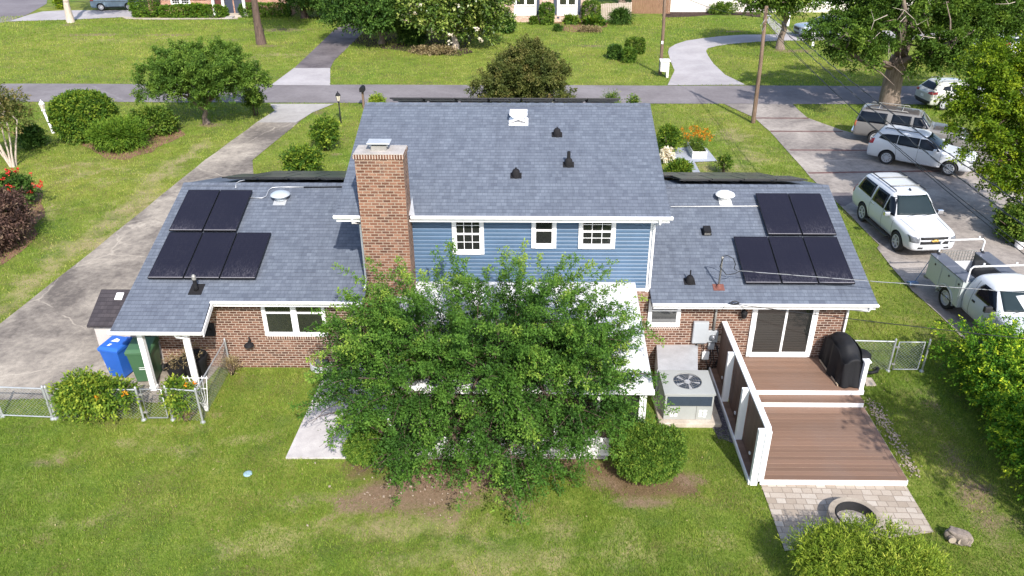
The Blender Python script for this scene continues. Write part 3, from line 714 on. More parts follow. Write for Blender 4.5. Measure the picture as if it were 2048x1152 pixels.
    litter = field([(830, 1010, 1.5, .4, .6), (900, 985, 1.3, .6, .62), (1000, 990, .7, .5, .5), (860, 950, 1.0, .7, 1.05), (960, 945, .9, .6, .95), (790, 975, .9, .6, .8), (1130, 925, .9, .4, .95), (1050, 930, .8, .4, .8), (1290, 960, 1.35, .75, 1.1), (1370, 975, .5, .3, .9), (720, 940, .6, .5, .7), (1215, 940, .7, .4, .9), (840, 1000, .8, .4, .55), (700, 1000, .7, .4, .45)])
    for n, v in (('litter', litter), ('bare', bare), ('dry', dry), ('yellow', yel)):
        a = me.attributes.new(n, 'FLOAT', 'POINT'); a.data.foreach_set('value', v.astype(np.float32))
    me.update(calc_edges=True)
    tag(link('ground', me), kind='structure')
ground()
YR0, YR1 = G(1000, 207).y, G(1000, 170.5).y
flat_sheet('road', [(-200, YR0), (-200, YR1), (200, YR1), (200, YR0)], 0.02, M['asphalt'], sub=3, jit=0.06)
flat_sheet('road', P2((-60, 90), (0, 46), (22, 43), (60, 27), (93, 8), (97, -12), (60, -60), (-300, -60), (-300, 60)), 0.02, M['asphalt_cross'])
DRIVE_L = P2((540, 209), (550, 222), (513, 246), (410, 321), (260, 443), (154, 528), (58, 603), (0, 648), (-150, 762), (-150, 803), (0, 800), (120, 797), (300, 806), (372, 812), (440, 735)) + [Vector((-9.2, 21, 0)), Vector((-9.2, 30, 0))] + P2((506, 352), (506, 321), (600, 243), (625, 226), (666, 209))
APR = P2((540, 208.5), (550, 222), (513, 246), (592, 246), (625, 226), (668, 208.5))
flat_sheet('driveway_apron', APR, 0.034, M['conc_apron'])
flat_sheet('driveway', DRIVE_L, 0.026, M['conc_old'], sub=1.2, jit=0.03)
PARK = P2((1447, 208.5), (1509, 236), (1539, 263), (1621, 355), (1680, 412), (1758, 491), (1755, 497), (1779, 532), (1826, 583), (1881, 634), (1990, 740), (2150, 900), (2400, 900), (2500, 470), (2300, 400), (2200, 285), (1950, 285), (1850, 275), (1720, 270), (1683, 261), (1615, 236), (1584, 208.5))
flat_sheet('driveway', PARK, 0.026, M['conc_right'], sub=1.2, jit=0.03)
for k, (a, b) in enumerate((((1509, 237), (1617, 237.5)), ((1541, 263.5), (1686, 264)), ((1580, 301), (1760, 302)), ((1616, 347), (1880, 343)))):
    p, q = G(*a), G(*b); w = 0.10
    flat_sheet('brick_band', [(p.x, p.y - w), (q.x, q.y - w), (q.x, q.y + w), (p.x, p.y + w)], 0.034, M['band'], sub=.6, jit=.015)
flat_sheet('driveway_patch', P2((1660, 386), (1700, 386), (1712, 400), (1690, 413), (1680, 412)), 0.030, M['conc_dark'])
FARA = P2((542, 171), (660.5, 172), (660.5, 137), (588, 137))
flat_sheet('driveway_apron', FARA, 0.036, M['conc_new'])
FARD = P2((588, 137.3), (660.5, 137.3), (668, 122), (716, 76), (745, 45), (715, 35), (690, 50), (672, 57))
flat_sheet('driveway', FARD, 0.026, M['conc_dark'])
CIRC = P2((1335, 171), (1349, 142), (1341, 122), (1336, 105), (1338, 97), (1351, 89), (1372, 82), (1399, 78), (1440, 73), (1485, 70), (1587, 69), (1660, 66), (1760, 62), (2120, 58), (2120, 76), (1800, 80), (1655, 81), (1553, 82), (1490, 86), (1457, 89), (1432, 93), (1416, 97), (1412, 103), (1416, 112), (1427, 128), (1450, 150), (1491, 170))
flat_sheet('driveway', CIRC, 0.028, M['conc_new'])
flat_sheet('path', P2((1553, 70), (1590, 70), (1562, 50), (1545, 38), (1530, 38)), 0.024, M['conc_apron'])
SIDED = P2((18, 43.5), (58, 30), (85, 23.5), (130, 21), (262, 21), (266, 36), (240, 35), (140, 40), (60, 42))
flat_sheet('driveway', SIDED, 0.030, M['conc_new'])
WALK = P2((240, 33), (252, 38.5), (300, 40), (475, 39), (478, 30), (463, 30), (459, 35), (300, 36.5), (266, 35))
flat_sheet('path', WALK, 0.034, M['conc_pad'])
PATHG = P2((1330, 300), (1360, 296), (1413, 296.5), (1434, 323), (1389, 325), (1407, 358), (1385, 358), (1350, 318))
flat_sheet('path', PATHG, 0.030, M['walk_grey'])
PATIO = P2((572, 918), (1215, 918)) + [Vector((2.9, 20.1, 0)), Vector((-6.15, 20.12, 0))]
flat_sheet('patio', PATIO, 0.055, M['conc_patio'], thick=0.15)
PAVERS = [Vector((5.72, 12.95, 0)), Vector((9.3, 13.55, 0)), Vector((9.3, 15.08, 0)), Vector((5.72, 15.15, 0))]
flat_sheet('paver_patio', PAVERS, 0.03, M['paver'], sub=.4, jit=.012)
BEDS = [P2((745, 905), (690, 955), (735, 1000), (830, 1022), (930, 990), (1000, 965), (1100, 935), (1215, 925), (1215, 918), (760, 918)), P2((1170, 935), (1215, 975), (1255, 1000), (1320, 1010), (1395, 985), (1385, 925), (1330, 900), (1220, 900))]
flat_sheet('mulch_bed', P2((110, 262), (145, 285), (180, 300), (215, 318), (250, 322), (300, 305), (345, 283), (370, 270), (350, 250), (200, 245)), 0.014, M['mulch_red'], sub=.6, jit=.15)
flat_sheet('mulch_bed', P2((700, 85), (760, 98), (850, 107), (915, 112), (945, 106), (940, 88), (960, 70), (1030, 62), (1030, 45), (740, 45)), 0.016, M['mulch_dark'], sub=1, jit=.2)
flat_sheet('mulch_bed', P2((1325, 30), (1335, 36), (1370, 34), (1430, 29.5), (1490, 31), (1520, 34), (1520, 22), (1330, 22)), 0.016, M['mulch_dark'], sub=1, jit=.15)
flat_sheet('mulch_bed', P2((1118, 50), (1122, 60), (1145, 65), (1180, 62), (1215, 54), (1215, 45), (1100, 45)), 0.018, M['mulch_red'], sub=1, jit=.12)
flat_sheet('mulch_bed', P2((-20, 380), (30, 350), (85, 375), (90, 420), (70, 480), (0, 530), (-60, 560), (-100, 400)), 0.014, M['mulch_red'], sub=.8, jit=.2)
flat_sheet('gravel_strip', [(5.0, 16.9), (5.45, 16.7), (5.45, 19.9), (5.2, 20.0), (4.95, 19)], 0.016, M['gravel'], sub=.2, jit=.05)
# pale pebbles spilled along the right side of the deck
def pebbles(name, pts, n, sp, size, mat, seed):
    rng = np.random.default_rng(seed); m = MB()
    segs = [(Vector(pts[i]), Vector(pts[i + 1])) for i in range(len(pts) - 1)]
    for i in range(n):
        a, b = segs[rng.integers(len(segs))]; q = a.lerp(b, rng.random()); s = size * rng.uniform(.5, 1.4)
        x, y = q.x + rng.normal() * sp, q.y + rng.normal() * sp
        m.obox((x, y, .03 + s * .2), Vector((s * rng.uniform(.6, 1), s * rng.uniform(-.5, .5), 0)), Vector((-s * .3, s * rng.uniform(.5, .9), s * .1)), (0, 0, s * .45))
    o = m.build(name, mat); o['kind'] = 'stuff'; return o
pebbles('pebbles', [G(1738, 805), G(1775, 855), G(1830, 950)], 420, .10, .017, M['pebble'], 3)
pebbles('pebbles', [G(740, 970), G(900, 960)], 90, .55, .018, M['pebble'], 4)
pebbles('leaf_litter', [G(720, 985), G(1000, 960), G(1200, 940)], 500, .3, .012, M['mulch'], 5)
def leaves_on_lawn(n=420, seed=9):
    rng = np.random.default_rng(seed); P = np.stack([rng.uniform(-13, 12.5, n), rng.uniform(11.8, 19.8, n), np.full(n, .07)], 1)
    k = ~inside(P, PAVERS) & ~inside(P, PATIO) & ~((P[:, 0] > 5.4) & (P[:, 0] < 9.4) & (P[:, 1] > 15)) & ~((P[:, 0] > 3.4) & (P[:, 0] < 5.4) & (P[:, 1] > 17.2)); P = P[k]; n = len(P)
    a = rng.random(n) * 6.283
    o = leaf_mesh('fallen_leaves', M['f_dry'], P, np.stack([np.cos(a), np.sin(a), rng.normal(size=n) * .2], 1), norm(np.array([0, 0, 1.]) + rng.normal(size=(n, 3)) * .3), rng.uniform(.03, .07, n), rng.uniform(.02, .04, n), rng.random(n), None); o['kind'] = 'stuff'
def inside(P, poly):
    x, y = P[:, 0], P[:, 1]; r = np.zeros(len(P), bool); n = len(poly)
    for i in range(n):
        a, b = poly[i], poly[(i + 1) % n]
        c = ((a.y > y) != (b.y > y)) & (x < (b.x - a.x) * (y - a.y) / (b.y - a.y + 1e-12) + a.x)
        r ^= c
    return r
def thin(P, rng, keep=.25):
    v = np.zeros(len(P))
    for (px, py, rx, ry, s) in BARE + DRY:
        c = G(px, py); d = ((P[:, 0] - c.x) / rx) ** 2 + ((P[:, 1] - c.y) / ry) ** 2; v = np.maximum(v, s * np.exp(-d * .9))
    return (v + rng.normal(size=len(P)) * .12 < .36) | (rng.random(len(P)) < keep)
def far_grass(n=420000, seed=6):
    rng = np.random.default_rng(seed); Y = 21.0 + 60 * rng.random(n) ** 1.5; X = rng.uniform(-1, 1, n) * (Y * .62 + 6) - .05 * Y
    P = np.stack([X, Y], 1); k = np.ones(n, bool)
    for poly in (DRIVE_L, PARK, CIRC, FARD, SIDED, PATHG, FARA, WALK, APR): k &= ~inside(P, poly)
    k &= ~((Y > YR0 - .05) & (Y < YR1 + .05)); k &= ~((X > -11.4) & (X < 9.9) & (Y < 30.2)); k &= ~((X < -60) | (X > 45)); k &= thin(P, rng)
    P = P[k]; n = len(P); s = .6 + P[:, 1] / 45
    h = rng.uniform(.03, .075, n) * s; a = rng.random(n) * 6.283; b = rng.random(n) * 6.283; w = .012 * s; t = rng.uniform(.2, .8, n)
    V = np.zeros((n, 3, 3)); V[:, 0, 0] = P[:, 0] - np.cos(a) * w; V[:, 0, 1] = P[:, 1] - np.sin(a) * w; V[:, 1, 0] = P[:, 0] + np.cos(a) * w; V[:, 1, 1] = P[:, 1] + np.sin(a) * w
    V[:, 2, 0] = P[:, 0] + np.cos(b) * h * t; V[:, 2, 1] = P[:, 1] + np.sin(b) * h * t; V[:, 2, 2] = h
    cl = np.sin(P[:, 0] * .7 + np.sin(P[:, 1] * .5) * 2) * np.sin(P[:, 1] * .45 + np.cos(P[:, 0] * .4) * 2)
    o = quads('grass', M['blade'], V, rng.random(n) * .45 + .3 + .2 * cl + .3 * (rng.random(n) < .10), None); o['kind'] = 'stuff'
def grass(n=330000, seed=5):
    rng = np.random.default_rng(seed)
    P = np.stack([rng.uniform(-15, 13.5, n), 11.3 + 10.2 * rng.random(n) ** 1.1], 1)
    k = np.ones(n, bool)
    for poly in (PATIO, PAVERS, DRIVE_L): k &= ~inside(P, poly)
    for poly in BEDS: k &= ~(inside(P, poly) & (rng.random(n) < .93))
    k &= ~((P[:, 1] > 20.1) & (P[:, 0] > -11.3) & (P[:, 0] < 9.3)); k &= ~((P[:, 0] > 5.4) & (P[:, 0] < 9.3) & (P[:, 1] > 15.1))
    k &= ~((P[:, 0] > 3.4) & (P[:, 0] < 5.45) & (P[:, 1] > 17.25)); k &= P[:, 1] < 21.5; k &= thin(P, rng, .35)
    for (px, py, rx, ry, s) in ((800, 985, 1.4, .5, 1), (90, 925, .6, .2, .8), (1290, 1005, .8, .2, 1), (800, 1040, 2, .4, .5)):
        c = G(px, py); d = ((P[:, 0] - c.x) / rx) ** 2 + ((P[:, 1] - c.y) / ry) ** 2; k &= ~((d < 1) & (rng.random(n) < s * .8))
    P = P[k]; n = len(P)
    clump = np.sin(P[:, 0] * 2.3 + np.sin(P[:, 1] * 1.7) * 2) * np.sin(P[:, 1] * 2.9 + np.cos(P[:, 0] * 1.3) * 2)
    h = rng.uniform(.03, .075, n) * (1 + .35 * clump); a = rng.random(n) * 6.283; w = .0085
    t = rng.uniform(.2, .9, n); b = rng.random(n) * 6.283
    V = np.zeros((n, 3, 3)); V[:, 0, 0] = P[:, 0] - np.cos(a) * w; V[:, 0, 1] = P[:, 1] - np.sin(a) * w
    V[:, 1, 0] = P[:, 0] + np.cos(a) * w; V[:, 1, 1] = P[:, 1] + np.sin(a) * w
    V[:, 2, 0] = P[:, 0] + np.cos(b) * h * t; V[:, 2, 1] = P[:, 1] + np.sin(b) * h * t; V[:, 2, 2] = h
    var = rng.random(n) * .55 + .14 * clump + .1 * np.sin(P[:, 0] * .9 + P[:, 1] * .7) + .12 + .3 * (rng.random(n) < .05)
    o = quads('grass', M['blade'], V, var, None); o['kind'] = 'stuff'
grass(); leaves_on_lawn(); far_grass()
# ------------------------------------------------------------------ the house
TM = math.tan(R(17))
YW, YE, ZE, YRG = 20.15, 19.7, 2.57, 24.86
YU, YUE, ZUE, YUR = 20.3, 19.85, 5.16, 25.14
rz_ = lambda y: ZE + TM * (y - YE)
ru_ = lambda y: ZUE + TM * (y - YUE)
HOUSE = thing('brick_house', 'two storey house with brick ground floor, blue vinyl upper storey and slate blue shingle roof', 'house', (0, 20.15, 0))
H = HOUSE
def gable(x0, x1, y0, y1, z0, fz, yr):       # a gabled block
    m = MB(); pr = [(x0, y0, z0), (x0, y0, fz(y0) - .13), (x0, yr, fz(yr) - .13), (x0, y1, fz(y0) - .13), (x0, y1, z0)]
    m.prism(pr, (x1 - x0, 0, 0)); return m
gable(-11.2, 9.27, YW, 2 * YRG - YW, 0, rz_, YRG).build('brick_wall', M['brick'], H)
gable(-4.72, 3.43, YU + .012, 2 * YUR - YU, 2.3, ru_, YUR).build('siding_wall', M['siding'], H)
# vinyl laps, front of the upper storey
m = MB(); z = 2.72; lap = 0.118
while z < 5.05:
    z1 = min(z + lap, 5.08)
    a, b, zc = -4.62, 3.33, z + (z1 - z) * .62
    pr = [(YU + .010, z), (YU - .026, z + .001), (YU - .024, zc), (YU - .006, z1 - .016), (YU + .010, z1 - .012)]
    m.add([(a, y, q) for y, q in pr] + [(b, y, q) for y, q in pr], [(i, i + 1, i + 6, i + 5) for i in range(4)])
    z += lap
m.build('siding', M['siding'], H)
m = MB(); m.box(-4.75, -4.615, YU - .035, YU + .09, 2.75, 5.1); m.box(3.325, 3.46, YU - .035, YU + .09, 2.62, 5.1)
m.box(-4.61, 3.32, YU - .03, YU + .02, 2.64, 2.74)
m.build('corner_trim', M['trim'], H)
def roof(name, top, down=.11):
    m = MB(); n = len(top); b = [(p[0], p[1], p[2] - down) for p in top]
    m.add(list(top) + b, [tuple(range(n))]); m.cm = 1
    m.f.append([n + i for i in range(n - 1, -1, -1)]); m.m.append(1)
    for i in range(n): m.f.append([i, i + n, (i + 1) % n + n, (i + 1) % n]); m.m.append(2)
    return m.build(name, [M['shingle'], M['trim'], M['shingle_dark']], H)
w = lambda x, y: (x, y, rz_(y)); wb = lambda x, y: (x, y, rz_(2 * YRG - y))
u = lambda x, y: (x, y, ru_(y)); ub = lambda x, y: (x, y, ru_(2 * YUR - y))
LP = -9.1
roofL = roof('roof', [w(-11.54, 18.57), w(LP + .08, 18.57), w(LP, YE), w(-4.73, YE), w(-4.73, YRG), w(-11.54, YRG)])
roof('roof', [wb(-11.54, YRG), wb(-4.73, YRG), wb(-4.73, 2 * YRG - YE), wb(-11.54, 2 * YRG - YE)])
roofR = roof('roof', [w(3.44, YE), w(9.82, YE), w(9.82, YRG), w(3.44, YRG)])
roof('roof', [wb(3.44, YRG), wb(9.82, YRG), wb(9.82, 2 * YRG - YE), wb(3.44, 2 * YRG - YE)])
roofU = roof('roof', [u(-5.3, YUE), u(3.78, YUE), u(3.78, YUR), u(-5.3, YUR)])
roof('roof', [ub(-5.3, YUR), ub(3.78, YUR), ub(3.78, 2 * YUR - YUE), ub(-5.3, 2 * YUR - YUE)])
def ridge(x0, x1, yr, fz, par):
    m = MB(); x = x0; k = 0; rr = random.Random(3)
    while x < x1 - .02:
        xe = min(x + .15, x1); z = fz(yr) + .022 + .008 * (k % 2) ; wd = .15
        m.add([(x, yr - wd, z - wd * TM), (xe, yr - wd, z - wd * TM - .004), (xe, yr, z), (x, yr, z), (xe, yr + wd, z - wd * TM), (x, yr + wd, z - wd * TM)], [(0, 1, 2, 3), (3, 2, 4, 5)])
        m.add([(x, yr - wd, z - wd * TM), (x, yr - wd, z - wd * TM - .022), (xe, yr - wd, z - wd * TM - .022), (xe, yr - wd, z - wd * TM)], [(0, 1, 2, 3)])
        x = xe; k += 1
    m.build('ridge_cap', M['shingle'], par)
ridge(-11.54, -4.73, YRG, rz_, roofL); ridge(3.44, 9.82, YRG, rz_, roofR); ridge(-5.3, 3.78, YUR, ru_, roofU)
# gutters, fascia and spouts
def gutter(x0, x1, y, z, par=H):
    m = MB(); m.prism([(x0, y + .03, z - .098), (x0, y - .05, z - .098), (x0, y - .082, z - .04), (x0, y - .082, z - .010), (x0, y - .066, z - .002), (x0, y + .03, z - .004)][::-1], (x1 - x0, 0, 0))
    return m.build('gutter', M['trim'], par, bevel=.008)
gutter(-9.11, -4.76, YE, ZE); gutter(3.46, 9.84, YE, ZE); gutter(-11.58, LP + .1, 18.57, rz_(18.57))
gutter(-5.34, -4.56, YUE, ZUE); gutter(-3.25, 3.84, YUE, ZUE)
m = MB(); m.box(-11.53, -4.8, YE + .03, YE + .05, ZE - .2, ZE - .115); m.box(3.5, 9.8, YE + .03, YE + .05, ZE - .2, ZE - .115); m.box(-5.28, 3.76, YUE + .03, YUE + .05, ZUE - .2, ZUE - .115)
m.prism([(LP + .09, 18.6, rz_(18.6) - .02), (LP + .02, YE - .02, ZE - .03), (LP + .02, YE - .02, ZE - .2), (LP + .09, 18.6, rz_(18.6) - .19)], (.03, 0, 0))
m.build('fascia', M['trim'], H)
def spout(pts, r=.042):
    m = MB(); m.tube(pts, r, 4); return m.build('downspout', M['trim'], H, bevel=.006)
spout([(-5.1, YE - .04, ZE - .1), (-5.1, YE - .02, ZE - .2), (-5.12, YW - .06, ZE - .42), (-5.12, YW - .06, .1)])
spout([(9.62, YE - .04, ZE - .1), (9.6, YE, ZE - .22), (9.2, YW - .06, ZE - .4), (9.19, YW - .06, .62)])
spout([(-4.83, YUE - .04, ZUE - .1), (-4.83, YUE, ZUE - .22), (-4.71, YU - .09, ZUE - .4), (-4.71, YU - .09, 2.92), (-4.73, YU - .3, 2.80)])
spout([(3.5, YUE - .04, ZUE - .1), (3.5, YUE, ZUE - .22), (3.42, YU - .09, ZUE - .4), (3.42, YU - .09, 2.86)])
# porch posts at the left
for i, q in enumerate((G(310, 781), (-9.62, 18.86, 0))):
    m = MB(); m.box(q[0] - .075, q[0] + .075, q[1] - .075, q[1] + .075, .16, rz_(18.86) - .12)
    m.box(q[0] - .095, q[0] + .095, q[1] - .095, q[1] + .095, .05, .17)
    m.build('porch_post', M['trim'], H, bevel=.008)
spout([(-9.78, 18.6, 2.1), (-9.78, 18.66, 2.0), (-9.52, 18.78, 1.86), (-9.52, 18.78, .1)], .04)
m = MB(); m.box(-11.3, -9.2, 18.8, 18.92, rz_(18.86) - .26, rz_(18.86) - .125); m.build('porch_beam', M['trim'], H)
m = MB(); m.box(-11.27, -11.1, YW - .03, YW + .1, 0, 2.4); m.build('corner_board', M['shed'], H)
# windows
def window(x0, x1, z0, z1, Y, cols=(), rows=0, fw=.09, parent=H, name='window', mid=.5, gridtop=True, glass='glass', sashes=1, frame='trim'):
    m = MB(); d = .055
    m.box(x0, x0 + fw, Y - d, Y, z0, z1); m.box(x1 - fw, x1, Y - d, Y, z0, z1)
    m.box(x0 + fw, x1 - fw, Y - d, Y, z1 - fw, z1); m.box(x0 + fw, x1 - fw, Y - d - .012, Y, z0, z0 + fw * 1.05)
    xs = [x0 + fw + (x1 - x0 - 2 * fw) * i / sashes for i in range(sashes + 1)]
    for i in range(1, sashes): m.box(xs[i] - fw * .75, xs[i] + fw * .75, Y - d, Y, z0 + fw * 1.05, z1 - fw)
    f = m.build(name, M[frame], parent, bevel=.006)
    zi0, zi1 = z0 + fw * 1.05, z1 - fw
    for i in range(sashes):
        a = xs[i] + (fw * .75 if i else 0); b = xs[i + 1] - (fw * .75 if i < sashes - 1 else 0)
        g = MB(); g.box(a, b, Y - .016, Y - .004, zi0, zi1); g.build('pane', M[glass], f)
        s = MB(); zm = zi0 + (zi1 - zi0) * mid; t = .028
        s.box(a, b, Y - .043, Y - .017, zm - t, zm + t * .7)
        s.box(a, a + t, Y - .036, Y - .017, zi0, zm - t); s.box(b - t, b, Y - .036, Y - .017, zi0, zm - t); s.box(a + t, b - t, Y - .036, Y - .017, zi0, zi0 + t * 1.3)
        s.box(a, a + t * .8, Y - .030, Y - .017, zm + t * .7, zi1); s.box(b - t * .8, b, Y - .030, Y - .017, zm + t * .7, zi1)
        s.build('sash', M[frame], f)
        if rows:
            k = MB()
            for j in range(1, len(cols) + 1):
                x = a + (b - a) * cols[j - 1]; k.box(x - .008, x + .008, Y - .026, Y - .017, zi0 + t * 1.4, zm - t - .002); k.box(x - .008, x + .008, Y - .026, Y - .017, zm + t * .72, zi1)
            for j in range(1, rows):
                for (p, q) in ((zi0 + t * 1.3, zm - t), (zm + t * .7, zi1)):
                    zz = p + (q - p) * j / rows; k.box(a + t * 1.01, b - t * 1.01, Y - .0245, Y - .0165, zz - .008, zz + .008)
            k.build('muntins', M[frame], f)
    return f
a, b = YP(903, 436, YU), YP(969, 507, YU); window(a.x, b.x, b.z, 5.02, YU - .012, (1 / 3, 2 / 3), 2, .1, mid=.52)
a, b = YP(1063, 437, YU), YP(1112, 495, YU); window(a.x, b.x, b.z, 5.02, YU - .012, (), 0, .1, mid=.55)
a, b = YP(1158, 437, YU), YP(1229, 496, YU); window(a.x, b.x, b.z, 5.02, YU - .012, (1 / 3, 2 / 3), 2, .1, mid=.52)
a, b = YP(521, 607, YW), YP(657, 671, YW); window(a.x, b.x, b.z, 2.5, YW, (), 0, .085, mid=.6, sashes=2)
m = MB(); m.box(a.x + .02, b.x, YW - .045, YW, b.z - .115, b.z - .004); m.build('window_sill', M['soldier_brick'], H)
a, b = YP(1297, 612, YW), YP(1358, 652, YW); window(a.x, b.x, b.z, 2.46, YW, (), 0, .085, mid=.62)
m = MB(); m.box(a.x, b.x, YW - .045, YW, b.z - .105, b.z - .004); m.build('window_sill', M['soldier_brick'], H)
# sliding patio door
ZD = .53; a, b = YP(1490, 714, YW).x, YP(1618, 714, YW).x
m = MB(); fw = .085; zt = 2.52
m.box(a, a + fw, YW - .06, YW, ZD, zt); m.box(b - fw, b, YW - .06, YW, ZD, zt); m.box(a + fw, b - fw, YW - .06, YW, zt - fw, zt); m.box(a + fw, b - fw, YW - .08, YW, ZD, ZD + .07)
door = m.build('patio_door', M['trim'], H, bevel=.006)
xm = a + (b - a) * .52
for (p, q, y) in ((a + fw, xm + .04, YW - .052), (xm - .03, b - fw, YW - .028)):
    s = MB(); t = .065; s.box(p, p + t, y, y + .022, ZD + .07, zt - fw); s.box(q - t, q, y, y + .022, ZD + .07, zt - fw); s.box(p + t, q - t, y, y + .022, ZD + .07, ZD + .15); s.box(p + t, q - t, y, y + .022, zt - fw - .06, zt - fw)
    s.build('door_leaf', M['trim'], door); g = MB(); g.box(p + t, q - t, y + .008, y + .014, ZD + .15, zt - fw - .06); g.build('pane', M['glass'], door)
m = MB(); m.tube([(a + .13, YW - .055, 1.45), (a + .13, YW - .10, 1.47), (a + .13, YW - .10, 1.67), (a + .13, YW - .055, 1.69)], .012, 6); m.build('door_handle', M['trim'], door)
# white insulated roof over the sunroom, with its walls
m = MB(); zt0, zt1 = 2.93, 2.30; y0, y1 = YU - .04, 15.95
m.prism([(-3.8, y1, zt1 - .1), (-3.8, y0, zt0 - .1), (-3.8, y0, zt0), (-3.8, y1, zt1)], (6.81, 0, 0))
SR = m.build('sunroom_roof', M['roof_white'], H, bevel=.01)
m = MB()
for i in range(1, 6):
    x = -3.8 + 6.81 * i / 6; m.prism([(x - .02, y1 + .01, zt1 + .001), (x - .02, y0 - .02, zt0 - .002), (x - .02, y0 - .02, zt0 + .022), (x - .02, y1 + .01, zt1 + .025)], (.04, 0, 0))
m.build('panel_seam', M['trim_old'], SR)
m = MB(); m.box(-3.82, 3.03, 15.84, 15.945, zt1 - .13, zt1 - .01); m.build('gutter', M['trim'], SR, bevel=.01)
sz = lambda y: zt1 - .1 + (zt0 - zt1) * (y - y1) / (y0 - y1)
m = MB(); g = MB(); kx0, kx1, ky = -3.6, 2.82, 16.1
m.box(kx0, kx1, ky, ky + .08, .06, .62); m.box(kx1 - .08, kx1, ky + .08, 20.1, .06, .62); m.box(kx0, kx0 + .08, ky + .08, 20.1, .06, .62)
m.box(kx0, kx1, ky, ky + .08, sz(ky) - .16, sz(ky) - .01)
for i in range(7):
    x = kx0 + (kx1 - kx0 - .1) * i / 6; m.box(x, x + .1, ky - .012, ky + .09, .06, sz(ky) - .012)
    if i < 6: g.box(x + .1, x + (kx1 - kx0 - .1) / 6, ky + .03, ky + .045, .62, sz(ky) - .16)
for X in (kx1 - .08, kx0):
    for i in range(1, 5):
        y = ky + (20.1 - ky) * i / 4 - .1; m.box(X - .006, X + .086, y, y + .09, .6, sz(y) - .01)
    g.add([(X + .04, ky + .09, .62), (X + .04, 20.05, .62), (X + .04, 20.05, sz(20.05) - .02), (X + .04, ky + .09, sz(ky) - .02)], [(0, 1, 2, 3)])
sw = m.build('sunroom_wall', M['trim'], H, bevel=.006); g.build('sunroom_window', M['glass'], sw)
m = MB(); m.tube([(2.86, 16.08, 2.1), (2.86, 16.05, .1)], .04, 4); m.build('downspout', M['trim_old'], sw)
# chimney
cx0, cx1, cy0, cy1 = -4.54, -3.29, 19.55, 20.24
m = MB(); m.box(cx0, cx1, cy0, cy1 + .05, 0, 6.86); ch = m.build('chimney', M['chimney_brick'], H)
m = MB(); m.box(cx0 - .03, cx1 + .03, cy0 - .03, cy1 + .03, 6.86, 6.97); m.build('brick_course', M['soldier_brick'], ch)
m = MB(); m.prism([(cx0 - .02, cy0 - .02, 6.97), (cx1 + .02, cy0 - .02, 6.97), (cx1 + .02, cy1 + .02, 6.97), (cx0 - .02, cy1 + .02, 6.97)], (0, 0, .03)); m.build('crown', M['crown'], ch, bevel=.012)
cc = Vector(((cx0 + cx1) / 2 - .02, (cy0 + cy1) / 2 + .02, 0))
m = MB(); m.box(cc.x - .20, cc.x + .20, cc.y - .13, cc.y + .13, 7.0, 7.12); m.build('flue', M['steel_dull'], ch)
m = MB(); m.prism([(cc.x - .30, cc.y - .20, 7.18), (cc.x + .30, cc.y - .20, 7.18), (cc.x + .30, cc.y + .20, 7.18), (cc.x - .30, cc.y + .20, 7.18)], (0, 0, .035))
for i in (-1, 1):
    for j in (-1, 1): m.box(cc.x + i * .22 - .012, cc.x + i * .22 + .012, cc.y + j * .12 - .012, cc.y + j * .12 + .012, 7.1, 7.205)
m.build('chimney_cap', M['galv'], ch, bevel=.012)
m = MB(); m.prism([(cx1 + .003, YUE - .02, ru_(YUE) + .012), (cx1 + .16, YUE - .02, ru_(YUE) + .012), (cx1 + .003, cy1 + .35, ru_(cy1 + .35) + .012)], (0, 0, .012)); m.build('flashing', M['galv'], ch)
# things fixed on the roofs
def on(px, py, up=False): return PL(px, py, ZUE if up else ZE, YUE if up else YE, TM)
NRM = Vector((0, -math.sin(R(17)), math.cos(R(17))))
ROT = Matrix.Rotation(R(17), 3, 'X')
def tilt(mb, c):    # local roof frame -> world
    c = Vector(c); mb.v = [tuple(c + ROT @ Vector(v)) for v in mb.v]; return mb
for (px, py, mt, nm) in ((562, 392, 'fan_dome', roofL), (1449, 392, 'white_dome', roofR)):
    c = on(px, py + 7); m = MB(); m.box(-.2, .2, -.30, .24, .004, .016); tilt(m, c)
    k = MB(); k.lathe([(.17, 0), (.17, .14), (.30, .15), (.315, .17), (.29, .21), (.2, .255), (.08, .275), (0.01, .28)], c, 24); m.cm = 0
    fan = k.build('attic_fan', M[mt], nm, smooth=True); smooth_angle(fan.data, 40); m.build('flange', M['trim_old'] if mt == 'white_dome' else M['galv'], fan)
c = on(1037, 247, True); m = MB(); m.box(-.3, .3, -.12, .28, .004, .02); tilt(m, c)
m.prism([(c.x - .27, c.y, c.z + .06), (c.x - .3, c.y - .1, c.z + .03), (c.x, c.y - .12, c.z + .16), (c.x - .05, c.y, c.z + .2)], (0, .3, 0.05)); m.prism([(c.x + .05, c.y, c.z + .2), (c.x, c.y - .12, c.z + .16), (c.x + .3, c.y - .1, c.z + .03), (c.x + .27, c.y, c.z + .06)], (0, .3, .05))
m.prism([(c.x - .27, c.y - .06, c.z + .27), (c.x - .07, c.y - .08, c.z + .13), (c.x + .07, c.y - .08, c.z + .13), (c.x + .27, c.y - .06, c.z + .27), (c.x + .27, c.y - .05, c.z + .34), (c.x - .27, c.y - .05, c.z + .34)], (0, .34, .03))
m.build('ridge_ventilator', M['trim'], roofU, bevel=.012)
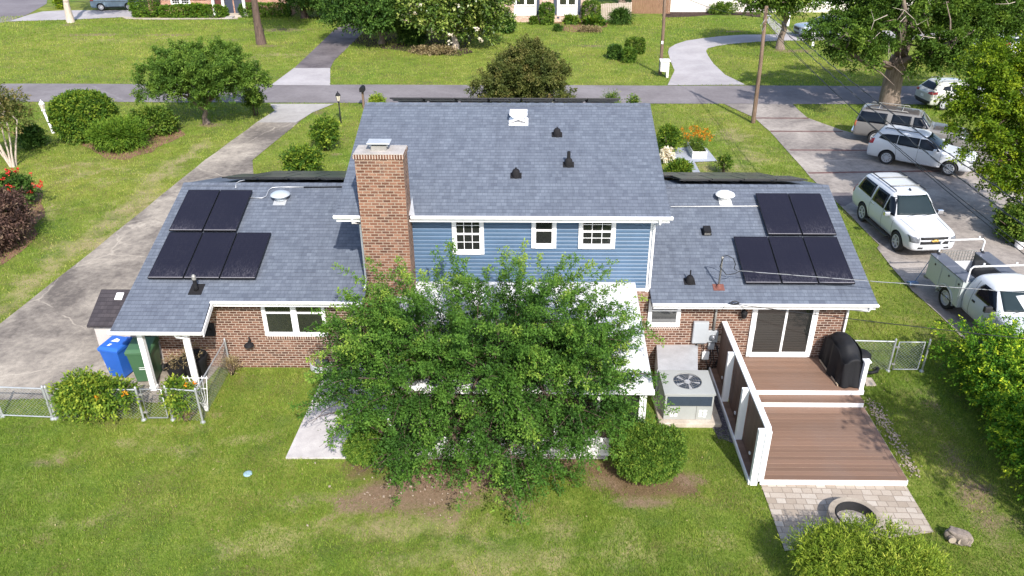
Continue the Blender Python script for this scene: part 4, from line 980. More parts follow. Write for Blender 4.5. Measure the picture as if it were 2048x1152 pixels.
def boot(px, py, par, hgt, r=.03, up=True):
    c = on(px, py, up); m = MB(); m.box(-.16, .16, -.10, .16, .004, .016); tilt(m, c)
    m.lathe([(.11, -.03), (.115, .1), (.105, .17), (.075, .215), (r, .225)], c, 16, cap=False); b = m.build('vent_boot', M['black_rubber'], par, angle=35)
    k = MB(); k.lathe([(r, .1), (r, hgt), (r * .75, hgt), (r * .75, hgt - .05)], c, 10); k.build('vent_pipe', M['black'] if hgt > .2 else M['steel_dull'], b)
boot(1114, 271, roofU, .27, .02); boot(1137, 331, roofU, .42, .05); boot(1032, 353, roofU, .27, .025); boot(1379, 565, roofR, .40, .02, False)
c = on(393, 580); m = MB(); m.box(-.19, .19, -.2, .24, .004, .014); tilt(m, c); b = m.build('vent_flashing', M['black_rubber'], roofL)
m = MB(); m.lathe([(.07, -.02), (.06, .12), (.055, .16), (.055, .42), (.06, .43), (.06, .45), (.045, .45)], c, 12); m.build('vent_pipe', M['black'], b, smooth=True)
m = MB(); m.lathe([(.058, .34), (.062, .37), (.062, .45), (.03, .50), (.005, .5)], c, 12); m.build('pipe_top', M['steel_dull'], b)
c = on(1413, 467); m = MB(); m.prism([(-.11, -.12, .02), (.11, -.12, .02), (.11, .16, .02), (-.11, .16, .02)], (0, 0, .17)); m.box(-.15, .15, -.1, .22, .004, .015); tilt(m, c); b = m.build('exhaust_vent', M['black'], roofR, bevel=.008)
m = MB()
for i in range(3): m.box(-.09, .09, -.128, -.121, .05 + i * .03, .062 + i * .03)
tilt(m, c); m.build('vent_grille', M['steel_dull'], b)
def conduit(pts, mt='steel', r=.016, par=roofL, h=.04, up=False, nm='conduit'):
    m = MB(); m.tube([on(x, y, up) + NRM * h for x, y in pts], r, 6); return m.build(nm, M[mt], par, smooth=True)
conduit([(500, 397.5), (525, 398), (533, 394), (538, 382), (545, 377), (560, 376), (610, 376)]); conduit([(608, 376.5), (684, 375.5)], 'black', .022)
conduit([(472, 378), (473, 368), (480, 364), (490, 362)], 'steel', .012); conduit([(1341, 415), (1520, 414)], 'trim_old', .013, roofR)
# electrical mast and the coil of cable at the eave
c = on(1437, 575); MAST = c + Vector((0, 0, 1.0))
m = MB(); m.lathe([(.028, 0), (.028, .92), (.036, .93), (.036, .99), (.01, 1.0)], c, 10); ms = m.build('service_mast', M['steel_dull'], roofR, smooth=True)
m = MB(); m.box(-.16, .16, -.13, .13, .004, .014); tilt(m, c); m.lathe([(.1, .0), (.06, .07), (.032, .12)], c, 12); m.build('mast_flashing', M['rust'], ms)
m = MB(); T = MAST
m.tube([T, T + Vector((.12, -.05, .05)), T + Vector((.28, -.08, -.02)), T + Vector((.37, -.08, -.2)), T + Vector((.35, -.08, -.36)), T + Vector((.45, -.06, -.42))], .012, 6)
m.tube([T + Vector((.02, -.03, -.05)), T + Vector((-.06, -.05, -.3)), T + Vector((.05, -.06, -.42)), T + Vector((.16, -.08, -.55)), T + Vector((.4, -.08, -.5)), T + Vector((.55, -.06, -.42))], .011, 6)
m.build('drop_cable', M['wire'], ms)
m = MB(); c = Vector((5.75, YE - .07, ZE + .04))
for k in range(3): m.tube([c + Vector((math.cos(a * .5) * (.1 + .015 * k), -.02 * k, math.sin(a * .5) * .05 + .03)) for a in range(14)], .009, 5)
m.tube([c + Vector((-.1, 0, 0)), c + Vector((-.25, .0, -.06)), c + Vector((-.33, -.02, -.2))], .007, 5); m.build('cable_coil', M['wire'], H)
# wall fittings
m = MB(); c = YP(501, 683, YW - .02); m.lathe([(.03, 0), (.035, .02), (.02, .05), (.02, .16)], c + Vector((0, -.06, .04)), 10); m.lathe([(.145, 0), (.13, .05), (.07, .09), (.02, .1)], c + Vector((0, -.16, -.05)), 18); m.box(c.x - .03, c.x + .03, c.y - .15, c.y, c.z + .05, c.z + .08); m.build('wall_lamp', M['black'], H, angle=35)
m = MB(); c = YP(1486, 627, YW); m.box(c.x - .04, c.x + .04, YW - .04, YW, c.z + .0, c.z + .22); m.lathe([(.05, -.02), (.075, .02), (.09, .12), (.1, .16), (.05, .22), (.01, .25)], (c.x, YW - .13, c.z - .06), 14); m.build('wall_lamp', M['black'], H, angle=35)
m = MB(); c = YP(421, 657, YW); m.prism([(c.x - .2, YW, c.z - .2), (c.x - .2, YW - .12, c.z - .2), (c.x - .2, YW - .05, c.z + .2), (c.x - .2, YW, c.z + .2)], (.34, 0, 0)); m.lathe([(.1, .0), (.1, .06), (.05, .1)], (c.x - .03, YW - .1, c.z - .02), 14, 'Z'); m.build('wall_vent', M['black'], H, bevel=.006)
# window well and crawl vent
c = G(640, 738); m = MB(); n = 14
for k in range(4):
    pts = [(c.x + .06 + .33 * math.cos(math.pi + math.pi * i / n), YW - .01 + .3 * math.sin(math.pi + math.pi * i / n), .03 + .055 * k) for i in range(n + 1)]; m.tube(pts, .03, 6)
m.build('window_well', M['galv'], H, smooth=True)
m = MB(); m.box(c.x - .14, c.x + .28, YW - .02, YW - .002, .1, .33); cv = m.build('crawl_vent', M['black'], H)
m = MB()
for k in range(6): m.box(c.x - .12, c.x + .26, YW - .027, YW - .021, .125 + k * .034, .135 + k * .034)
m.build('vent_grille', M['steel_dull'], cv)
# a back wall face for the front of the house (out of sight): door and two windows
for x in (-8.5, 5.5): window(x, x + 1.6, 1.0, 2.3, 2 * YRG - YW + .06, (), 0, .08)

# ------------------------------------------------------------------ solar panels (each one its own thing)
PWD, PHT = 1.03, 2.0
def panel(x, y, fz, label, group, back=0.0):
    t = thing('solar_panel', label, 'solar panel', (0, 0, 0), 0, group)
    m = MB(); m.box(.012, PWD - .012, .012, PHT - .012, .0, .038); m.build('cells', M['pv'], t, world=False)
    m = MB(); m.box(0, PWD, 0, .014, -.004, .0405); m.box(0, PWD, PHT - .014, PHT, -.004, .0405); m.box(0, .014, .014, PHT - .014, -.004, .0405); m.box(PWD - .014, PWD, .014, PHT - .014, -.004, .0405)
    m.build('frame', M['pv_frame'], t, world=False)
    for yy in (.45, 1.55): m = MB(); m.box(.03, PWD - .03, yy - .025, yy + .025, -.06, -.005); m.build('mounting_rail', M['steel_dull'], t, world=False)
    return t
P0 = panel(0, 0, None, '', 'solar panels on the left back roof')
GL, GR = 'solar panels on the left back roof', 'solar panels on the right back roof'
ang = R(17)
first = True
def put(x, y, label, group, sgn=1, fz=rz_, lift=.1, xr=False):
    global first
    o = P0 if first else copy_tree(P0, (0, 0, 0), 0, label, group); first = False
    yy = y if sgn > 0 else y
    z = (fz(y) if sgn > 0 else fz(2 * (YRG if fz is rz_ else YUR) - y)) + lift
    o.location = (x, yy, z); o.rotation_euler = (ang * sgn, 0, 0); o['label'] = label; o['group'] = group
    return o
yb, yt = 20.42, 22.42
for i, x in enumerate((-11.13, -10.075, -9.02)):
    put(x, yb, ('black solar panel on the left roof, lower row, beside the outer roof edge', 'black solar panel on the left roof, lower row, directly above the metal vent pipe', 'black solar panel on the left roof, lower row, dusty one nearest the chimney')[i], GL)
for i, x in enumerate((-11.25 + .02, -10.17)): put(x + .05, yt, ('black solar panel on the left roof, upper row, beside the outer roof edge', 'black solar panel on the left roof, upper row, joined to the curved conduit')[i], GL)
yb, yt = 20.34, 22.36
for i, x in enumerate((6.20, 7.255, 8.31)):
    put(x, yb, ('black solar panel on the right roof, lower row, beside the service mast', 'black solar panel on the right roof, lower row, the middle one', 'black solar panel on the right roof, lower row, at the outer roof edge')[i], GR)
for i, x in enumerate((7.28, 8.335)): put(x, yt, ('black solar panel on the right roof, upper row, met by the white conduit', 'black solar panel on the right roof, upper row, at the outer roof edge')[i], GR)
FL = 'black solar panel seen edge on behind the left ridge'
for i in range(4): put(-10.35 + 1.06 * i, YRG + .28, 'dark solar panel lying just behind the left roof ridge, nearly edge on', 'solar panels behind the left ridge', -1, rz_, .16)
for i in range(4): put(-9.85 + 1.06 * i, YRG + 2.28, 'dark solar panel in the far row behind the left roof ridge', 'far row of solar panels behind the left ridge', -1, rz_, .16)
for i in range(7): put(-4.55 + 1.06 * i, YUR + .22, 'dark solar panel edge showing above the upper roof ridge', 'solar panels behind the upper ridge', -1, ru_, .15)
for i in range(4): put(5.0 + 1.06 * i, YRG + .28, 'dark solar panel lying just behind the right roof ridge, nearly edge on', 'solar panels behind the right ridge', -1, rz_, .16)
for i in range(4): put(4.5 + 1.06 * i, YRG + 2.28, 'dark solar panel in the far row behind the right roof ridge', 'far row of solar panels behind the right ridge', -1, rz_, .16)
# ------------------------------------------------------------------ deck, privacy wall, grill
DX0, DX1 = 5.72, 9.27
DECK = thing('wooden_deck', 'two level brown plank deck with white fascia in front of the patio door', 'deck', (7.5, 17.5, 0))
def boards(x0, x1, y0, y1, z, name, border=True):
    m = MB(); bw = .142; ya = y0 + (bw if border else 0); xb = x1 - (bw if border else 0)
    if border:
        m.box(x0, x1, y0, y0 + bw - .006, z - .025, z); m.box(x1 - bw + .006, x1, y0 + bw, y1, z - .025, z)
    y = ya
    while y < y1 - .02:
        m.box(x0, xb - .004, y + .007, min(y + bw - .008, y1), z - .025, z); y += bw
    o = m.build(name, M['deck'], DECK)
    m = MB(); m.box(x0 + .02, x1 - .02, y0 + .02, y1, z - .05, z - .010); m.build('pale_gap_slab', M['beige_box'], DECK)  # pale slab below the boards: dust and bright edges coloured into the gaps
    return o
boards(DX0 + .1, DX1, 18.43, 20.1, .52, 'deck_boards'); boards(DX0 + .1, DX1 + .02, 18.08, 18.42, .355, 'step_boards', False); boards(DX0 - .02, DX1 + .04, 15.13, 18.06, .19, 'deck_boards')
m = MB(); m.box(DX0 + .1, DX1 - .01, 18.405, 18.428, .36, .494); m.box(DX0 + .1, DX1 + .01, 18.055, 18.078, .195, .329); m.box(DX0 - .03, DX1 + .05, 15.10, 15.125, .01, .164); m.box(DX1 + .005, DX1 + .03, 18.44, 20.1, .3, .494); m.box(DX1 + .042, DX1 + .062, 15.13, 18.05, .01, .164)
m.build('fascia', M['trim'], DECK, bevel=.004)
m = MB(); m.box(DX0 + .12, DX1 - .02, 18.45, 20.1, .02, .46); m.box(DX0, DX1, 15.15, 18.04, .01, .13); m.build('joists', M['black'], DECK)
q = (9.30, 18.50); m = MB(); m.box(q[0] - .06, q[0] + .06, q[1] - .06, q[1] + .06, .37, 1.43); m.box(q[0] - .085, q[0] + .085, q[1] - .085, q[1] + .085, .36, .5); nw = m.build('newel_post', M['trim'], DECK, bevel=.005)
m = MB(); m.box(q[0] - .095, q[0] + .095, q[1] - .095, q[1] + .095, 1.43, 1.465); m.add([(q[0] - .08, q[1] - .08, 1.467), (q[0] + .08, q[1] - .08, 1.467), (q[0] + .08, q[1] + .08, 1.467), (q[0] - .08, q[1] + .08, 1.467), (q[0], q[1], 1.52)], [(0, 1, 4), (1, 2, 4), (2, 3, 4), (3, 0, 4)]); m.build('post_cap', M['trim'], nw)
WALL = thing('privacy_screen', 'white framed privacy screen with three brown board panels along the deck', 'privacy screen', (5.6, 17.5, 0))
ys = [15.06, 16.72, 18.40, 20.08]; zt = 1.72; wx0, wx1 = 5.62, 5.70
for i in range(3):
    a, b = ys[i] + .1, ys[i + 1] - .03; m = MB(); k = 9
    for j in range(k): m.box(wx0, wx1, a, b, .12 + (zt - .15) * j / k, .12 + (zt - .15) * (j + 1) / k - .008)
    m.build('panel', M['deck_panel'], WALL)
    m = MB(); m.box(5.44, wx0 - .004, a - .02, b, .10, .13); m.build('ledge', M['deck'], WALL)
    m = MB(); m.box(wx0 - .035, wx0 - .004, (a + b) / 2 - .04, (a + b) / 2 + .04, .3, .36); m.build('step_light', M['trim'], WALL)
for i, y in enumerate(ys[:3]):
    m = MB(); m.box(5.44, 5.615, y, y + .13, 0.02, zt - .012); m.build('post', M['trim'], WALL, bevel=.005)
m = MB(); m.box(5.60, 5.74, 15.02, 15.16, .195, zt); m.box(5.60, 5.755, 15.165, 20.1, zt - .02, zt + .03); m.build('top_rail', M['trim'], WALL, bevel=.005)
m = MB(); m.box(5.40, 5.44, 15.1, 20.1, .02, .14); m.build('base_board', M['trim'], WALL)
m = MB(); m.box(5.705, 5.735, 15.17, 20.08, .53, .6); m.build('inner_trim', M['trim'], WALL)
# covered grill
rng = np.random.default_rng(11)
GRILL = thing('covered_grill', 'barbecue grill under a draped black cloth cover on the upper deck', 'grill', (8.98, 19.3, .52))
bm = bmesh.new(); bmesh.ops.create_cube(bm, size=1)
for v in bm.verts: v.co = Vector((v.co.x * .66, v.co.y * 1.5, (v.co.z + .5) * 1.2))
bmesh.ops.subdivide_edges(bm, edges=bm.edges[:], cuts=17, use_grid_fill=True)
for v in bm.verts:
    x, y, z = v.co; f = z / 1.2
    hood = math.exp(-((y - .08) / .52) ** 6)
    top = .90 + .27 * hood
    if f > .93: z = z - 1.2 + top * (1 - .25 * (abs(x) / .33) ** 3)
    else: z = f * top
    k = 1 - .10 * f * (1 - hood) - .16 * max(f - .75, 0) * 2
    x *= k; y *= 1 - .05 * f
    fold = (abs(math.sin(y * 6.5 + x * 3)) - .6) * .11 + (abs(math.sin(x * 9 - y * 3 + 1)) - .6) * .07 + math.sin(y * 23 + 1.3 + z * 2) * .022
    s = (1.15 - f) * 1.2
    n = Vector((x / .33, y / .75, 0)); n = n.normalized() if n.length > .1 else n
    v.co = Vector((x + n.x * fold * s, y + n.y * fold * s, z + math.sin(x * 13 + y * 9) * .012 * f))
me = bpy.data.meshes.new('cover'); bm.to_mesh(me); bm.free(); me.materials.append(M['cloth'])
for p in me.polygons: p.use_smooth = True
o = link('cover', me, GRILL); s = o.modifiers.new('s', 'SUBSURF'); s.levels = 1; s.render_levels = 1
GRILL.rotation_euler = (0, 0, R(4))
m = MB(); m.box(-.36, -.34, -.7, .6, .02, .07); m.build('shelf_edge', M['beige_box'], GRILL, world=False)
m = MB()
for y in (-.68, .62): m.lathe([(.05, -.02), (.055, 0), (.05, .02)], (-.25, y, .055), 12, 'X')
m.build('wheel', M['tyre'], GRILL, world=False)
c = G(1713, 712, .0); BIN = thing('kettle_grill', 'round black lidded kettle behind the covered grill and newel post', 'grill', (9.72, 19.75, 0))
m = MB(); m.lathe([(.08, .50), (.22, .58), (.27, .72), (.275, .76)], (9.72, 19.75, 0), 22); m.build('bowl', M['black'], BIN, smooth=True)
m = MB(); m.lathe([(.285, .77), (.27, .86), (.2, .93), (.08, .97), (.02, .975)], (9.72, 19.75, 0), 22); m.build('lid', M['black'], BIN, smooth=True)
m = MB()
for a in (.5, 2.6, 4.7): m.tube([(9.72 + .18 * math.cos(a), 19.75 + .18 * math.sin(a), .6), (9.72 + .3 * math.cos(a), 19.75 + .3 * math.sin(a), 0)], .014, 6)
m.build('leg', M['steel_dull'], BIN)
m = MB(); c = G(1725, 748); m.tube([c + Vector((0, 0, .06)), c + Vector((.25, -.02, .06)), c + Vector((.42, .02, .08)), c + Vector((.5, .15, .1)), c + Vector((.52, .25, .06))], .05, 8)
tag(m.build('drain_pipe', M['black'], smooth=True), 'curved black drain pipe end lying in the grass beside the deck', 'pipe')
c = G(1737, 765); m = MB(); m.box(c.x - .15, c.x + .16, c.y - .2, c.y + .2, 0, .05); tag(m.build('stepping_stone', M['conc_pad'], bevel=.015), 'pale square stepping stone beside the white newel post', 'paving stone')
# ------------------------------------------------------------------ air conditioner, duct, electrical boxes
AC = thing('air_conditioner', 'boxy beige package air conditioner with top fan on a concrete pad', 'air conditioner', (4.3, 18.1, 0))
ax0, ax1, ay0, ay1, az = 3.62, 5.0, 17.52, 18.66, 1.0
m = MB(); m.box(ax0 - .1, ax1 + .22, ay0 - .16, ay1 + .1, -.05, .13); m.build('concrete_pad', M['conc_pad'], AC, bevel=.02)
cxx, cyy, cr = 4.33, 18.12, .39
m = MB(); m.box(ax0 + .03, ax1 - .03, ay0 + .02, ay1, .13, .96); m.build('cabinet', M['ac'], AC, bevel=.015)
m = MB(); n = 32       # lid with a round opening
ring = [(cxx + cr * math.cos(2 * math.pi * i / n), cyy + cr * math.sin(2 * math.pi * i / n)) for i in range(n)]
def edge(a):
    c, s = math.cos(a), math.sin(a); t = min(((ax1 - cxx) if c > 0 else (ax0 - cxx)) / c if abs(c) > 1e-6 else 9, ((ay1 - cyy) if s > 0 else (ay0 - cyy)) / s if abs(s) > 1e-6 else 9); return (cxx + c * t, cyy + s * t)
out = []
angs = sorted([2 * math.pi * i / n for i in range(n)] + [math.atan2(y - cyy, x - cxx) % (2 * math.pi) for x in (ax0, ax1) for y in (ay0, ay1)])
vi = [(cxx + cr * math.cos(a), cyy + cr * math.sin(a), az + .012) for a in angs]; vr = [(cxx + cr * 1.1 * math.cos(a), cyy + cr * 1.1 * math.sin(a), az + .012) for a in angs]; vo = [(*edge(a), az) for a in angs]; vd = [(x, y, az - .05) for x, y, z in vo]; vn = [(x, y, az - .1) for x, y, z in vi]
N = len(angs); V = vi + vr + vo + vd + vn; f = []
for i in range(N):
    j = (i + 1) % N; f += [(i, j, N + j, N + i), (N + i, N + j, 2 * N + j, 2 * N + i), (2 * N + i, 2 * N + j, 3 * N + j, 3 * N + i), (4 * N + i, 4 * N + j, j, i)]
m.add(V, f); LID = m.build('lid', M['ac'], AC)
m = MB(); m.lathe([(cr - .004, az - .02), (cr - .01, az - .028), (.05, az - .03)], (cxx, cyy, 0), 30); m.build('fan_well', M['ac_dark'], LID)
m = MB()
for k in range(5):
    a = k * 2 * math.pi / 5
    for s in range(1): m.add([(cxx + .06 * math.cos(a), cyy + .06 * math.sin(a), az - .02), (cxx + .34 * math.cos(a - .32), cyy + .34 * math.sin(a - .32), az - .012), (cxx + .35 * math.cos(a + .1), cyy + .35 * math.sin(a + .1), az - .024), (cxx + .08 * math.cos(a + .6), cyy + .08 * math.sin(a + .6), az - .026)], [(0, 1, 2, 3)])
m.lathe([(.09, az - .02), (.09, az - .005), (.05, az)], (cxx, cyy, 0), 16); m.build('fan', M['galv'], LID)
m = MB()
for r in (.1, .17, .24, .31, .38): m.tube([(cxx + r * math.cos(a * .2095), cyy + r * math.sin(a * .2095), az + .035 * (1 - (r / .42) ** 2) + .008) for a in range(31)], .0035, 4)
for a in range(10): m.tube([(cxx + r * math.cos(a * .628), cyy + r * math.sin(a * .628), az + .035 * (1 - (r / .42) ** 2) + .010) for r in (.09, .24, .40)], .004, 4)
m.build('fan_grille', M['steel_dull'], LID)
m = MB(); m.box(ax0 + .09, ax1 - .08, ay0 + .008, ay0 + .03, .60, .90); lv = m.build('coil_panel', M['ac_dark'], AC)
m = MB()
for k in range(14): m.box(ax0 + .10, ax1 - .09, ay0 + .002, ay0 + .007, .61 + k * .02, .619 + k * .02)
m.build('louvre', plain('coil_fin', (0.06, 0.08, 0.11), 0.5, 0.3), lv)
m = MB(); m.box(4.52, 4.535, ay0 + .012, ay0 + .019, .14, .58); m.box(ax0 + .03, ax1 - .03, ay0 + .012, ay0 + .019, .585, .594); m.build('panel_seam', M['steel_dull'], AC)
m = MB()
for (x, z, a, b) in ((4.60, .40, .09, .06), (4.72, .40, .1, .06), (4.60, .30, .09, .07), (4.72, .29, .1, .08), (4.60, .23, .1, .04), (4.72, .22, .08, .04), (3.82, .24, .08, .12), (3.93, .24, .09, .12)): m.box(x, x + a, ay0 + .011, ay0 + .017, z, z + b)
m.build('data_label', M['sticker'], AC)
DUCT = thing('metal_duct', 'sloping galvanised sheet metal duct between air conditioner and brick wall', 'duct', (4.2, 19.4, 0))
m = MB(); a = YP(1313, 690, YW - .02); b = YP(1396, 689, YW - .02)
m.add([(3.6, 18.68, .97), (4.72, 18.68, .97), (b.x, YW - .02, b.z), (a.x, YW - .02, a.z), (3.6, 18.68, .2), (4.72, 18.68, .2), (b.x, YW - .02, .2), (a.x, YW - .02, .2)], [(0, 1, 2, 3), (0, 4, 5, 1), (1, 5, 6, 2), (3, 7, 4, 0), (2, 6, 7, 3)])
m.build('duct', M['galv'], DUCT, bevel=.01); m = MB(); m.add([(4.3, 18.75, 1.0), (4.70, 18.75, .985), (b.x - .04, 19.6, b.z - .12), (b.x - .28, 19.9, b.z - .03)], [(0, 1, 2, 3)]); 
m = MB(); m.box(3.58, 4.74, 18.665, 18.70, .3, .985); m.build('duct_flange', M['galv'], DUCT)
def wallbox(name, label, px0, py0, px1, py1, d, mat, extra=None, bev=.012):
    a, b = YP(px0, py0, YW), YP(px1, py1, YW); t = thing(name, label, 'utility box', ((a.x + b.x) / 2, YW, b.z))
    m = MB(); m.box(a.x, b.x, YW - d, YW - .004, b.z, a.z); m.build('case', M[mat], t, bevel=bev)
    return t, a, b
t, a, b = wallbox('breaker_box', 'tall grey metal breaker box on the brick wall above the duct', 1387, 641, 1412, 683, .12, 'grey_box')
m = MB(); m.box(a.x + .02, b.x - .02, YW - .128, YW - .121, b.z + .02, a.z - .03); m.build('cover', M['grey_box'], t, bevel=.004)
t, a, b = wallbox('electric_meter', 'grey meter box with round glass meter beside the breaker box', 1414, 659, 1433, 681, .11, 'grey_box')
c = ((a.x + b.x) / 2, YW - .11, (a.z + b.z) / 2); m = MB(); m.lathe([(.085, .0), (.085, -.05), (.07, -.09), (.02, -.1)], c, 20, 'Y'); m.build('meter_glass', M['head_lens'], t, smooth=True)
m = MB(); m.lathe([(.095, 0), (.095, -.018), (.086, -.02)], c, 20, 'Y'); m.build('meter_ring', M['chrome'], t)
m = MB(); m.tube([(c[0] + .02, YW - .06, a.z), (c[0] + .03, YW - .06, 2.42)], .035, 8); m.build('riser_pipe', M['steel_dull'], t, smooth=True)
t, a, b = wallbox('junction_box', 'small grey junction box directly below the round meter', 1416, 684, 1427, 696, .09, 'grey_box')
t, a, b = wallbox('junction_box', 'small beige utility box right of the round meter', 1435, 670, 1447, 680, .08, 'beige_box')
t, a, b = wallbox('disconnect_box', 'low pale disconnect box among the cables by the duct corner', 1404, 701, 1416, 716, .1, 'sticker')
c = G(1438, 730); m = MB(); m.box(5.02, 5.22, 18.9, 19.25, .0, .42); tag(m.build('ground_box', M['grey_box'], bevel=.015), 'grey square ground box beside the privacy screen base', 'utility box')
m = MB(); rr = random.Random(5)
for (p, q) in (((1404, 683), (1405, 703)), ((1420, 696), (1414, 740)), ((1424, 696), (1420, 742)), ((1430, 682), (1428, 738)), ((1410, 716), (1412, 742)), ((1434, 690), (1424, 735)), ((1398, 683), (1398, 690)), ((1412, 690), (1418, 690))):
    a, b = YP(*p, YW), YP(*q, YW); a.y = b.y = YW - .05; c = a.lerp(b, .5) + Vector((rr.uniform(-.12, .12), -.05, 0)); m.tube([a, a.lerp(c, .5) , c, b], .014, 6)
tag(m.build('cable_bundle', M['wire'], smooth=True), 'loose dark cables and conduits hanging below the meter', 'cables')

# ------------------------------------------------------------------ left side: shed, bins, pots, fences
c = G(214, 706); SH = thing('storage_shed', 'small grey storage shed with dark shingle roof beside the house corner', 'shed', (-12.35, 20.6, 0))
sx0, sx1, sy0, sy1 = -13.0, -11.62, 20.2, 21.9
m = MB(); m.prism([(sx0, sy0, 0), (sx0, sy1, 0), (sx0, sy1, 1.62), (sx0, (sy0 + sy1) / 2 + .2, 1.95), (sx0, sy0, 1.45)], (sx1 - sx0, 0, 0)); m.build('wall', M['shed'], SH, bevel=.01)
m = MB(); m.prism([(sx0 - .12, sy0 - .12, 1.42), (sx0 - .12, (sy0 + sy1) / 2 + .25, 1.99), (sx0 - .12, (sy0 + sy1) / 2 + .25, 2.05), (sx0 - .12, sy0 - .12, 1.48)][::-1], (sx1 - sx0 + .24, 0, 0))
m.prism([(sx0 - .12, (sy0 + sy1) / 2 + .252, 1.99), (sx0 - .12, sy1 + .12, 1.58), (sx0 - .12, sy1 + .12, 1.64), (sx0 - .12, (sy0 + sy1) / 2 + .252, 2.05)][::-1], (sx1 - sx0 + .24, 0, 0)); rf = m.build('roof', M['shingle_dark'], SH)
c = PL(238, 594, 1.48, sy0 - .12, .57 / 1.22); m = MB(); m.add([(c.x - .1, c.y - .1, c.z - .035), (c.x + .12, c.y - .1, c.z - .035), (c.x + .12, c.y + .12, c.z + .07), (c.x - .1, c.y + .12, c.z + .07)], [(0, 1, 2, 3)]); m.prism([(c.x - .1, c.y - .1, c.z - .04), (c.x + .12, c.y - .1, c.z - .04), (c.x + .12, c.y + .12, c.z + .065), (c.x - .1, c.y + .12, c.z + .065)], (0, 0, .02)); m.build('skylight', M['sticker'], rf)
m = MB(); m.box(-12.6, -12.5, sy0 - .03, sy0 - .002, 1.1, 1.25); m.build('latch', M['trim'], SH)
def cart(name, label, loc, rz, mat, s=1.0):
    t = thing(name, label, 'wheeled bin', loc, rz); k = MB()
    def ring(w, d, z, dy=0): return [(-w, -d + dy, z), (w, -d + dy, z), (w, d + dy, z), (-w, d + dy, z)]
    L = [ring(.25 * s, .26 * s, .05), ring(.27 * s, .29 * s, .35), ring(.31 * s, .35 * s, .95 * s), ring(.335 * s, .375 * s, .96 * s), ring(.335 * s, .375 * s, 1.03 * s)]
    V = sum(L, []); f = [(3, 2, 1, 0)] + [(4 * i + j, 4 * i + (j + 1) % 4, 4 * i + 4 + (j + 1) % 4, 4 * i + 4 + j) for i in range(4) for j in range(4)] + [(16, 17, 18, 19)]
    k.add(V, f); k.box(-.12 * s, .12 * s, -.30 * s, -.285 * s, .42, .62); k.build('body', M[mat], t, world=False, bevel=.018)
    k = MB(); k.add([(-.35 * s, -.40 * s, 1.035 * s), (.35 * s, -.40 * s, 1.035 * s), (.35 * s, .37 * s, 1.035 * s), (-.35 * s, .37 * s, 1.035 * s), (-.31 * s, -.30 * s, 1.10 * s), (.31 * s, -.30 * s, 1.10 * s), (.31 * s, .3 * s, 1.13 * s), (-.31 * s, .3 * s, 1.13 * s)], [(0, 1, 5, 4), (1, 2, 6, 5), (2, 3, 7, 6), (3, 0, 4, 7), (4, 5, 6, 7), (3, 2, 1, 0)])
    ld = k.build('lid', M[mat], t, world=False, bevel=.015)
    k = MB(); k.tube([(-.26 * s, .38 * s, .98 * s), (-.26 * s, .47 * s, 1.0 * s), (.26 * s, .47 * s, 1.0 * s), (.26 * s, .38 * s, .98 * s)], .018, 6); k.build('handle', M[mat], t, world=False)
    for x in (-.3 * s, .3 * s): k = MB(); k.lathe([(.11, -.03), (.12, -.015), (.12, .015), (.11, .03)], (x, .3 * s, .12), 16, 'X'); k.build('wheel', M['tyre'], t, world=False)
    if mat == 'blue_plastic':
        k = MB(); k.add([(-.14, -.02, 1.121), (.1, .0, 1.121), (.08, .12, 1.128), (-.06, .16, 1.13)], [(0, 1, 2, 3)]); k.add([(-.1, -.24, 1.11), (-.02, -.22, 1.111), (0, -.12, 1.116), (-.08, -.13, 1.116)], [(0, 1, 2, 3)]); k.build('scuff', M['sticker'], ld, world=False)
    else:
        k = MB(); k.box(-.1, .1, -.318 * s, -.302 * s, .50, .51); k.box(-.1, .1, -.322 * s, -.306 * s, .56, .57); k.build('grip', M['sticker'], t, world=False)
    return t
p = G(243, 752); cart('recycling_bin', 'bright blue wheeled recycling bin beside the green bin', (-12.2, 19.75, .03), R(-14), 'blue_plastic', 1.0)
cart('rubbish_bin', 'dark green wheeled rubbish bin behind the white porch post', (-11.32, 19.55, .03), R(6), 'green_plastic', 1.08)
for k, (x, y, r, lab) in enumerate(((-10.45, 19.55, .30, 'black planter pot with dry stalks, left of the porch downspout'), (-9.92, 19.62, .36, 'larger black planter pot with dry stalks, right of the porch downspout'))):
    t = thing('planter_pot', lab, 'plant pot', (x, y, 0), 0); h = .5 + .25 * k
    m = MB(); m.lathe([(r * .75, .03), (r * .95, h * .7), (r * 1.08, h * .9), (r * 1.08, h), (r * .96, h), (r * .92, h - .1), (.02, h - .1)], (x, y, 0), 24); m.build('pot', M['black'], t, angle=35)
    rg = np.random.default_rng(40 + k); ds = crown('dry_stalks', M['f_dry'], rg, [(np.array([x, y, h + .05]), np.array([r * .6, r * .6, .1]))], t, n=26, tl=.35, nl=12, leaf=.09, wid=.018, up=1.0, droop=.5); ds['kind'] = 'stuff'
def chain_link(m, a, b, z0, z1, s=.105, r=.0026):
    a = Vector(a); b = Vector(b); L = (b - a).length; d = (b - a) / L; hgt = z1 - z0
    u = -hgt
    while u < L:
        for sg in (1, -1):
            p0, p1 = u, u + hgt
            lo, hi = max(p0, 0), min(p1, L)
            if hi - lo < .02: continue
            f0, f1 = (lo - p0) / hgt, (hi - p0) / hgt
            zz = (z0 + f0 * hgt, z0 + f1 * hgt) if sg > 0 else (z1 - f0 * hgt, z1 - f1 * hgt)
            A = a + d * lo; B = a + d * hi; m.tube([(A.x, A.y, zz[0]), (B.x, B.y, zz[1])], r, 3, caps=False)
        u += s
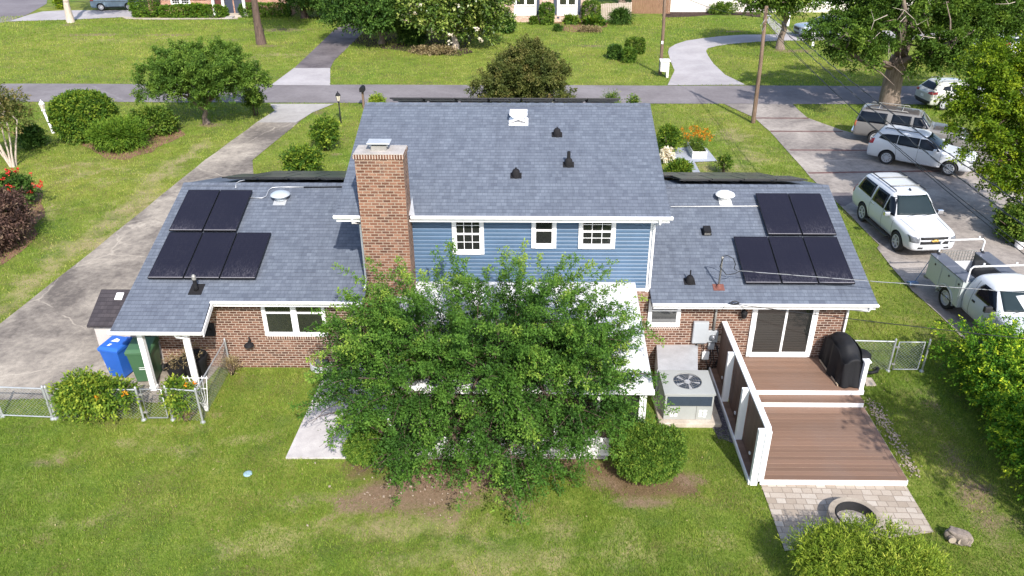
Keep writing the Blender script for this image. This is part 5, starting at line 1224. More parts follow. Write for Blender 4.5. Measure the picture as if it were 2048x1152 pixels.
def fence(name, label, cat, posts, h, top=True, bot=False, gate=False, rp=.03):
    t = thing(name, label, cat, (*posts[0][:2], 0))
    for p in posts:
        m = MB(); m.lathe([(rp, -.05), (rp, h + .05), (rp * 1.15, h + .06), (rp * .6, h + .1), (.003, h + .105)], (p[0], p[1], 0), 10)
        m.lathe([(rp * 2.6, -.02), (rp * 2.2, .03), (rp, .05)], (p[0], p[1], 0), 10); m.build('post', M['steel'], t, smooth=False)
    for a, b in zip(posts[:-1], posts[1:]):
        m = MB(); m.tube([(a[0], a[1], h), (b[0], b[1], h)], .02, 8)
        if bot: m.tube([(a[0], a[1], .07), (b[0], b[1], .07)], .018, 8)
        m.build('rail', M['steel'], t); m = MB(); chain_link(m, a, b, .05, h); m.build('mesh', M['steel'], t)
    return t
g = lambda x, y: (G(x, y).x, G(x, y).y, 0)
fence('chain_fence', 'short chain link fence section crossing the end of the cracked driveway', 'fence', [g(-70, 834), g(6, 834), g(106, 838)], 1.02, bot=True)
fence('chain_fence', 'overgrown chain link fence section under the large flowering vine', 'fence', [g(112, 838), g(288, 840)], 1.02)
fence('chain_fence', 'chain link fence corner running back to the brick wall by the lamp', 'fence', [g(346, 840), g(406, 845), (-9.05, 19.95, 0)], 1.06)
def gate(label, a, b, h):
    t = thing('chain_gate', label, 'gate', (a[0], a[1], 0)); m = MB(); r = .02
    A, B = Vector(a), Vector(b); d = (B - A).normalized(); A += d * .06; B -= d * .06
    m.tube([(A.x, A.y, .08), (A.x, A.y, h), (B.x, B.y, h), (B.x, B.y, .08), (A.x, A.y, .08)], r, 8); m.build('frame', M['steel'], t, smooth=True)
    m = MB(); chain_link(m, A, B, .08, h); m.build('mesh', M['steel'], t)
    m = MB()
    for z in (.25, h - .2): m.box(A.x - .07, A.x + .03, A.y - .03, A.y + .03, z, z + .04)
    m.build('hinge', M['steel_dull'], t); return t
gate('narrow chain link gate in front of the white porch post', g(293, 840), g(342, 840), 1.04)
fence('chain_fence', 'chain link fence section between the kettle grill and the right gate', 'fence', [(9.4, 20.2, 0), g(1776, 742)], 1.05)
gate('chain link gate beside the tall flowering hedge', g(1780, 743), g(1838, 743), 1.05)
fence('gate_post', 'lone steel gate post half hidden by the hedge', 'post', [g(1843, 743)], 1.05)
q = G(414, 822); t = thing('fan_trellis', 'white fan shaped garden trellis inside the fence corner', 'trellis', q)
m = MB()
for k in range(6):
    e = (q.x - .42 + .13 * k - .05, q.y + .05, 1.15); m.tube([(q.x - .03 + .012 * k, q.y, 0), e], .011, 5)
m.tube([(q.x - .36, q.y + .02, .75), (q.x + .14, q.y + .02, .75)], .01, 5); m.tube([(q.x - .48, q.y + .03, 1.1), (q.x + .22, q.y + .03, 1.1)], .01, 5); m.build('slats', M['trim'], t)
q = G(496, 949); m = MB(); m.lathe([(.115, .02), (.11, .04), (.08, .05), (.005, .051)], q, 22); tag(m.build('flying_disc', plain('pale_blue_plastic', (0.26, 0.38, 0.44), .5), smooth=True), 'pale blue plastic disc lying alone on the lawn', 'disc')
# ------------------------------------------------------------------ fire pit and stump
q = Vector((7.52, 13.75, 0)); t = thing('fire_pit', 'round stone fire pit ring on the paver patio', 'fire pit', q)
m = MB(); m.lathe([(.6, 0), (.61, .3), (.60, .33), (.46, .33), (.455, .30), (.45, .05)], q, 40, cap=False); m.build('stone_ring', M['stone'], t, angle=40)
m = MB(); m.lathe([(.44, .05), (.445, .345), (.425, .35), (.42, .06)], q, 36, cap=False); m.build('steel_liner', M['soot'], t, angle=40)
m = MB(); m.lathe([(.43, .1), (.3, .13), (.1, .12), (.01, .12)], q, 30); m.build('ash_bed', M['ash'], t)
q = G(1914, 1083); t = thing('tree_stump', 'weathered grey log stump with cut branch ends lying on the grass', 'stump', q)
t.scale = (.8, .8, .9)
bm = bmesh.new(); bmesh.ops.create_icosphere(bm, subdivisions=4, radius=1)
for v in bm.verts:
    d = v.co.copy(); k = 1 + .09 * math.sin(d.x * 4 + d.y * 6) + .05 * math.sin(d.z * 7 + d.x * 5)
    q_ = lambda a: math.copysign(abs(a) ** .6, a)
    v.co = Vector((q_(d.x) * .33 * k, q_(d.y) * .16 * k, max(q_(d.z) * .19 * k + .17, -.02)))
me = bpy.data.meshes.new('log'); bm.to_mesh(me); bm.free(); me.materials.append(M['stump_bark']); o = link('log', me, t); o.rotation_euler = (0, 0, R(-28))
for (x, y, r_, dx, dy, L_) in ((.02, -.10, .125, .02, -.16, .07), (.22, -.13, .115, .06, -.14, .07), (-.2, -.06, .10, -.03, -.15, .05)):
    a_ = Vector((x, y, r_ + .03)); b_ = a_ + Vector((dx, dy, -.01)).normalized() * L_
    m = MB(); m.tube([a_ - (b_ - a_) * .6, a_, b_], [r_ * 1.15, r_ * 1.05, r_], 16, caps=False); be = m.build('branch_end', M['stump_bark'], t, world=False, smooth=True)
    m = MB(); m.tube([b_ - (b_ - a_) * .06, b_ - (b_ - a_) * .02], [r_ * .99, r_ * .96], 16); m.build('cut_face', M['stump'], be, world=False)
# ------------------------------------------------------------------ vehicles
DG = None
def bake(o):
    dg = bpy.context.evaluated_depsgraph_get(); dg.update()
    me = bpy.data.meshes.new_from_object(o.evaluated_get(dg)); o.modifiers.clear(); o.data = me
def loft(st, mats, name, parent):
    """st: (x, zb, zbelt, zt, wb, wt) stations, nose to tail."""
    rows = []
    for (x, zb, zl, zt, wb, wt) in st:
        zm = zb + (zl - zb) * .55
        h = [(0, zb), (wb * .80, zb), (wb * .955, zb + .07), (wb * 1.0, zm), (wb * .985, zl), (wt + (wb * .985 - wt) * .12, zt - min(.10, (zt - zl) * .35)), (wt * .86, zt), (0, zt + .025)]
        rows.append([(x, y, z) for y, z in h] + [(x, -y, z) for y, z in h[-2:0:-1]])
    m = MB(); n = len(rows[0]); V = sum(rows, []); f = []
    for i in range(len(rows) - 1):
        for j in range(n): f.append((i * n + j, i * n + (j + 1) % n, (i + 1) * n + (j + 1) % n, (i + 1) * n + j))
    for k, rv in ((0, 1), (len(rows) - 1, -1)):        # grid caps so that the ends subdivide cleanly
        r = [k * n + j for j in range(n)]; hn = n // 2
        for j in range(hn):
            q = (r[j], r[j + 1], r[(n - j - 1) % n], r[(n - j) % n]); q = tuple(dict.fromkeys(q))
            if len(q) > 2: f.append(q)
    m.add(V, f); o = m.build(name, mats, parent, world=False, smooth=True)
    s = o.modifiers.new('s', 'SUBSURF'); s.levels = 2; s.render_levels = 2
    return o
def wells(o, xs, W, r, mat):
    for x in xs:
        for sg in (1, -1):
            m = MB(); m.lathe([(r, W / 2 - .30), (r, W / 2 + .2)] if sg > 0 else [(r, -W / 2 - .2), (r, -W / 2 + .30)], (x, 0, r * .86), 26, 'Y')
            me = m.mesh('cut', mat); c = bpy.data.objects.new('cut', me); COL.objects.link(c); c.parent = o.parent; c.matrix_parent_inverse = Matrix.Identity(4)
            b = o.modifiers.new('b', 'BOOLEAN'); b.object = c; b.operation = 'DIFFERENCE'; b.solver = 'EXACT'; b.material_mode = 'TRANSFER'
            TMP.append(c)
TMP = []
def proj(bvh, pts, axis, off, name, mat, parent, cuts=3, side=1):
    """Lay a thin moulded panel with outline pts on the body: axis 'y' (pts x,z), 'x' (pts y,z) or 'z' (pts x,y)."""
    bm = bmesh.new(); vs = [bm.verts.new((p[0], p[1], 0)) for p in pts]; bm.faces.new(vs)
    bmesh.ops.triangulate(bm, faces=bm.faces[:])
    for _ in range(cuts):
        big = [e for e in bm.edges if e.calc_length() > .09]
        if not big: break
        bmesh.ops.subdivide_edges(bm, edges=big, cuts=1); bmesh.ops.triangulate(bm, faces=[f for f in bm.faces if len(f.verts) > 3])
    ok = []
    for v in bm.verts:
        a, b = v.co.x, v.co.y
        if axis == 'y': o, d = Vector((a, 3 * side, b)), Vector((0, -side, 0))
        elif axis == 'x': o, d = Vector((5 * side, a, b)), Vector((-side, 0, 0))
        else: o, d = Vector((a, b, 4)), Vector((0, 0, -1))
        h, nn, _, _ = bvh.ray_cast(o, d)
        if h is None: v.tag = True; continue
        if nn.dot(d) > 0: nn = -nn
        v.co = h + nn * off
    bmesh.ops.delete(bm, geom=[v for v in bm.verts if v.tag], context='VERTS')
    me = bpy.data.meshes.new(name); bm.to_mesh(me); bm.free(); me.materials.append(mat)
    for p in me.polygons: p.use_smooth = True
    ob = link(name, me, parent)
    s = ob.modifiers.new('t', 'SOLIDIFY'); s.thickness = off * .8; s.offset = -1
    return ob
def wheel(t, x, y, r, w, spokes=6, steel=False):
    sg = 1 if y > 0 else -1; m = MB(); h = w / 2
    m.lathe([(r * .66, -h * .85), (r * .92, -h), (r * .985, -h * .8), (r, -h * .4), (r, h * .4), (r * .985, h * .8), (r * .92, h), (r * .66, h * .85)], (x, y, r), 28, 'Y', cap=False)
    wh = m.build('wheel', M['tyre'], t, world=False, angle=45)
    m = MB(); yo = y + sg * h * .86
    m.lathe([(r * .68, yo - sg * .05), (r * .68, yo), (r * .60, yo + sg * .006), (r * .58, yo - sg * .05)], (x, 0, r), 26, 'Y', cap=False)
    if steel: m.lathe([(r * .58, yo - sg * .03), (r * .42, yo - sg * .005), (r * .25, yo - sg * .02), (r * .16, yo + sg * .03), (.01, yo + sg * .03)], (x, 0, r), 26, 'Y')
    else:
        for k in range(spokes):
            a = 2 * math.pi * k / spokes + .3; ca, sa = math.cos(a), math.sin(a)
            m.obox((x + ca * r * .36, yo - sg * .008, r + sa * r * .36), (ca * r * .26, 0, sa * r * .26), (-sa * r * .06, 0, ca * r * .06), (0, .013, 0))
        m.lathe([(r * .15, yo - sg * .03), (r * .14, yo + sg * .008), (.01, yo + sg * .01)], (x, 0, r), 14, 'Y')
    m.build('rim', M['rim'], wh, world=False)
    m = MB(); m.lathe([(r * .60, yo - sg * .07), (.01, yo - sg * .06)], (x, 0, r), 22, 'Y'); m.build('hub_back', M['steel_dull'] if not steel else M['black'], wh, world=False)
def suv(name, label, cat, p, group=None):
    L, W, zr = p['L'], p['W'], p['H']; hz, cz, bz = p['hood'], p['cowl'], p['belt']; xc, xw, xr, xb = p['xc'], p['xw'], p['xr'], p['xb']
    t = thing(name, label, cat, (0, 0, 0), 0, group); n, e = L / 2, -L / 2; w = W / 2; zb = p.get('zb', .27); rw = p.get('rw', .37 * W)
    st = [(n, zb + .16, hz - .30, hz - .16, w * .70, w * .62), (n - .05, zb + .04, hz - .20, hz - .08, w * .86, w * .74), (n - .28, zb, hz - .10, hz, w * .97, w * .82),
          (p['fa'], zb, hz - .05, (hz + cz) / 2 + .02, w, w * .84), (xc + .06, zb, bz - .02, cz, w, w * .84), (xc - .05, zb, bz - .01, cz + .05, w, w * .83),
          (xw + .02, zb, bz, zr - .045, w, rw), (xw - .18, zb, bz, zr - .012, w, rw * 1.01), ((xw + xr) / 2, zb, bz, zr, w, rw * 1.01), (xr + .15, zb, bz + .02, zr - .012, w, rw), (xr, zb, bz + .03, zr - .05, w * .995, rw * .97),
          (xb, zb, bz + .03, bz + .12, w * .985, w * .82), (e + .07, zb + .02, bz - .05, bz + .02, w * .95, w * .80), (e, zb + .12, bz - .25, bz - .12, w * .84, w * .72)]
    mats = [M[p['paint']], M['trim_black']]
    body = loft(st, mats, 'body', t)
    wells(body, (p['fa'], p['ra']), W, p['r'] + .065, M['trim_black'])
    bake(body)
    for c in TMP: bpy.data.objects.remove(c)
    TMP.clear()
    bm = bmesh.new(); bm.from_mesh(body.data); bvh = BVHTree.FromBMesh(bm); bm.free()
    smooth_angle(body.data, 50)
    for x in (p['fa'], p['ra']):
        for s in (1, -1): wheel(t, x, s * (w - .125), p['r'], .24, p.get('spokes', 6))
    for s in (1, -1):
        for poly in p['win']: proj(bvh, poly, 'y', .008, 'side_window', M['glass_car'], t, 3, s)
        for x in p['seams']: proj(bvh, [(x[0] - .007, x[1]), (x[0] + .007, x[1]), (x[2] + .007, x[3]), (x[2] - .007, x[3])], 'y', .004, 'door_seam', M['seam'], t, 4, s)
        for (x, z) in p['handles']: proj(bvh, [(x, z), (x + .2, z + .01), (x + .2, z + .045), (x, z + .035)], 'y', .022, 'door_handle', M[p.get('hmat', p['paint'])], t, 1, s)
        if p.get('sill'): proj(bvh, [(p['ra'] + p['r'] + .09, zb + .03), (p['fa'] - p['r'] - .09, zb + .03), (p['fa'] - p['r'] - .09, zb + .14), (p['ra'] + p['r'] + .09, zb + .14)], 'y', .02, 'sill', M[p['sill']], t, 3, s)
        m = MB(); mx = xc - .32; mz = bz + .10; m.obox((mx, s * (w + .10), mz), (.07, 0, 0), (0, .115, 0), (0, 0, .085)); m.obox((mx, s * (w - .04), mz - .06), (.03, 0, 0), (0, .08, 0), (0, 0, .02)); m.build('wing_mirror', M[p.get('mirror', p['paint'])], t, world=False, bevel=.03)
        proj(bvh, [(q[0] * s, q[1]) for q in p['head']], 'x', .008, 'headlight', M['head_lens'], t, 3, 1)
        proj(bvh, p['tail_s'], 'y', .008, 'tail_light', M[p.get('lens', 'red_lens')], t, 2, s)
        proj(bvh, [(q[0] * s, q[1]) for q in p['tail_r']], 'x', .008, 'tail_light', M[p.get('lens', 'red_lens')], t, 2, -1)
        if p.get('rails'):
            ra, rb = p['rails']; m = MB(); yy = s * (rw - .13)
            m.tube([(ra, yy, zr - .0), (ra - .06, yy, zr + .055), (rb + .06, yy, zr + .055), (rb, yy, zr - .0)], .022, 6); m.build('roof_rail', M[p.get('railmat', 'trim_black')], t, world=False, smooth=True)
    ww = w * .80; wt = rw * .84
    proj(bvh, [(-ww, cz + .075), (ww, cz + .075), (wt, zr - .10), (-wt, zr - .10)], 'x', .008, 'windscreen', M[p.get('screen', 'glass_car')], t, 4, 1)
    proj(bvh, [(-ww * .92, bz + .14), (ww * .92, bz + .14), (wt * .95, zr - .13), (-wt * .95, zr - .13)], 'x', .008, 'rear_window', M['glass_car'], t, 4, -1)
    for q in p.get('grille', []): proj(bvh, q, 'x', .010, 'grille', M['trim_black'], t, 3, 1)
    for q in p.get('bars', []): proj(bvh, q, 'x', .022, 'grille_bar', M[p.get('barmat', 'chrome')], t, 3, 1)
    if p.get('emblem'): proj(bvh, p['emblem'], 'x', .032, 'emblem', M['gold'], t, 1, 1)
    for q in p.get('low', []): proj(bvh, q, 'x', .009, 'lower_bumper', M['trim_black'], t, 3, 1)
    for q in p.get('lowr', []): proj(bvh, q, 'x', .009, 'rear_bumper', M['trim_black'], t, 3, -1)
    m = MB(); m.obox((e - .012, 0, bz - .3), (.006, 0, 0), (0, .16, 0), (0, 0, .08)); m.build('number_plate', M['sticker'], t, world=False)
    if p.get('wiper', 1):
        m = MB()
        for y in (-.45, .15): m.tube([(xc + .05, y, cz + .07), (xc - .02, y + .5, cz + .11)], .009, 4)
        m.build('wiper', M['trim_black'], t, world=False)
    for a in p.get('cross', []):
        m = MB(); m.tube([(a, -rw + .13, zr + .052), (a, 0, zr + .068), (a, rw - .13, zr + .052)], .022, 6); m.build('roof_bar', M[p.get('crossmat', 'steel_dull')], t, world=False, smooth=True)
    if p.get('roofmat'):
        proj(bvh, [(xr + .02, -rw * .86), (xw - .02, -rw * .86), (xw - .02, rw * .86), (xr + .02, rw * .86)], 'z', .005, 'roof_skin', M[p['roofmat']], t, 4)
        proj(bvh, [(xc + .12, -w * .78), (n - .30, -w * .74), (n - .30, w * .74), (xc + .12, w * .78)], 'z', .005, 'bonnet_skin', M[p.get('hoodmat', p['roofmat'])], t, 4)
    for s in (1, -1): proj(bvh, [(n - .32, s * w * .66), (xc + .1, s * w * .74), (xc + .1, s * w * .755), (n - .32, s * w * .675)], 'z', .004, 'bonnet_seam', M['seam'], t, 4)
    if p.get('ant'): m = MB(); a = p['ant']; m.prism([(a + .06, -.015, zr + .01), (a - .08, -.02, zr + .02), (a - .08, .02, zr + .02), (a + .06, .015, zr + .01)], (-.02, 0, .06)); m.build('antenna', M['trim_black'], t, world=False)
    if p.get('board'):
        for s in (1, -1): m = MB(); m.box(p['ra'] + p['r'] + .15, p['fa'] - p['r'] - .15, s * (w + .03) - .09, s * (w + .03) + .05, .33, .38); m.build('running_board', M['trim_black'], t, world=False, bevel=.015)
    return t
def park(t, rear, front, p, near):
    """Stand the car so that its near-side rear / front tyres meet the ground at these points."""
    a, b = Vector(rear), Vector(front); d = (b - a); an = math.atan2(d.y, d.x); dv = Vector((math.cos(an), math.sin(an), 0)); nv = Vector((-dv.y, dv.x, 0)) * near
    mid = (a + b) / 2; c = mid - nv * (-1) * (p['W'] / 2 - .125); c = c - dv * (p['fa'] + p['ra']) / 2
    t.location = (c.x, c.y, .03); t.rotation_euler = (0, 0, an)
TAHOE = dict(L=5.13, W=2.0, H=1.93, hood=1.10, cowl=1.17, belt=1.13, fa=1.60, ra=-1.35, r=.40, xc=1.08, xw=.38, xr=-2.12, xb=-2.42, zb=.33, paint='paint_white', screen='glass_clear', spokes=6,
    win=[[(1.0, 1.19), (.26, 1.19), (.24, 1.76), (.48, 1.76)], [(.18, 1.19), (-.80, 1.19), (-.76, 1.77), (.16, 1.77)], [(-.92, 1.22), (-2.14, 1.24), (-1.98, 1.76), (-.90, 1.77)]],
    seams=[(1.12, .5, 1.10, 1.15), (.24, .42, .22, 1.22), (-.86, .9, -.84, 1.22), (-.78, .46, -.86, .9)], handles=[(.32, 1.05), (-.75, 1.06)], hmat='chrome', mirror='chrome', sill=None, board=True,
    head=[(.60, .74), (.90, .76), (.92, .97), (.60, .96)], tail_s=[(-2.36, .95), (-2.55, .95), (-2.5, 1.40), (-2.36, 1.40)], tail_r=[(.80, .95), (.93, .95), (.9, 1.3), (.80, 1.3)],
    grille=[[(-.56, .87), (.56, .87), (.58, .975), (-.58, .975)], [(-.55, .68), (.55, .68), (.56, .80), (-.56, .80)]], bars=[], emblem=[(-.15, .825), (-.06, .80), (-.06, .785), (.06, .785), (.06, .80), (.15, .825), (.15, .845), (.06, .865), (.06, .88), (-.06, .88), (-.06, .865), (-.15, .845)],
    low=[[(-.62, .50), (-.42, .50), (-.40, .56), (-.60, .57)], [(.42, .50), (.62, .50), (.60, .57), (.40, .56)], [(-.8, .36), (.8, .36), (.82, .41), (-.82, .41)]], rails=(.25, -1.95), cross=[-.25, -1.2], ant=.18)
t = suv('parked_car', 'white full size sport utility vehicle with gold grille emblem, parked nose to the house', 'car', TAHOE); park(t, G(1725.8, 443.9), G(1789, 500.2), TAHOE, 1)
JOUR = dict(L=4.89, W=1.83, H=1.70, hood=1.00, cowl=1.08, belt=1.02, fa=1.48, ra=-1.41, r=.355, xc=1.02, xw=.12, xr=-2.02, xb=-2.33, zb=.25, paint='paint_white', spokes=10,
    win=[[(.92, 1.07), (-.055, 1.07), (-.06, 1.52), (.22, 1.52), (.62, 1.32)], [(-.085, 1.07), (-1.06, 1.10), (-1.05, 1.53), (-.09, 1.53)], [(-1.09, 1.11), (-1.98, 1.28), (-1.84, 1.45), (-1.6, 1.50), (-1.08, 1.53)]],
    seams=[(1.0, .42, .98, 1.06), (-.06, .36, -.06, 1.06), (-1.08, .85, -1.1, 1.08), (-1.0, .45, -1.06, .85)], handles=[(.02, .93), (-.98, .95)], sill='paint_white',
    head=[(.45, .70), (.80, .74), (.84, .90), (.52, .84)], tail_s=[(-2.18, .98), (-2.42, .94), (-2.38, 1.16), (-2.14, 1.22)], tail_r=[(.55, .95), (.82, .95), (.78, 1.18), (.6, 1.14)],
    grille=[[(-.40, .64), (.40, .64), (.42, .78), (-.42, .78)]], low=[[(-.62, .34), (.62, .34), (.7, .48), (-.7, .48)]], rails=(-.15, -1.8), ant=-1.9)
t = suv('parked_car', 'white crossover car parked side on between the tan wagon and the white sport utility vehicle', 'car', JOUR); park(t, G(1772.3, 329.1), G(1892, 351.3), JOUR, 1)
SUB = dict(L=5.57, W=1.95, H=1.84, hood=1.13, cowl=1.19, belt=1.15, fa=1.78, ra=-1.55, r=.38, xc=.98, xw=.42, xr=-2.55, xb=-2.70, zb=.36, paint='paint_tan', roofmat='roof_tan', hoodmat='roof_tan', spokes=5, rw=.40 * 1.95,
    win=[[(.88, 1.20), (.12, 1.20), (.10, 1.70), (.46, 1.70)], [(-.03, 1.20), (-.98, 1.20), (-.95, 1.71), (-.03, 1.71)], [(-1.22, 1.18), (-2.64, 1.18), (-2.5, 1.70), (-1.2, 1.71)]],
    seams=[(1.05, .5, 1.05, 1.2), (.04, .45, .04, 1.22), (-1.06, .85, -1.08, 1.22), (-.98, .5, -1.06, .85)], handles=[(.14, 1.08), (-.95, 1.08)], sill='paint_tan', lens='orange_lens',
    head=[(.6, .85), (.92, .85), (.92, 1.02), (.6, 1.02)], tail_s=[(-2.66, .92), (-2.77, .92), (-2.76, 1.24), (-2.66, 1.24)], tail_r=[(.82, .90), (.94, .90), (.92, 1.2), (.82, 1.2)], grille=[[(-.5, .82), (.5, .82), (.5, 1.02), (-.5, 1.02)]], rails=(-.25, -2.2), railmat='steel_dull', cross=[-.55, -1.7])
t = suv('parked_car', 'old faded tan sport utility wagon with sunburnt roof under the oak tree', 'car', SUB)
ra = G(1748, 290); an = R(-27); park(t, ra, ra + Vector((math.cos(an), math.sin(an), 0)) * 3.33, SUB, 1)
m = MB(); m.box(-2.86, -2.74, -.75, .75, .50, .60); m.build('rear_bumper', M['chrome'], t, world=False, bevel=.02)
ESC = dict(L=4.61, W=1.88, H=1.66, hood=1.02, cowl=1.10, belt=1.06, fa=1.38, ra=-1.33, r=.35, xc=.9, xw=.05, xr=-1.72, xb=-2.12, zb=.25, paint='paint_silver', spokes=10,
    win=[[(.75, 1.12), (-.1, 1.12), (-.12, 1.46), (.15, 1.46)], [(-.18, 1.12), (-1.0, 1.14), (-1.0, 1.46), (-.18, 1.46)], [(-1.08, 1.15), (-1.6, 1.24), (-1.5, 1.40), (-1.08, 1.45)]], seams=[(-.14, .36, -.14, 1.08), (-1.0, .8, -1.03, 1.1)], handles=[(-.06, .95), (-.95, .97)], sill='trim_black',
    head=[(.5, .75), (.82, .8), (.85, .92), (.55, .88)], tail_s=[(-1.9, .98), (-2.24, .95), (-2.22, 1.10), (-1.9, 1.10)], tail_r=[(.5, .95), (.85, .94), (.82, 1.1), (.5, 1.06)], grille=[[(-.45, .62), (.45, .62), (.5, .82), (-.5, .82)]], low=[[(-.7, .3), (.7, .3), (.75, .45), (-.75, .45)]], lowr=[[(-.8, .3), (.8, .3), (.85, .55), (-.85, .55)]], rails=(0, -1.6), railmat='steel_dull', ant=-1.5)
t = suv('parked_car', 'silver crossover car parked at the road edge behind the maple', 'car', ESC); park(t, G(1880, 220.6), G(1968, 217.5), ESC, 1)
CRV = dict(ESC, L=4.6, W=1.85, paint='paint_steel'); t = suv('parked_car', 'steel blue crossover car on the far curved driveway behind a tree', 'car', CRV); park(t, G(1680, 75.5), G(1617, 77), CRV, -1)
UL = dict(ESC, L=4.7, W=1.88, H=1.7, paint='paint_bluegrey'); t = suv('parked_car', 'blue grey crossover car on the far left driveway beside a tall hedge', 'car', UL); park(t, G(207, 22), G(257, 21), UL, 1)
WC = dict(JOUR, H=1.5, paint='paint_white', rails=None, ant=None); t = suv('parked_car', 'white car across the road glimpsed through oak branches', 'car', WC); park(t, G(1990, 113), G(1925, 98), WC, -1)
# white utility pickup
PU = dict(W=2.0, fa=1.95, ra=-1.45, r=.39)
T = thing('pickup_truck', 'white pickup truck with utility service body and ladder rack', 'truck')
w = 1.0; zr = 1.86
st = [(2.85, .55, .88, 1.0, .80, .74), (2.80, .42, 1.0, 1.08, .90, .84), (2.5, .38, 1.08, 1.16, .96, .84), (1.9, .38, 1.12, 1.20, .98, .84), (1.28, .38, 1.16, 1.24, .98, .83), (1.16, .38, 1.17, 1.29, .98, .82), (.52, .38, 1.19, zr - .05, .98, .74), (.35, .38, 1.19, zr - .01, .98, .745), (-.2, .38, 1.19, zr, .98, .745), (-.50, .38, 1.19, zr - .03, .98, .735), (-.58, .38, 1.19, zr - .2, .97, .74), (-.62, .42, 1.15, 1.5, .95, .76)]
cab = loft(st, [M['paint_white'], M['trim_black']], 'cab', T); wells(cab, (PU['fa'],), 2.0, .47, M['trim_black']); bake(cab)
for c in TMP: bpy.data.objects.remove(c)
TMP.clear()
bm = bmesh.new(); bm.from_mesh(cab.data); bv = BVHTree.FromBMesh(bm); bm.free(); smooth_angle(cab.data, 50)
for x in (PU['fa'], PU['ra']):
    for s in (1, -1): wheel(T, x, s * .86, .39, .25, steel=True)
for s in (1, -1):
    proj(bv, [(1.02, 1.25), (-.12, 1.25), (-.10, 1.52), (.02, 1.70), (.55, 1.70)], 'y', .008, 'side_window', M['glass_car'], T, 3, s)
    proj(bv, [(1.20, .5), (1.214, .5), (1.204, 1.15), (1.19, 1.15)], 'y', .004, 'door_seam', M['seam'], T, 4, s); proj(bv, [(-.22, .5), (-.206, .5), (-.206, 1.7), (-.22, 1.7)], 'y', .004, 'door_seam', M['seam'], T, 4, s)
    proj(bv, [(-.12, 1.02), (.04, 1.02), (.04, 1.09), (-.12, 1.09)], 'y', .012, 'door_handle', M['trim_black'], T, 1, s)
    m = MB(); m.obox((.92, s * 1.13, 1.30), (.06, 0, 0), (0, .12, 0), (0, 0, .10)); m.obox((.92, s * 1.0, 1.24), (.03, 0, 0), (0, .1, 0), (0, 0, .02)); m.build('wing_mirror', M['trim_black'], T, world=False, bevel=.035)
    proj(bv, [(s * .55, .85), (s * .85, .85), (s * .85, 1.0), (s * .55, 1.0)], 'x', .008, 'headlight', M['head_lens'], T, 3, 1)
proj(bv, [(-.74, 1.31), (.74, 1.31), (.64, 1.74), (-.64, 1.74)], 'x', .008, 'windscreen', M['glass_clear'], T, 4, 1)
proj(bv, [(-.1, 1.36), (.28, 1.34), (.22, 1.5), (.18, 1.66), (-.22, 1.64)], 'x', .012, 'sun_shade', M['sticker'], T, 2, 1)
proj(bv, [(-.5, .75), (.5, .75), (.5, 1.0), (-.5, 1.0)], 'x', .010, 'grille', M['chrome'], T, 3, 1)
m = MB(); m.tube([(1.22, -.5, 1.30), (1.12, .05, 1.35)], .01, 4); m.tube([(1.22, .1, 1.30), (1.12, .62, 1.35)], .01, 4); m.build('wiper', M['trim_black'], T, world=False)
x0, x1 = -2.75, -.66
for s in (1, -1):
    y0, y1 = (.56, 1.04) if s > 0 else (-1.04, -.56)
    m = MB(); yo = s * 1.04; rr = .49; n = 12; zc = .39 * .9     # side cabinet with a wheel opening
    arc = [(PU['ra'] + rr * math.cos(math.pi * i / n), zc + rr * math.sin(math.pi * i / n)) for i in range(n + 1)]
    prof = [(x0, .58), (x0, 1.42), (x1, 1.42), (x1, .46)] + [(PU['ra'] + rr, .46)] + arc + [(PU['ra'] - rr, .58)]
    prof = [q for i, q in enumerate(prof) if i == 0 or q != prof[i - 1]]
    m.prism([(x, y0, z) for x, z in prof], (0, y1 - y0, 0)); cb = m.build('side_cabinet', M['paint_body'], T, world=False, bevel=.012)
    m = MB(); m.box(x0 - .01, x1 + .01, y0 - .01, y1 + .01, 1.422, 1.45); m.build('cabinet_top', M['cab_top'], cb, world=False)
    for (a, b, c, d) in ((x0 + .05, PU['ra'] - rr + .02, .62, 1.38), (PU['ra'] - rr + .08, PU['ra'] + rr - .05, .90, 1.38), (PU['ra'] + rr + .02, x1 - .05, .50, 1.38)):
        m = MB(); y = s * 1.045; m.box(a, b, min(y, y + s * .012), max(y, y + s * .012), c, d); m.build('cabinet_door', M['paint_body'], cb, world=False, bevel=.008)
        m = MB(); m.box((a + b) / 2 - .03, (a + b) / 2 + .03, min(y + s * .012, y + s * .03), max(y + s * .012, y + s * .03), d - .16, d - .10); m.build('latch', M['trim_black'], cb, world=False)
    m = MB(); m.lathe([(rr + .05, s * 1.03), (rr + .05, s * 1.06), (rr, s * 1.065), (rr - .02, s * 1.03)], (PU['ra'], 0, zc), 30, 'Y', cap=False)
    m.v = [(a, b, max(c, .5)) for a, b, c in m.v]; m.build('wheel_arch', M['paint_white'], cb, world=False)
m = MB(); m.box(x0, x1, -.56, .56, .68, .74); m.box(x1 - .03, x1 - .002, -.56, .56, .741, 1.4); m.build('bed', M['bed_dark'], T, world=False)
for s in (1, -1): m = MB(); m.box(x0 + .04, x1 - .04, min(s * .545, s * .557), max(s * .545, s * .557), .742, 1.41); m.build('dark_bed_sheet', M['bed_dark'], T, world=False)  # thin dark sheets covering the pale inner cabinet faces
m = MB(); m.box(x0 - .03, x0 + .03, -.555, .555, .60, 1.12); m.build('tailgate', M['paint_white'], T, world=False, bevel=.012)
m = MB()
for z in (1.16, 1.28, 1.40, 1.52): m.box(x0 - .012, x0 + .012, -.62, .62, z - .01, z + .01)
for k in range(13): m.box(x0 - .012, x0 + .012, -.62 + k * .1033 - .008, -.62 + k * .1033 + .008, 1.13, 1.53)
m.build('mesh_gate', M['steel_dull'], T, world=False)
m = MB()
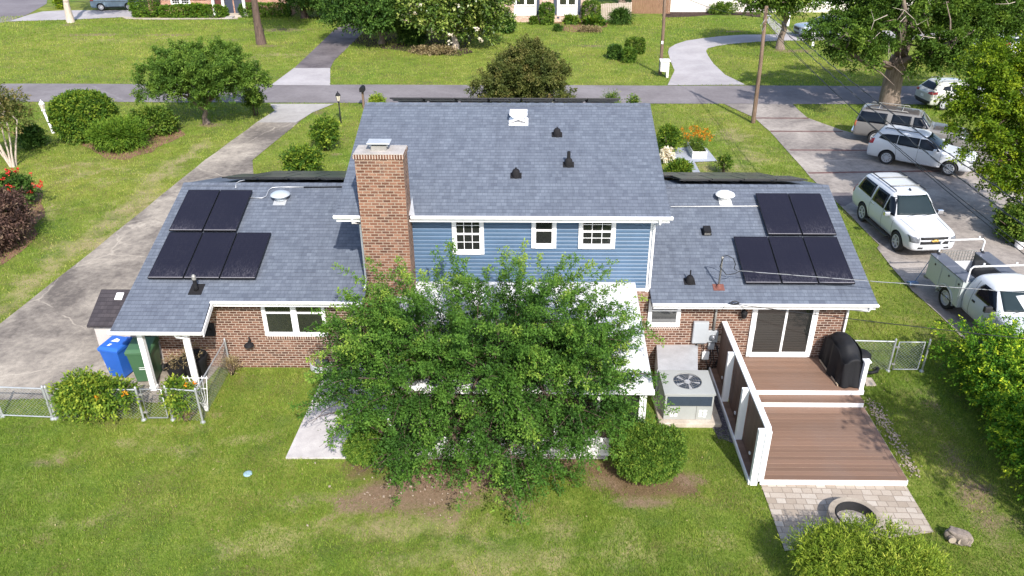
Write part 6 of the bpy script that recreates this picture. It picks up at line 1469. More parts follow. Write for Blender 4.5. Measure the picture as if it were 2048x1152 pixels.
for s in (1, -1): m.tube([(x0 + .12, s * .8, 1.44), (x0 - .05, s * .78, 1.53)], .045, 6)
m.build('rack_bracket', M['trim_black'], T, world=False)
for xx, wv, zz in ((x0 + .02, .78, 1.96), (-.62, .96, 2.0)):
    m = MB(); m.tube([(xx, -wv, 1.44), (xx, -wv, zz - .09), (xx, -wv + .09, zz), (xx, wv - .09, zz), (xx, wv, zz - .09), (xx, wv, 1.44)], .027, 8)
    for s in (1, -1): m.box(xx - .018, xx + .018, s * .55 - .025, s * .55 + .025, zz + .0, zz + .11)
    m.build('ladder_rack', M['trim'], T, world=False)
m = MB(); m.box(x0 - .22, x0 - .05, -.95, .95, .42, .52); m.build('rear_bumper', M['steel_dull'], T, world=False)
m = MB(); m.obox((x0 - .28, -1.25, .14), (.12, 0, .03), (0, .16, 0), (-.01, 0, .05)); m.tube([(x0 - .25, -1.2, .2), (x0 - .02, -1.0, 1.2)], .014, 5); m.build('broom', plain('blue_grey_bristle', (.12, .2, .35), .7), T, world=False)
a, b = G(1863, 514.5, 1.45), G(1939, 579.5, 1.45); an = math.atan2(b.y - a.y, b.x - a.x); rr = G(1885, 617); dv = Vector((math.cos(an), math.sin(an), 0)); rv = Vector((dv.y, -dv.x, 0))
c = rr - rv * .95 - dv * PU['ra']; T.location = (c.x, c.y, .03); T.rotation_euler = (0, 0, an)
# ------------------------------------------------------------------ plants near the house
def gp(x, y): return G(x, y)
# the big lacy tree over the sunroom and patio
def big_tree():
    rng = np.random.default_rng(21); base = Vector((-1.35, 15.3, 0))
    t = thing('patio_tree', 'large bushy green tree with long arching sprays spreading over the white sunroom roof', 'tree', base)
    L = [((-1.0, 16.2, 2.1), (2.7, 1.8, 1.45)), ((-3.6, 16.5, 1.9), (1.5, 1.4, 1.1)), ((1.1, 16.4, 2.0), (1.2, 1.4, 1.1)), ((-2.6, 16.9, 2.9), (1.3, 1.0, .8)), ((.3, 16.9, 3.0), (1.4, 1.0, .85)), ((-1.1, 16.7, 3.2), (1.2, .9, .75)),
         ((1.6, 16.6, 2.7), (.9, .9, .7)), ((-4.3, 17.0, 2.6), (.9, .9, .7)), ((-2.9, 15.4, 1.2), (1.0, .8, .8)), ((.1, 15.1, 1.3), (1.2, .7, .85)), ((-1.0, 14.9, 1.5), (1.2, .7, .8)), ((-3.0, 15.8, 2.7), (1.1, .9, .7)), ((.8, 15.7, 2.4), (1.0, .8, .7)), ((-1.0, 15.7, 2.9), (1.3, .8, .65))]
    lobes = [(np.array(a), np.array(b)) for a, b in L]
    cut = lambda X: ((X[:, 0] < -3.5 + .25 * np.sin(X[:, 2] * 6)) & (X[:, 2] < 1.7)) | (X[:, 0] > 1.35) & (X[:, 2] < 1.3 + .3 * np.sin(X[:, 1] * 5)) | ((X[:, 1] < 14.6) & (X[:, 2] < .5))
    P, D, N, Lf, W, V, B, A, Lb = plumes(rng, lobes, 510, 1.15, 14, .42, 25, .068, .039, droop=.36, up=.46, shell=.45, tip=.55, lv=.24, cut=cut)
    leaf_mesh('crown', M['f_elm'], P, D, N, Lf, W, V, t)
    m = MB()
    for i in range(0, 510, 1): q = [Vector(B[i] + A[i] * Lb[i] * f - np.array((0, 0, .34 * Lb[i] * f * f))) for f in (-.25, .1, .5, .95)]; m.tube(q, [.014, .011, .008, .003], 4)
    m.build('branches', M['bark_dark'], t)
    sh = [(np.array((-1.1, 16.8, 3.3)), np.array((3.3, 1.4, 1.0)))]      # long young shoots
    P, D, N, Lf, W, V, *_ = plumes(rng, sh, 190, 1.55, 17, .28, 17, .06, .034, droop=.32, up=.95, shell=.7, tip=.5, zmin=2.4); leaf_mesh('shoots', M['f_elm'], P, D, N, Lf, W, V + .18, t)
    sd = [(np.array((-1.3, 15.9, 1.7)), np.array((3.5, 1.5, 1.2)))]
    P, D, N, Lf, W, V, *_ = plumes(rng, sd, 150, 1.35, 15, .3, 18, .06, .034, droop=.62, up=.3, out=1.1, shell=.75, tip=.45, cut=cut); leaf_mesh('sprays', M['f_elm'], P, D, N, Lf, W, V + .08, t)
    tg = [l[0] + np.array((0, 0, .2)) for l in lobes[1:]]
    for i, bx in enumerate((-.16, .12, .3)): limbs(rng, base + Vector((bx, .1 * i, 0)), (base.x + bx * 4, base.y + .35, 1.5), .085, tg[i::3], M['bark_dark'], t, sub=5, n=10)
    return t
big_tree()
S = dict(droop=.1, up=.35, spread=1.0)
bush('evergreen_shrub', 'rounded dark evergreen shrub beside the air conditioner pad', 'shrub', (2.92, 15.45), (1.08, .95), 1.42, M['f_shrub'], 31, n=4200, tl=.13, nl=14, leaf=.06, wid=.026, nlobes=4, shell=.8, **S)
bush('evergreen_shrub', 'rounded dark evergreen shrub under the left side of the big patio tree', 'shrub', (-3.95, 15.95), (.8, .75), 1.15, M['f_shrub'], 32, n=2200, tl=.13, nl=14, leaf=.06, wid=.026, nlobes=4, shell=.8, **S)
bush('willowy_shrub', 'feathery yellow green shrub in front of the fire pit patio', 'shrub', (7.0, 11.75), (1.75, 1.35), 1.75, M['f_willow'], 33, n=2600, tl=.34, nl=20, leaf=.085, wid=.017, nlobes=9, droop=.25, up=.7, spread=1.0)
def hedge():
    rng = np.random.default_rng(35); t = thing('flowering_hedge', 'tall loose hedge with yellow tipped leaves along the right side yard', 'hedge', (13.2, 17.0, 0))
    lobes = []
    for i in range(26):
        f = i / 25; y = 19.9 - 7.7 * f; x = 13.1 + .2 * math.sin(f * 7) - .1 * f
        for k in range(2): lobes.append((np.array((x + rng.uniform(-.35, .35) + (k * .9), y + rng.uniform(-.2, .2), (.85 + .2 * min(1, f * 3)) + rng.uniform(0, .2))), np.array((rng.uniform(.9, 1.2), .75, rng.uniform(.75, .98)))))
    crown('foliage', M['f_hedge'], rng, lobes, t, n=7000, tl=.36, nl=17, leaf=.075, wid=.042, droop=.35, up=.55, shell=.6, tip=.5, lv=.2)
    m = MB()
    for i in range(22):
        y = 20 - 7.2 * i / 21; m.tube([(13.2, y, -.05), (13.2 + rng.uniform(-.4, .4), y + rng.uniform(-.3, .3), 1.4)], [.04, .015], 6)
    m.build('stems', M['bark_dark'], t)
hedge()
V_ = dict(droop=.3, up=.45, spread=1.1, tip=.6)
bush('trumpet_vine', 'large leafy vine mound with orange flowers smothering the left fence', 'vine', (-11.85, 17.62), (1.42, .62), 1.55, M['f_vine'], 36, n=900, tl=.4, nl=16, leaf=.10, wid=.05, nlobes=8, **V_)
bush('trumpet_vine', 'smaller leafy vine climbing the fence between gate and corner post', 'vine', (-9.62, 17.72), (.5, .42), 1.42, M['f_vine'], 37, n=300, tl=.34, nl=15, leaf=.10, wid=.05, nlobes=5, **V_)
def flowers(parent_lobes, n, mat, name, label, base, seed, leaf=.06, cat='flower', **kw):
    rng = np.random.default_rng(seed); t = thing(name, label, cat, base)
    pt = crown('petals', mat, rng, parent_lobes, t, n=n, tl=.06, nl=9, leaf=leaf, wid=leaf * .8, droop=0, up=.6, shell=.9, **kw); pt['kind'] = 'stuff'; return t
flowers([(np.array((-11.2, 17.25, 1.1)), np.array((.35, .15, .3)))], 3, M['f_orange'], 'trumpet_flower', 'few orange trumpet flowers on the large vine mound', (-11.2, 17.25, 1.0), 3)
flowers([(np.array((-9.2, 17.6, 1.2)), np.array((.12, .1, .1)))], 2, M['f_orange'], 'trumpet_flower', 'orange trumpet flower beside the fence corner post', (-9.2, 17.6, 1.1), 4)
b = G(468, 735); bush('weed_clump', 'reddish dry weeds growing at the foot of the wall fence post', 'plant', (b.x + .05, b.y - .35), .28, .6, M['f_dry'], 38, n=90, tl=.3, nl=10, leaf=.06, wid=.02, nlobes=3, droop=.2, up=.9)
b = G(372, 845); bush('weed_clump', 'brown dry weeds at the bottom of the fence beside the gate', 'plant', (b.x, b.y + .1), .25, .4, M['f_dry'], 39, n=70, tl=.25, nl=10, leaf=.05, wid=.015, nlobes=3, droop=.2, up=.9)
# ------------------------------------------------------------------ front and side yard plants
def shrub_px(name, label, xl, xr, yt, yb, mat, seed, n, tl, nl, leaf, wid, cat='shrub', ry=None, group=None, nlobes=7, **kw):
    q = G((xl + xr) / 2, yb); rx = (xr - xl) / 2 * (q.y * .88 + CH * .474) / F; ry = ry or rx * .85
    yc = q.y + ry * .75; rx *= yc / q.y
    h = YP((xl + xr) / 2, yt, yc + ry * .25).z
    return bush(name, label, cat, (YP((xl + xr) / 2, yb, yc).x, yc), (rx, ry), max(h, .3), mat, seed, n=n, tl=tl, nl=nl, leaf=leaf, wid=wid, nlobes=nlobes, group=group, **kw)
shrub_px('bush', 'big rounded pale green bush behind the juniper', 124, 244, 182, 290, M['f_vine'], 41, 2600, .22, 15, .12, .07, droop=.2, up=.4, tip=.3, p=2.7, shell=.8)
shrub_px('juniper_bush', 'bright green spreading juniper in front of the round bush', 188, 320, 240, 310, M['f_juniper'], 42, 1500, .55, 16, .16, .035, droop=.1, up=.35, spread=.5, ry=1.7)
shrub_px('viburnum_bush', 'low wide bush with a few white flowers right of the juniper', 262, 368, 214, 276, M['f_oak'], 43, 900, .4, 14, .13, .08, droop=.2, up=.3)
shrub_px('bush', 'small dark bush left of the juniper', 132, 178, 250, 292, M['f_crepe'], 44, 260, .3, 12, .11, .06)
shrub_px('bush', 'dark bush at the foot of the white lamp post', 44, 100, 244, 300, M['f_dark'], 45, 420, .4, 13, .13, .08)
shrub_px('bush', 'dark purple leaved bush at the left picture edge', -60, 88, 375, 520, M['f_purple'], 46, 1700, .5, 18, .13, .05, droop=.5, up=.2, ry=1.9)
rb = shrub_px('rose_bush', 'dark green bush with red flowers behind the purple bush', -20, 90, 345, 425, M['f_dark'], 47, 700, .4, 15, .11, .06)
c = rb.location; flowers([(np.array((c.x + .2, c.y - .4, 1.2)), np.array((1.5, .8, .6)))], 48, M['f_red'], 'rose_flowers', 'scattered red flowers on the dark green bush', (c.x, c.y, 1.1), 48, leaf=.085, zmin=.7)
shrub_px('young_shrub', 'loose light green shrub by the black lamp post', 618, 688, 228, 308, M['f_vine'], 49, 420, .45, 13, .13, .07, up=.7, droop=.2)
shrub_px('young_shrub', 'light green shrub nearest the left solar panels', 565, 655, 288, 362, M['f_vine'], 50, 620, .45, 13, .13, .07, up=.6, droop=.2)
shrub_px('upright_shrub', 'narrow upright green shrub at the road end of the left driveway', 494, 534, 168, 234, M['f_oak'], 51, 330, .5, 13, .13, .07, up=.9, droop=.1)
shrub_px('garden_shrub', 'yellow green shrub top showing beside the mailbox above the roof', 738, 776, 182, 236, M['f_willow'], 52, 240, .4, 12, .14, .06, up=.8)
shrub_px('spiky_plant', 'spiky green plant tip showing above the upper roof ridge', 1206, 1236, 184, 240, M['f_vine'], 53, 140, .6, 12, .2, .03, up=1.4, droop=.1)
shrub_px('garden_shrub', 'thin shrub tip above the right end of the upper roof ridge', 1256, 1274, 183, 240, M['f_oak'], 54, 70, .5, 10, .13, .06, up=1.0)
shrub_px('bush', 'leafy green bush beside the orange lilies', 1308, 1364, 245, 312, M['f_vine'], 55, 480, .4, 14, .13, .05, up=.6)
shrub_px('bush', 'low broad leaved bush at the edge of the grey garden path', 1330, 1386, 322, 360, M['f_vine'], 56, 420, .3, 14, .13, .06, up=.5)
shrub_px('flowering_bush', 'white flowering bush beside the roof edge', 1318, 1346, 290, 330, M['f_white'], 57, 220, .25, 12, .09, .07)
shrub_px('sapling', 'small dark sapling in the dry corner of the front lawn', 1432, 1464, 308, 352, M['f_oak'], 58, 90, .4, 11, .12, .06, up=.9)
# raised planter with lilies
q = G(1400, 318); t = thing('raised_planter', 'white slatted raised planter box on the grey garden path', 'planter', q)
px0, px1, py0, py1 = G(1384, 318).x, G(1413, 318).x, q.y, q.y + 1.6
m = MB()
for k in range(3):
    z0, z1 = .03 + k * .13, .13 + k * .13
    m.box(px0, px1, py0, py0 + .03, z0, z1); m.box(px0, px1, py1 - .03, py1, z0, z1); m.box(px0, px0 + .03, py0 + .03, py1 - .03, z0, z1); m.box(px1 - .03, px1, py0 + .03, py1 - .03, z0, z1)
m.build('boards', M['trim'], t); m = MB(); m.box(px0 + .04, px1 - .04, py0 + .04, py1 - .04, .02, .34); m.build('soil', M['mulch_dark'], t)
pc = ((px0 + px1) / 2, (py0 + py1) / 2)
rng = np.random.default_rng(60); t = thing('planter_greens', 'fine dark green plants filling the white raised planter', 'plant', (*pc, .34))
crown('leaves', M['f_oak'], rng, [(np.array((*pc, .42)), np.array((.3, .7, .2)))], t, n=260, tl=.3, nl=12, leaf=.09, wid=.02, up=1.0)
b = G(1385, 300); rng = np.random.default_rng(61); t = thing('lily_patch', 'patch of bright orange lilies behind the raised planter', 'flower', (b.x, b.y + .6, 0))
lo = [(np.array((b.x, b.y + .6, .75)), np.array((.62, .55, .35))), (np.array((b.x + .7, b.y + .5, .65)), np.array((.35, .3, .3)))]
pt = crown('petals', M['f_orange'], rng, lo, t, n=95, tl=.1, nl=7, leaf=.09, wid=.055, up=.6); pt['kind'] = 'stuff'; crown('leaves', M['f_willow'], rng, lo, t, n=90, tl=.5, nl=8, leaf=.14, wid=.02, up=1.0)
# driveway edge bush and bucket on the right
shrub_px('bush', 'dense dark bush beside the driveway parking next to the white bucket', 1970, 2110, 400, 502, M['f_oak'], 62, 1900, .3, 15, .09, .055, ry=1.6)
q = G(2037, 497); m = MB(); m.lathe([(.15, 0), (.2, .32), (.215, .33), (.215, .36), (.19, .36), (.17, .1), (.01, .1)], q, 20); tag(m.build('bucket', M['trim'], angle=35), 'white plastic bucket at the foot of the driveway bush', 'bucket')
# ------------------------------------------------------------------ middle distance trees
def lobed(name, label, base, spots, Y, mat, seed, tr, bark, n, bl, sl, leaf, wid, nsub=9, nl=14, group=None, th=1.5, nlimb=9, **kw):
    rng = np.random.default_rng(seed); base = Vector((base[0], base[1], 0)); t = thing(name, label, 'tree', base, 0, group); lobes = []
    for (px, py, rr, dy) in spots:
        c = YP(px, py, Y + dy); lobes.append((np.array(c), np.array((rr, rr * .95, rr * .8))))
    P, D, N, L, W, V, B, A, Lb = plumes(rng, lobes, n, bl, nsub, sl, nl, leaf, wid, **kw)
    leaf_mesh('crown', M[mat], P, D, N, L, W, V, t)
    limbs(rng, base, (base.x, base.y, th), tr, [l[0] for l in lobes[:nlimb]], M[bark], t, sub=3)
    return t
Y0 = G(413, 247).y
lobed('crepe_myrtle', 'wide spreading green crepe myrtle beside the left driveway', G(413, 247), [(400, 148, 1.35, 0), (335, 132, .75, 0), (465, 135, .85, 0), (400, 112, .8, .5), (305, 152, .62, -.4), (350, 158, .7, -.8), (500, 150, .6, 0), (450, 160, .7, -.8), (365, 112, .65, .8), (438, 112, .7, .8), (288, 172, .42, -.5), (512, 166, .42, -.2), (330, 178, .4, -1.2), (400, 178, .6, -1.3), (480, 172, .4, -.8), (420, 138, .8, -1.5), (345, 142, .65, -1.4), (398, 203, .28, -1.0)], Y0, 'f_crepe', 71, .16, 'bark', 560, .6, .38, .115, .065, droop=.3, up=.35, shell=.55, tip=.35, lv=.25, nlimb=14, th=1.1)
lobed('crepe_myrtle', 'bronze tinted crepe myrtle showing above the upper roof ridge', (-.4, 45.3), [(1045, 172, 1.25, 0), (1086, 108, .5, .2), (1085, 130, .6, .2), (1020, 135, .7, 0), (985, 162, .6, 0), (962, 180, .4, 0), (1108, 150, .6, 0), (1050, 115, .7, .4), (1120, 185, .4, 0), (1070, 150, .9, -1.0), (1010, 175, .9, -1.0), (1000, 205, .9, -.6), (1095, 200, .9, -.6)], 45.3, 'f_bronze', 72, .14, 'bark', 560, .6, .4, .12, .065, droop=.15, up=.6, shell=.55, tip=.45, lv=.2, th=1.0)
b = G(28, 333); rng = np.random.default_rng(73); t = thing('crepe_myrtle', 'multi stemmed pale trunked crepe myrtle with bronze leaves at left edge', 'tree', b)
c, r = px_crown(-85, 44, 165, 285, b.y, 1.7); lobes = auto_lobes(rng, c, r, 10, .42, -.3, .55)
crown('crown', M['f_bronze'], rng, lobes, t, n=620, tl=.5, nl=16, leaf=.12, wid=.06, up=.6, droop=.2)
for k in range(6): limbs(rng, b + Vector((rng.uniform(-.15, .15), rng.uniform(-.15, .15), 0)), (b.x + rng.uniform(-1.1, .9), b.y + rng.uniform(-.5, .5), 2.3), .05, [Vector(c) + Vector((rng.uniform(-1, 1), rng.uniform(-.6, .6), rng.uniform(0, 1.2)))], M['bark_pale'], t, sub=2)
# old oak on the right, with heavy limbs and dead twigs
ob = G(1778, 224); rng = np.random.default_rng(74); t = thing('oak_tree', 'massive old oak with thick leaning trunk between road and tan wagon', 'tree', ob)
def q3(px, py, dy=0): return YP(px, py, ob.y + dy)
m = MB(); tr = [ob - Vector((0, 0, .2)), ob, q3(1780, 190), q3(1786, 160), q3(1795, 130), q3(1800, 112)]; m.tube(tr, [.85, .72, .58, .55, .55, .5], 14)
LB = [[q3(1800, 114), q3(1812, 85, .5), q3(1818, 60, .8), q3(1830, 20, 1), q3(1845, -30, 1), q3(1850, -90, 1)], [q3(1800, 112), q3(1800, 85, -.4), q3(1806, 50, -1), q3(1810, 20, -1.2), q3(1800, -40, -1.5)], [q3(1792, 130), q3(1820, 118, -1), q3(1860, 105, -1.5), q3(1900, 85, -2), q3(1950, 60, -2)], [q3(1790, 135), q3(1760, 125, -.8), q3(1735, 128, -1.4), q3(1690, 100, -2), q3(1650, 85, -2)],
      [q3(1806, 70), q3(1770, 45, 1), q3(1730, 20, 1.5), q3(1690, 0, 2)], [q3(1815, 50), q3(1870, 20, 1.5), q3(1930, -10, 2), q3(1990, -30, 2)]]
for i, l in enumerate(LB):
    n_ = len(l); r0 = (.38, .34, .26, .24, .22, .22)[i]; m.tube(l, [r0 * (1 - .8 * k / (n_ - 1)) for k in range(n_)], 9)
    for k in range(7):
        a = l[1 + k % (n_ - 1)]; d = Vector(norm(rng.normal(size=3) + np.array((0, -.5, .2)))) * rng.uniform(1.2, 2.6); m.tube([a, a + d * .5 + Vector(rng.normal(size=3)) * .15, a + d], [.07, .04, .012], 5)
m.build('trunk', M['bark'], t, smooth=True)
for (px, py, qx, qy) in ((1785, 15, 1830, 40), (1830, 40, 1838, 48), (1790, 55, 1812, 32), (1742, 60, 1775, 30), (1990, 8, 2030, 4), (1778, 120, 1782, 75), (1720, 85, 1760, 65), (1840, 80, 1870, 76)):
    m = MB(); a, b2 = q3(px, py, -3.0), q3(qx, qy, -2.6); c_ = a.lerp(b2, .5) + Vector(rng.normal(size=3)) * .12; m.tube([a, c_, b2], [.006, .014, .02], 5); m.tube([c_, c_ + Vector(rng.normal(size=3)) * .5], [.010, .004], 5); m.build('dead_branch', M['bark_pale'], t)
lobes = []
for (px, py, rr, dy) in ((1690, 85, 1.5, -2), (1655, 80, 1.2, -2), (1700, 60, 1.5, -1), (1740, 40, 1.8, 0), (1725, 100, .8, -2.4), (1755, 65, 1.2, -2), (1780, 20, 1.8, -1), (1845, 112, .8, -2), (1870, 95, 1.2, -2), (1900, 90, 1.5, -2), (1880, 60, 1.8, -1), (1930, 50, 1.8, -1), (1860, 10, 2.0, 0), (1920, 0, 2.2, 1), (1980, 20, 2.0, 0), (2010, 55, 1.8, 0), (1800, -30, 2.2, 0), (1740, -10, 2.0, 1), (1690, 10, 1.6, 1), (1890, 120, .7, -2.5), (1950, 90, 1.1, -2), (2050, 0, 2.2, 1), (1660, 35, 1.0, 0), (1870, -60, 2.6, 1)):
    c_ = q3(px, py, dy); lobes.append((np.array(c_), np.array((rr, rr, rr * .8))))
P, D, N, Lf, W, V, *_ = plumes(rng, [(c_, r_ * .72) for c_, r_ in lobes], 780, .8, 9, .5, 13, .15, .10, droop=.4, up=.25, shell=.5, tip=.3, lv=.28, zmin=2.0); leaf_mesh('crown', M['f_oak'], P, D, N, Lf, W, V, t)
# yellow-green maple at right edge
mb = G(2036, 442); rng = np.random.default_rng(75); t = thing('maple_tree', 'yellow green maple hanging over the white crossover at right edge', 'tree', mb)
def q4(px, py, dy=0): return YP(px, py, mb.y + dy)
lobes = []
for (px, py, rr, dy) in ((1985, 180, 1.3, 0), (2030, 130, 1.5, .5), (2060, 180, 1.6, 0), (1955, 225, .8, -.3), (1990, 250, 1.2, -.5), (2040, 260, 1.5, -.3), (1930, 265, .55, -.3), (1965, 295, .7, -.5), (2020, 330, 1.1, -.6), (2060, 340, 1.2, -.5), (1990, 130, 1.0, .5), (2100, 120, 1.6, .5), (1990, 325, .45, -.8), (2100, 250, 1.6, 0), (2020, 370, .5, -.8), (2060, 390, .8, -.6), (1940, 190, .8, .3)):
    lobes.append((np.array(q4(px, py, dy)), np.array((rr, rr * .9, rr * .7))))
P, D, N, Lf, W, V, *_ = plumes(rng, [(c_, r_ * .8) for c_, r_ in lobes], 760, .6, 8, .36, 13, .095, .075, droop=.4, up=.3, shell=.5, tip=.35, lv=.28, zmin=1.2); leaf_mesh('crown', M['f_maple'], P, D, N, Lf, W, V, t)
limbs(rng, mb, (mb.x + .1, mb.y, 2.2), .17, [l[0] for l in lobes[:13]], M['bark_dark'], t, sub=3)
tree('shade_tree', 'open crowned leafy tree just beyond the right picture edge beside the hedge', 'tree', (13.4, 9.6), np.array((12.5, 10.3, 6.3)), np.array((1.9, 1.9, 1.7)), M['f_oak'], 79, .16, 'bark', 420, .7, 16, .13, .085, nlobes=8, th=3.5)  # unseen tree, added to cast shade on the right lawn and deck
# ------------------------------------------------------------------ trees across the road
def far_tree(name, label, bx, by, xl, xr, yt, yb, mat, seed, tr, bark, n, leaf=.2, ry=None, nl=15, group=None, **kw):
    b = G(bx, by); c, r = px_crown(xl, xr, yt, yb, b.y, ry); c[2] = max(c[2], r[2] + .5)
    return tree(name, label, 'tree', b, c, r, mat, seed, tr, bark, n, kw.pop('tl', .8), nl, leaf, leaf * .6, group=group, nlobes=kw.pop('nlobes', 14), ls=kw.pop('ls', .36), core=.62, droop=.3, **kw)
far_tree('shade_tree', 'dark leafy shade tree across the road beside the far driveway', 763, 88, 640, 850, -75, 92, M['f_dark'], 81, .22, 'bark', 2300, ry=4.0, up=.2, zlo=-.7, th=2.2)
far_tree('magnolia_tree', 'glossy magnolia with white blooms in front of the pink brick house', 910, 98, 790, 1032, -80, 88, M['f_magnolia'], 82, .25, 'bark_pale', 2200, ry=4.2, leaf=.24, zlo=-.7, th=2.5)
flowers([(np.array((-4.5, 63.2, 3.0)), np.array((4.5, 1.0, 2.5)))], 14, M['f_white'], 'magnolia_bloom', 'white magnolia blooms scattered over the glossy tree', (-4.5, 63.2, 3), 83, leaf=.22)
far_tree('lawn_tree', 'tree with pale straight trunk on the lawn inside the curved driveway', 1560, 98, 1478, 1640, -85, 50, M['f_oak'], 84, .28, 'bark', 1500, ry=3.3, th=3.0)
far_tree('pine_tree', 'tall dark pine trunk on the far lawn left of the driveway', 523, 88, 470, 600, -260, -60, M['f_dark'], 85, .29, 'bark_dark', 900, ry=3, th=10.5)
far_tree('leafy_tree', 'pale barked tree trunk beside the far left driveway', 142, 45, 60, 240, -260, -70, M['f_oak'], 86, .26, 'bark_pale', 900, ry=4, th=9)
shrub_px('trunk_sprouts', 'small leafy sprouts on a thin leaning stem by the pale trunk', 108, 138, -4, 18, M['f_maple'], 87, 90, .5, 11, .2, .12)
far_tree('leafy_tree', 'leafy tree behind the oak at upper right corner', 2030, 40, 1960, 2140, -120, 40, M['f_maple'], 88, .35, 'bark', 1500, ry=4.5, th=3)
far_tree('leafy_tree', 'dark tree behind the far red brick house hedge', 610, 36, 560, 690, -60, 36, M['f_dark'], 89, .3, 'bark_dark', 1300, ry=3.5, zlo=-.9, th=2)
far_tree('leafy_tree', 'tree behind the picket fence of the pink brick house', 1245, 8, 1190, 1330, -120, 12, M['f_oak'], 90, .3, 'bark', 900, ry=4, th=3)
# clipped hedges and bushes along the far houses
def box_bush(name, label, px0, px1, py_base, h, d, mat, seed, n, leaf=.13, group=None, cat='hedge'):
    a, b = G(px0, py_base), G(px1, py_base); return bush(name, label, cat, ((a.x + b.x) / 2, a.y + d / 2), ((b.x - a.x) / 2, d / 2), h, mat, seed, n=n, tl=.08, nl=14, leaf=leaf, wid=leaf * .6, p=5.0, shell=.85, group=group, up=.2)
box_bush('clipped_hedge', 'tall clipped block hedge beside the blue grey car', 258, 311, 37, 2.9, 2.2, M['f_juniper'], 101, 800)
box_bush('clipped_hedge', 'long low clipped hedge under the window of the far red brick house', 311, 459, 37, 1.15, 1.2, M['f_juniper'], 102, 1100)
box_bush('clipped_hedge', 'short clipped hedge right of the brick house steps', 474, 582, 36, 1.25, 1.3, M['f_shrub'], 103, 800)
shrub_px('bush', 'yellow green bush under the far brick house window', 375, 420, 9, 34, M['f_maple'], 104, 260, .3, 12, .2, .1)
box_bush('clipped_bush', 'square clipped bush alone left of the trio near the road', 1218, 1242, 120, 1.0, 1.0, M['f_dark'], 105, 320, cat='bush')
box_bush('clipped_bush', 'rounded clipped bush nearest the road in the trio', 1246, 1271, 127, 1.0, 1.0, M['f_shrub'], 106, 330, cat='bush')
box_bush('clipped_bush', 'wide clipped bush at the back of the trio', 1252, 1290, 110, 1.15, 1.2, M['f_oak'], 107, 420, cat='bush')
box_bush('clipped_bush', 'square clipped bush below the pink house corner', 1080, 1107, 51, 1.9, 1.3, M['f_shrub'], 108, 420, cat='bush')
box_bush('clipped_bush', 'larger clipped bush in front of the picket fence end', 1165, 1200, 50, 2.0, 1.5, M['f_oak'], 109, 420, cat='bush')
shrub_px('strappy_plant', 'dark strappy leaved plant before the picket fence', 1219, 1262, 21, 50, M['f_dark'], 110, 280, .8, 10, .4, .06, up=.6, droop=.5)
shrub_px('hosta_plant', 'broad leaved hosta under the larger clipped bush', 1164, 1214, 38, 54, M['f_vine'], 111, 110, .4, 10, .4, .25)
shrub_px('bush', 'small round bush on the pink house foundation left', 1058, 1078, 34, 50, M['f_oak'], 112, 130, .3, 10, .18, .1)
shrub_px('bush', 'tiny dark bush at the left tip of the red mulch bed', 1105, 1126, 51, 64, M['f_dark'], 113, 110, .3, 10, .16, .07)
shrub_px('bush', 'low yellow green bush under the second shuttered window', 1126, 1160, 33, 50, M['f_vine'], 114, 170, .4, 10, .2, .1)
shrub_px('border_plants', 'curved strip of low border plants edging the red mulch bed', 1144, 1218, 52, 66, M['f_dry'], 115, 220, .25, 10, .13, .06, ry=.7)
shrub_px('bush', 'dark bush below the magnolia with pale flowers beside it', 985, 1034, 30, 68, M['f_dark'], 116, 480, .5, 12, .2, .12)
shrub_px('bush', 'straggly shrub row before the white painted house', 1408, 1482, 6, 30, M['f_oak'], 117, 360, .4, 12, .2, .08, ry=1.0)
shrub_px('bush', 'dark shadowy bush between the shade tree and the magnolia', 790, 860, 50, 92, M['f_dark'], 118, 380, .5, 12, .2, .1)
shrub_px('ground_cover', 'low ground cover edging the far tree bed', 800, 940, 92, 112, M['f_dry'], 119, 380, .25, 10, .13, .07, ry=1.0)
# ------------------------------------------------------------------ houses, fences, poles and wires across the road
def far_house(name, label, x0, x1, y, depth, wallh, mat, roofm, wins, extra=None):
    t = thing(name, label, 'house', ((x0 + x1) / 2, y, 0)); m = MB(); yr = y + depth / 2; s = .38
    m.prism([(x0, y, 0), (x0, y, wallh), (x0, yr, wallh + s * depth / 2), (x0, y + depth, wallh), (x0, y + depth, 0)], (x1 - x0, 0, 0)); m.build('wall', M[mat], t)
    m = MB(); e = .5
    for sg in (1, -1):
        ya = y - e if sg > 0 else y + depth + e
        m.prism([(x0 - .4, ya, wallh - s * e + .05), (x0 - .4, yr, wallh + s * depth / 2 + .05), (x0 - .4, yr, wallh + s * depth / 2 + .2), (x0 - .4, ya, wallh - s * e + .2)], (x1 - x0 + .8, 0, 0))
    m.build('roof', M[roofm], t); m = MB(); m.box(x0 - .4, x1 + .4, y - e - .1, y - e - .002, wallh - .2, wallh + .02); m.build('gutter', M['trim'], t)
    for (a, b, z0, z1, cols, rows) in wins: window(a, b, z0, z1, y - .004, cols, rows, .12, t, sashes=2)
    return t
hy = 82.0
wx = lambda px, y=hy: YP(px, 10, y).x
wz = lambda py, y: max(YP(1000, py, y).z, .0)
t = far_house('brick_house', 'far red brick house with porch columns behind clipped hedges', wx(296), wx(582), hy, 9, 2.75, 'brick_far_red', 'shingle_grey', [(wx(343), wx(382), .95, 2.3, (1 / 3, 2 / 3), 3), (wx(524), wx(569), 1.5, 2.5, (1 / 3, 2 / 3), 2)])
m = MB()
for px in (427, 446.5, 488, 507): x = wx(px, hy - 1.2); m.box(x - .11, x + .11, hy - 1.3, hy - 1.08, .2, 2.75)
m.build('porch_column', M['trim'], t); m = MB(); m.box(wx(424), wx(512), hy - 1.35, hy - .005, 0, .2); m.build('porch_floor', M['conc_pad'], t)
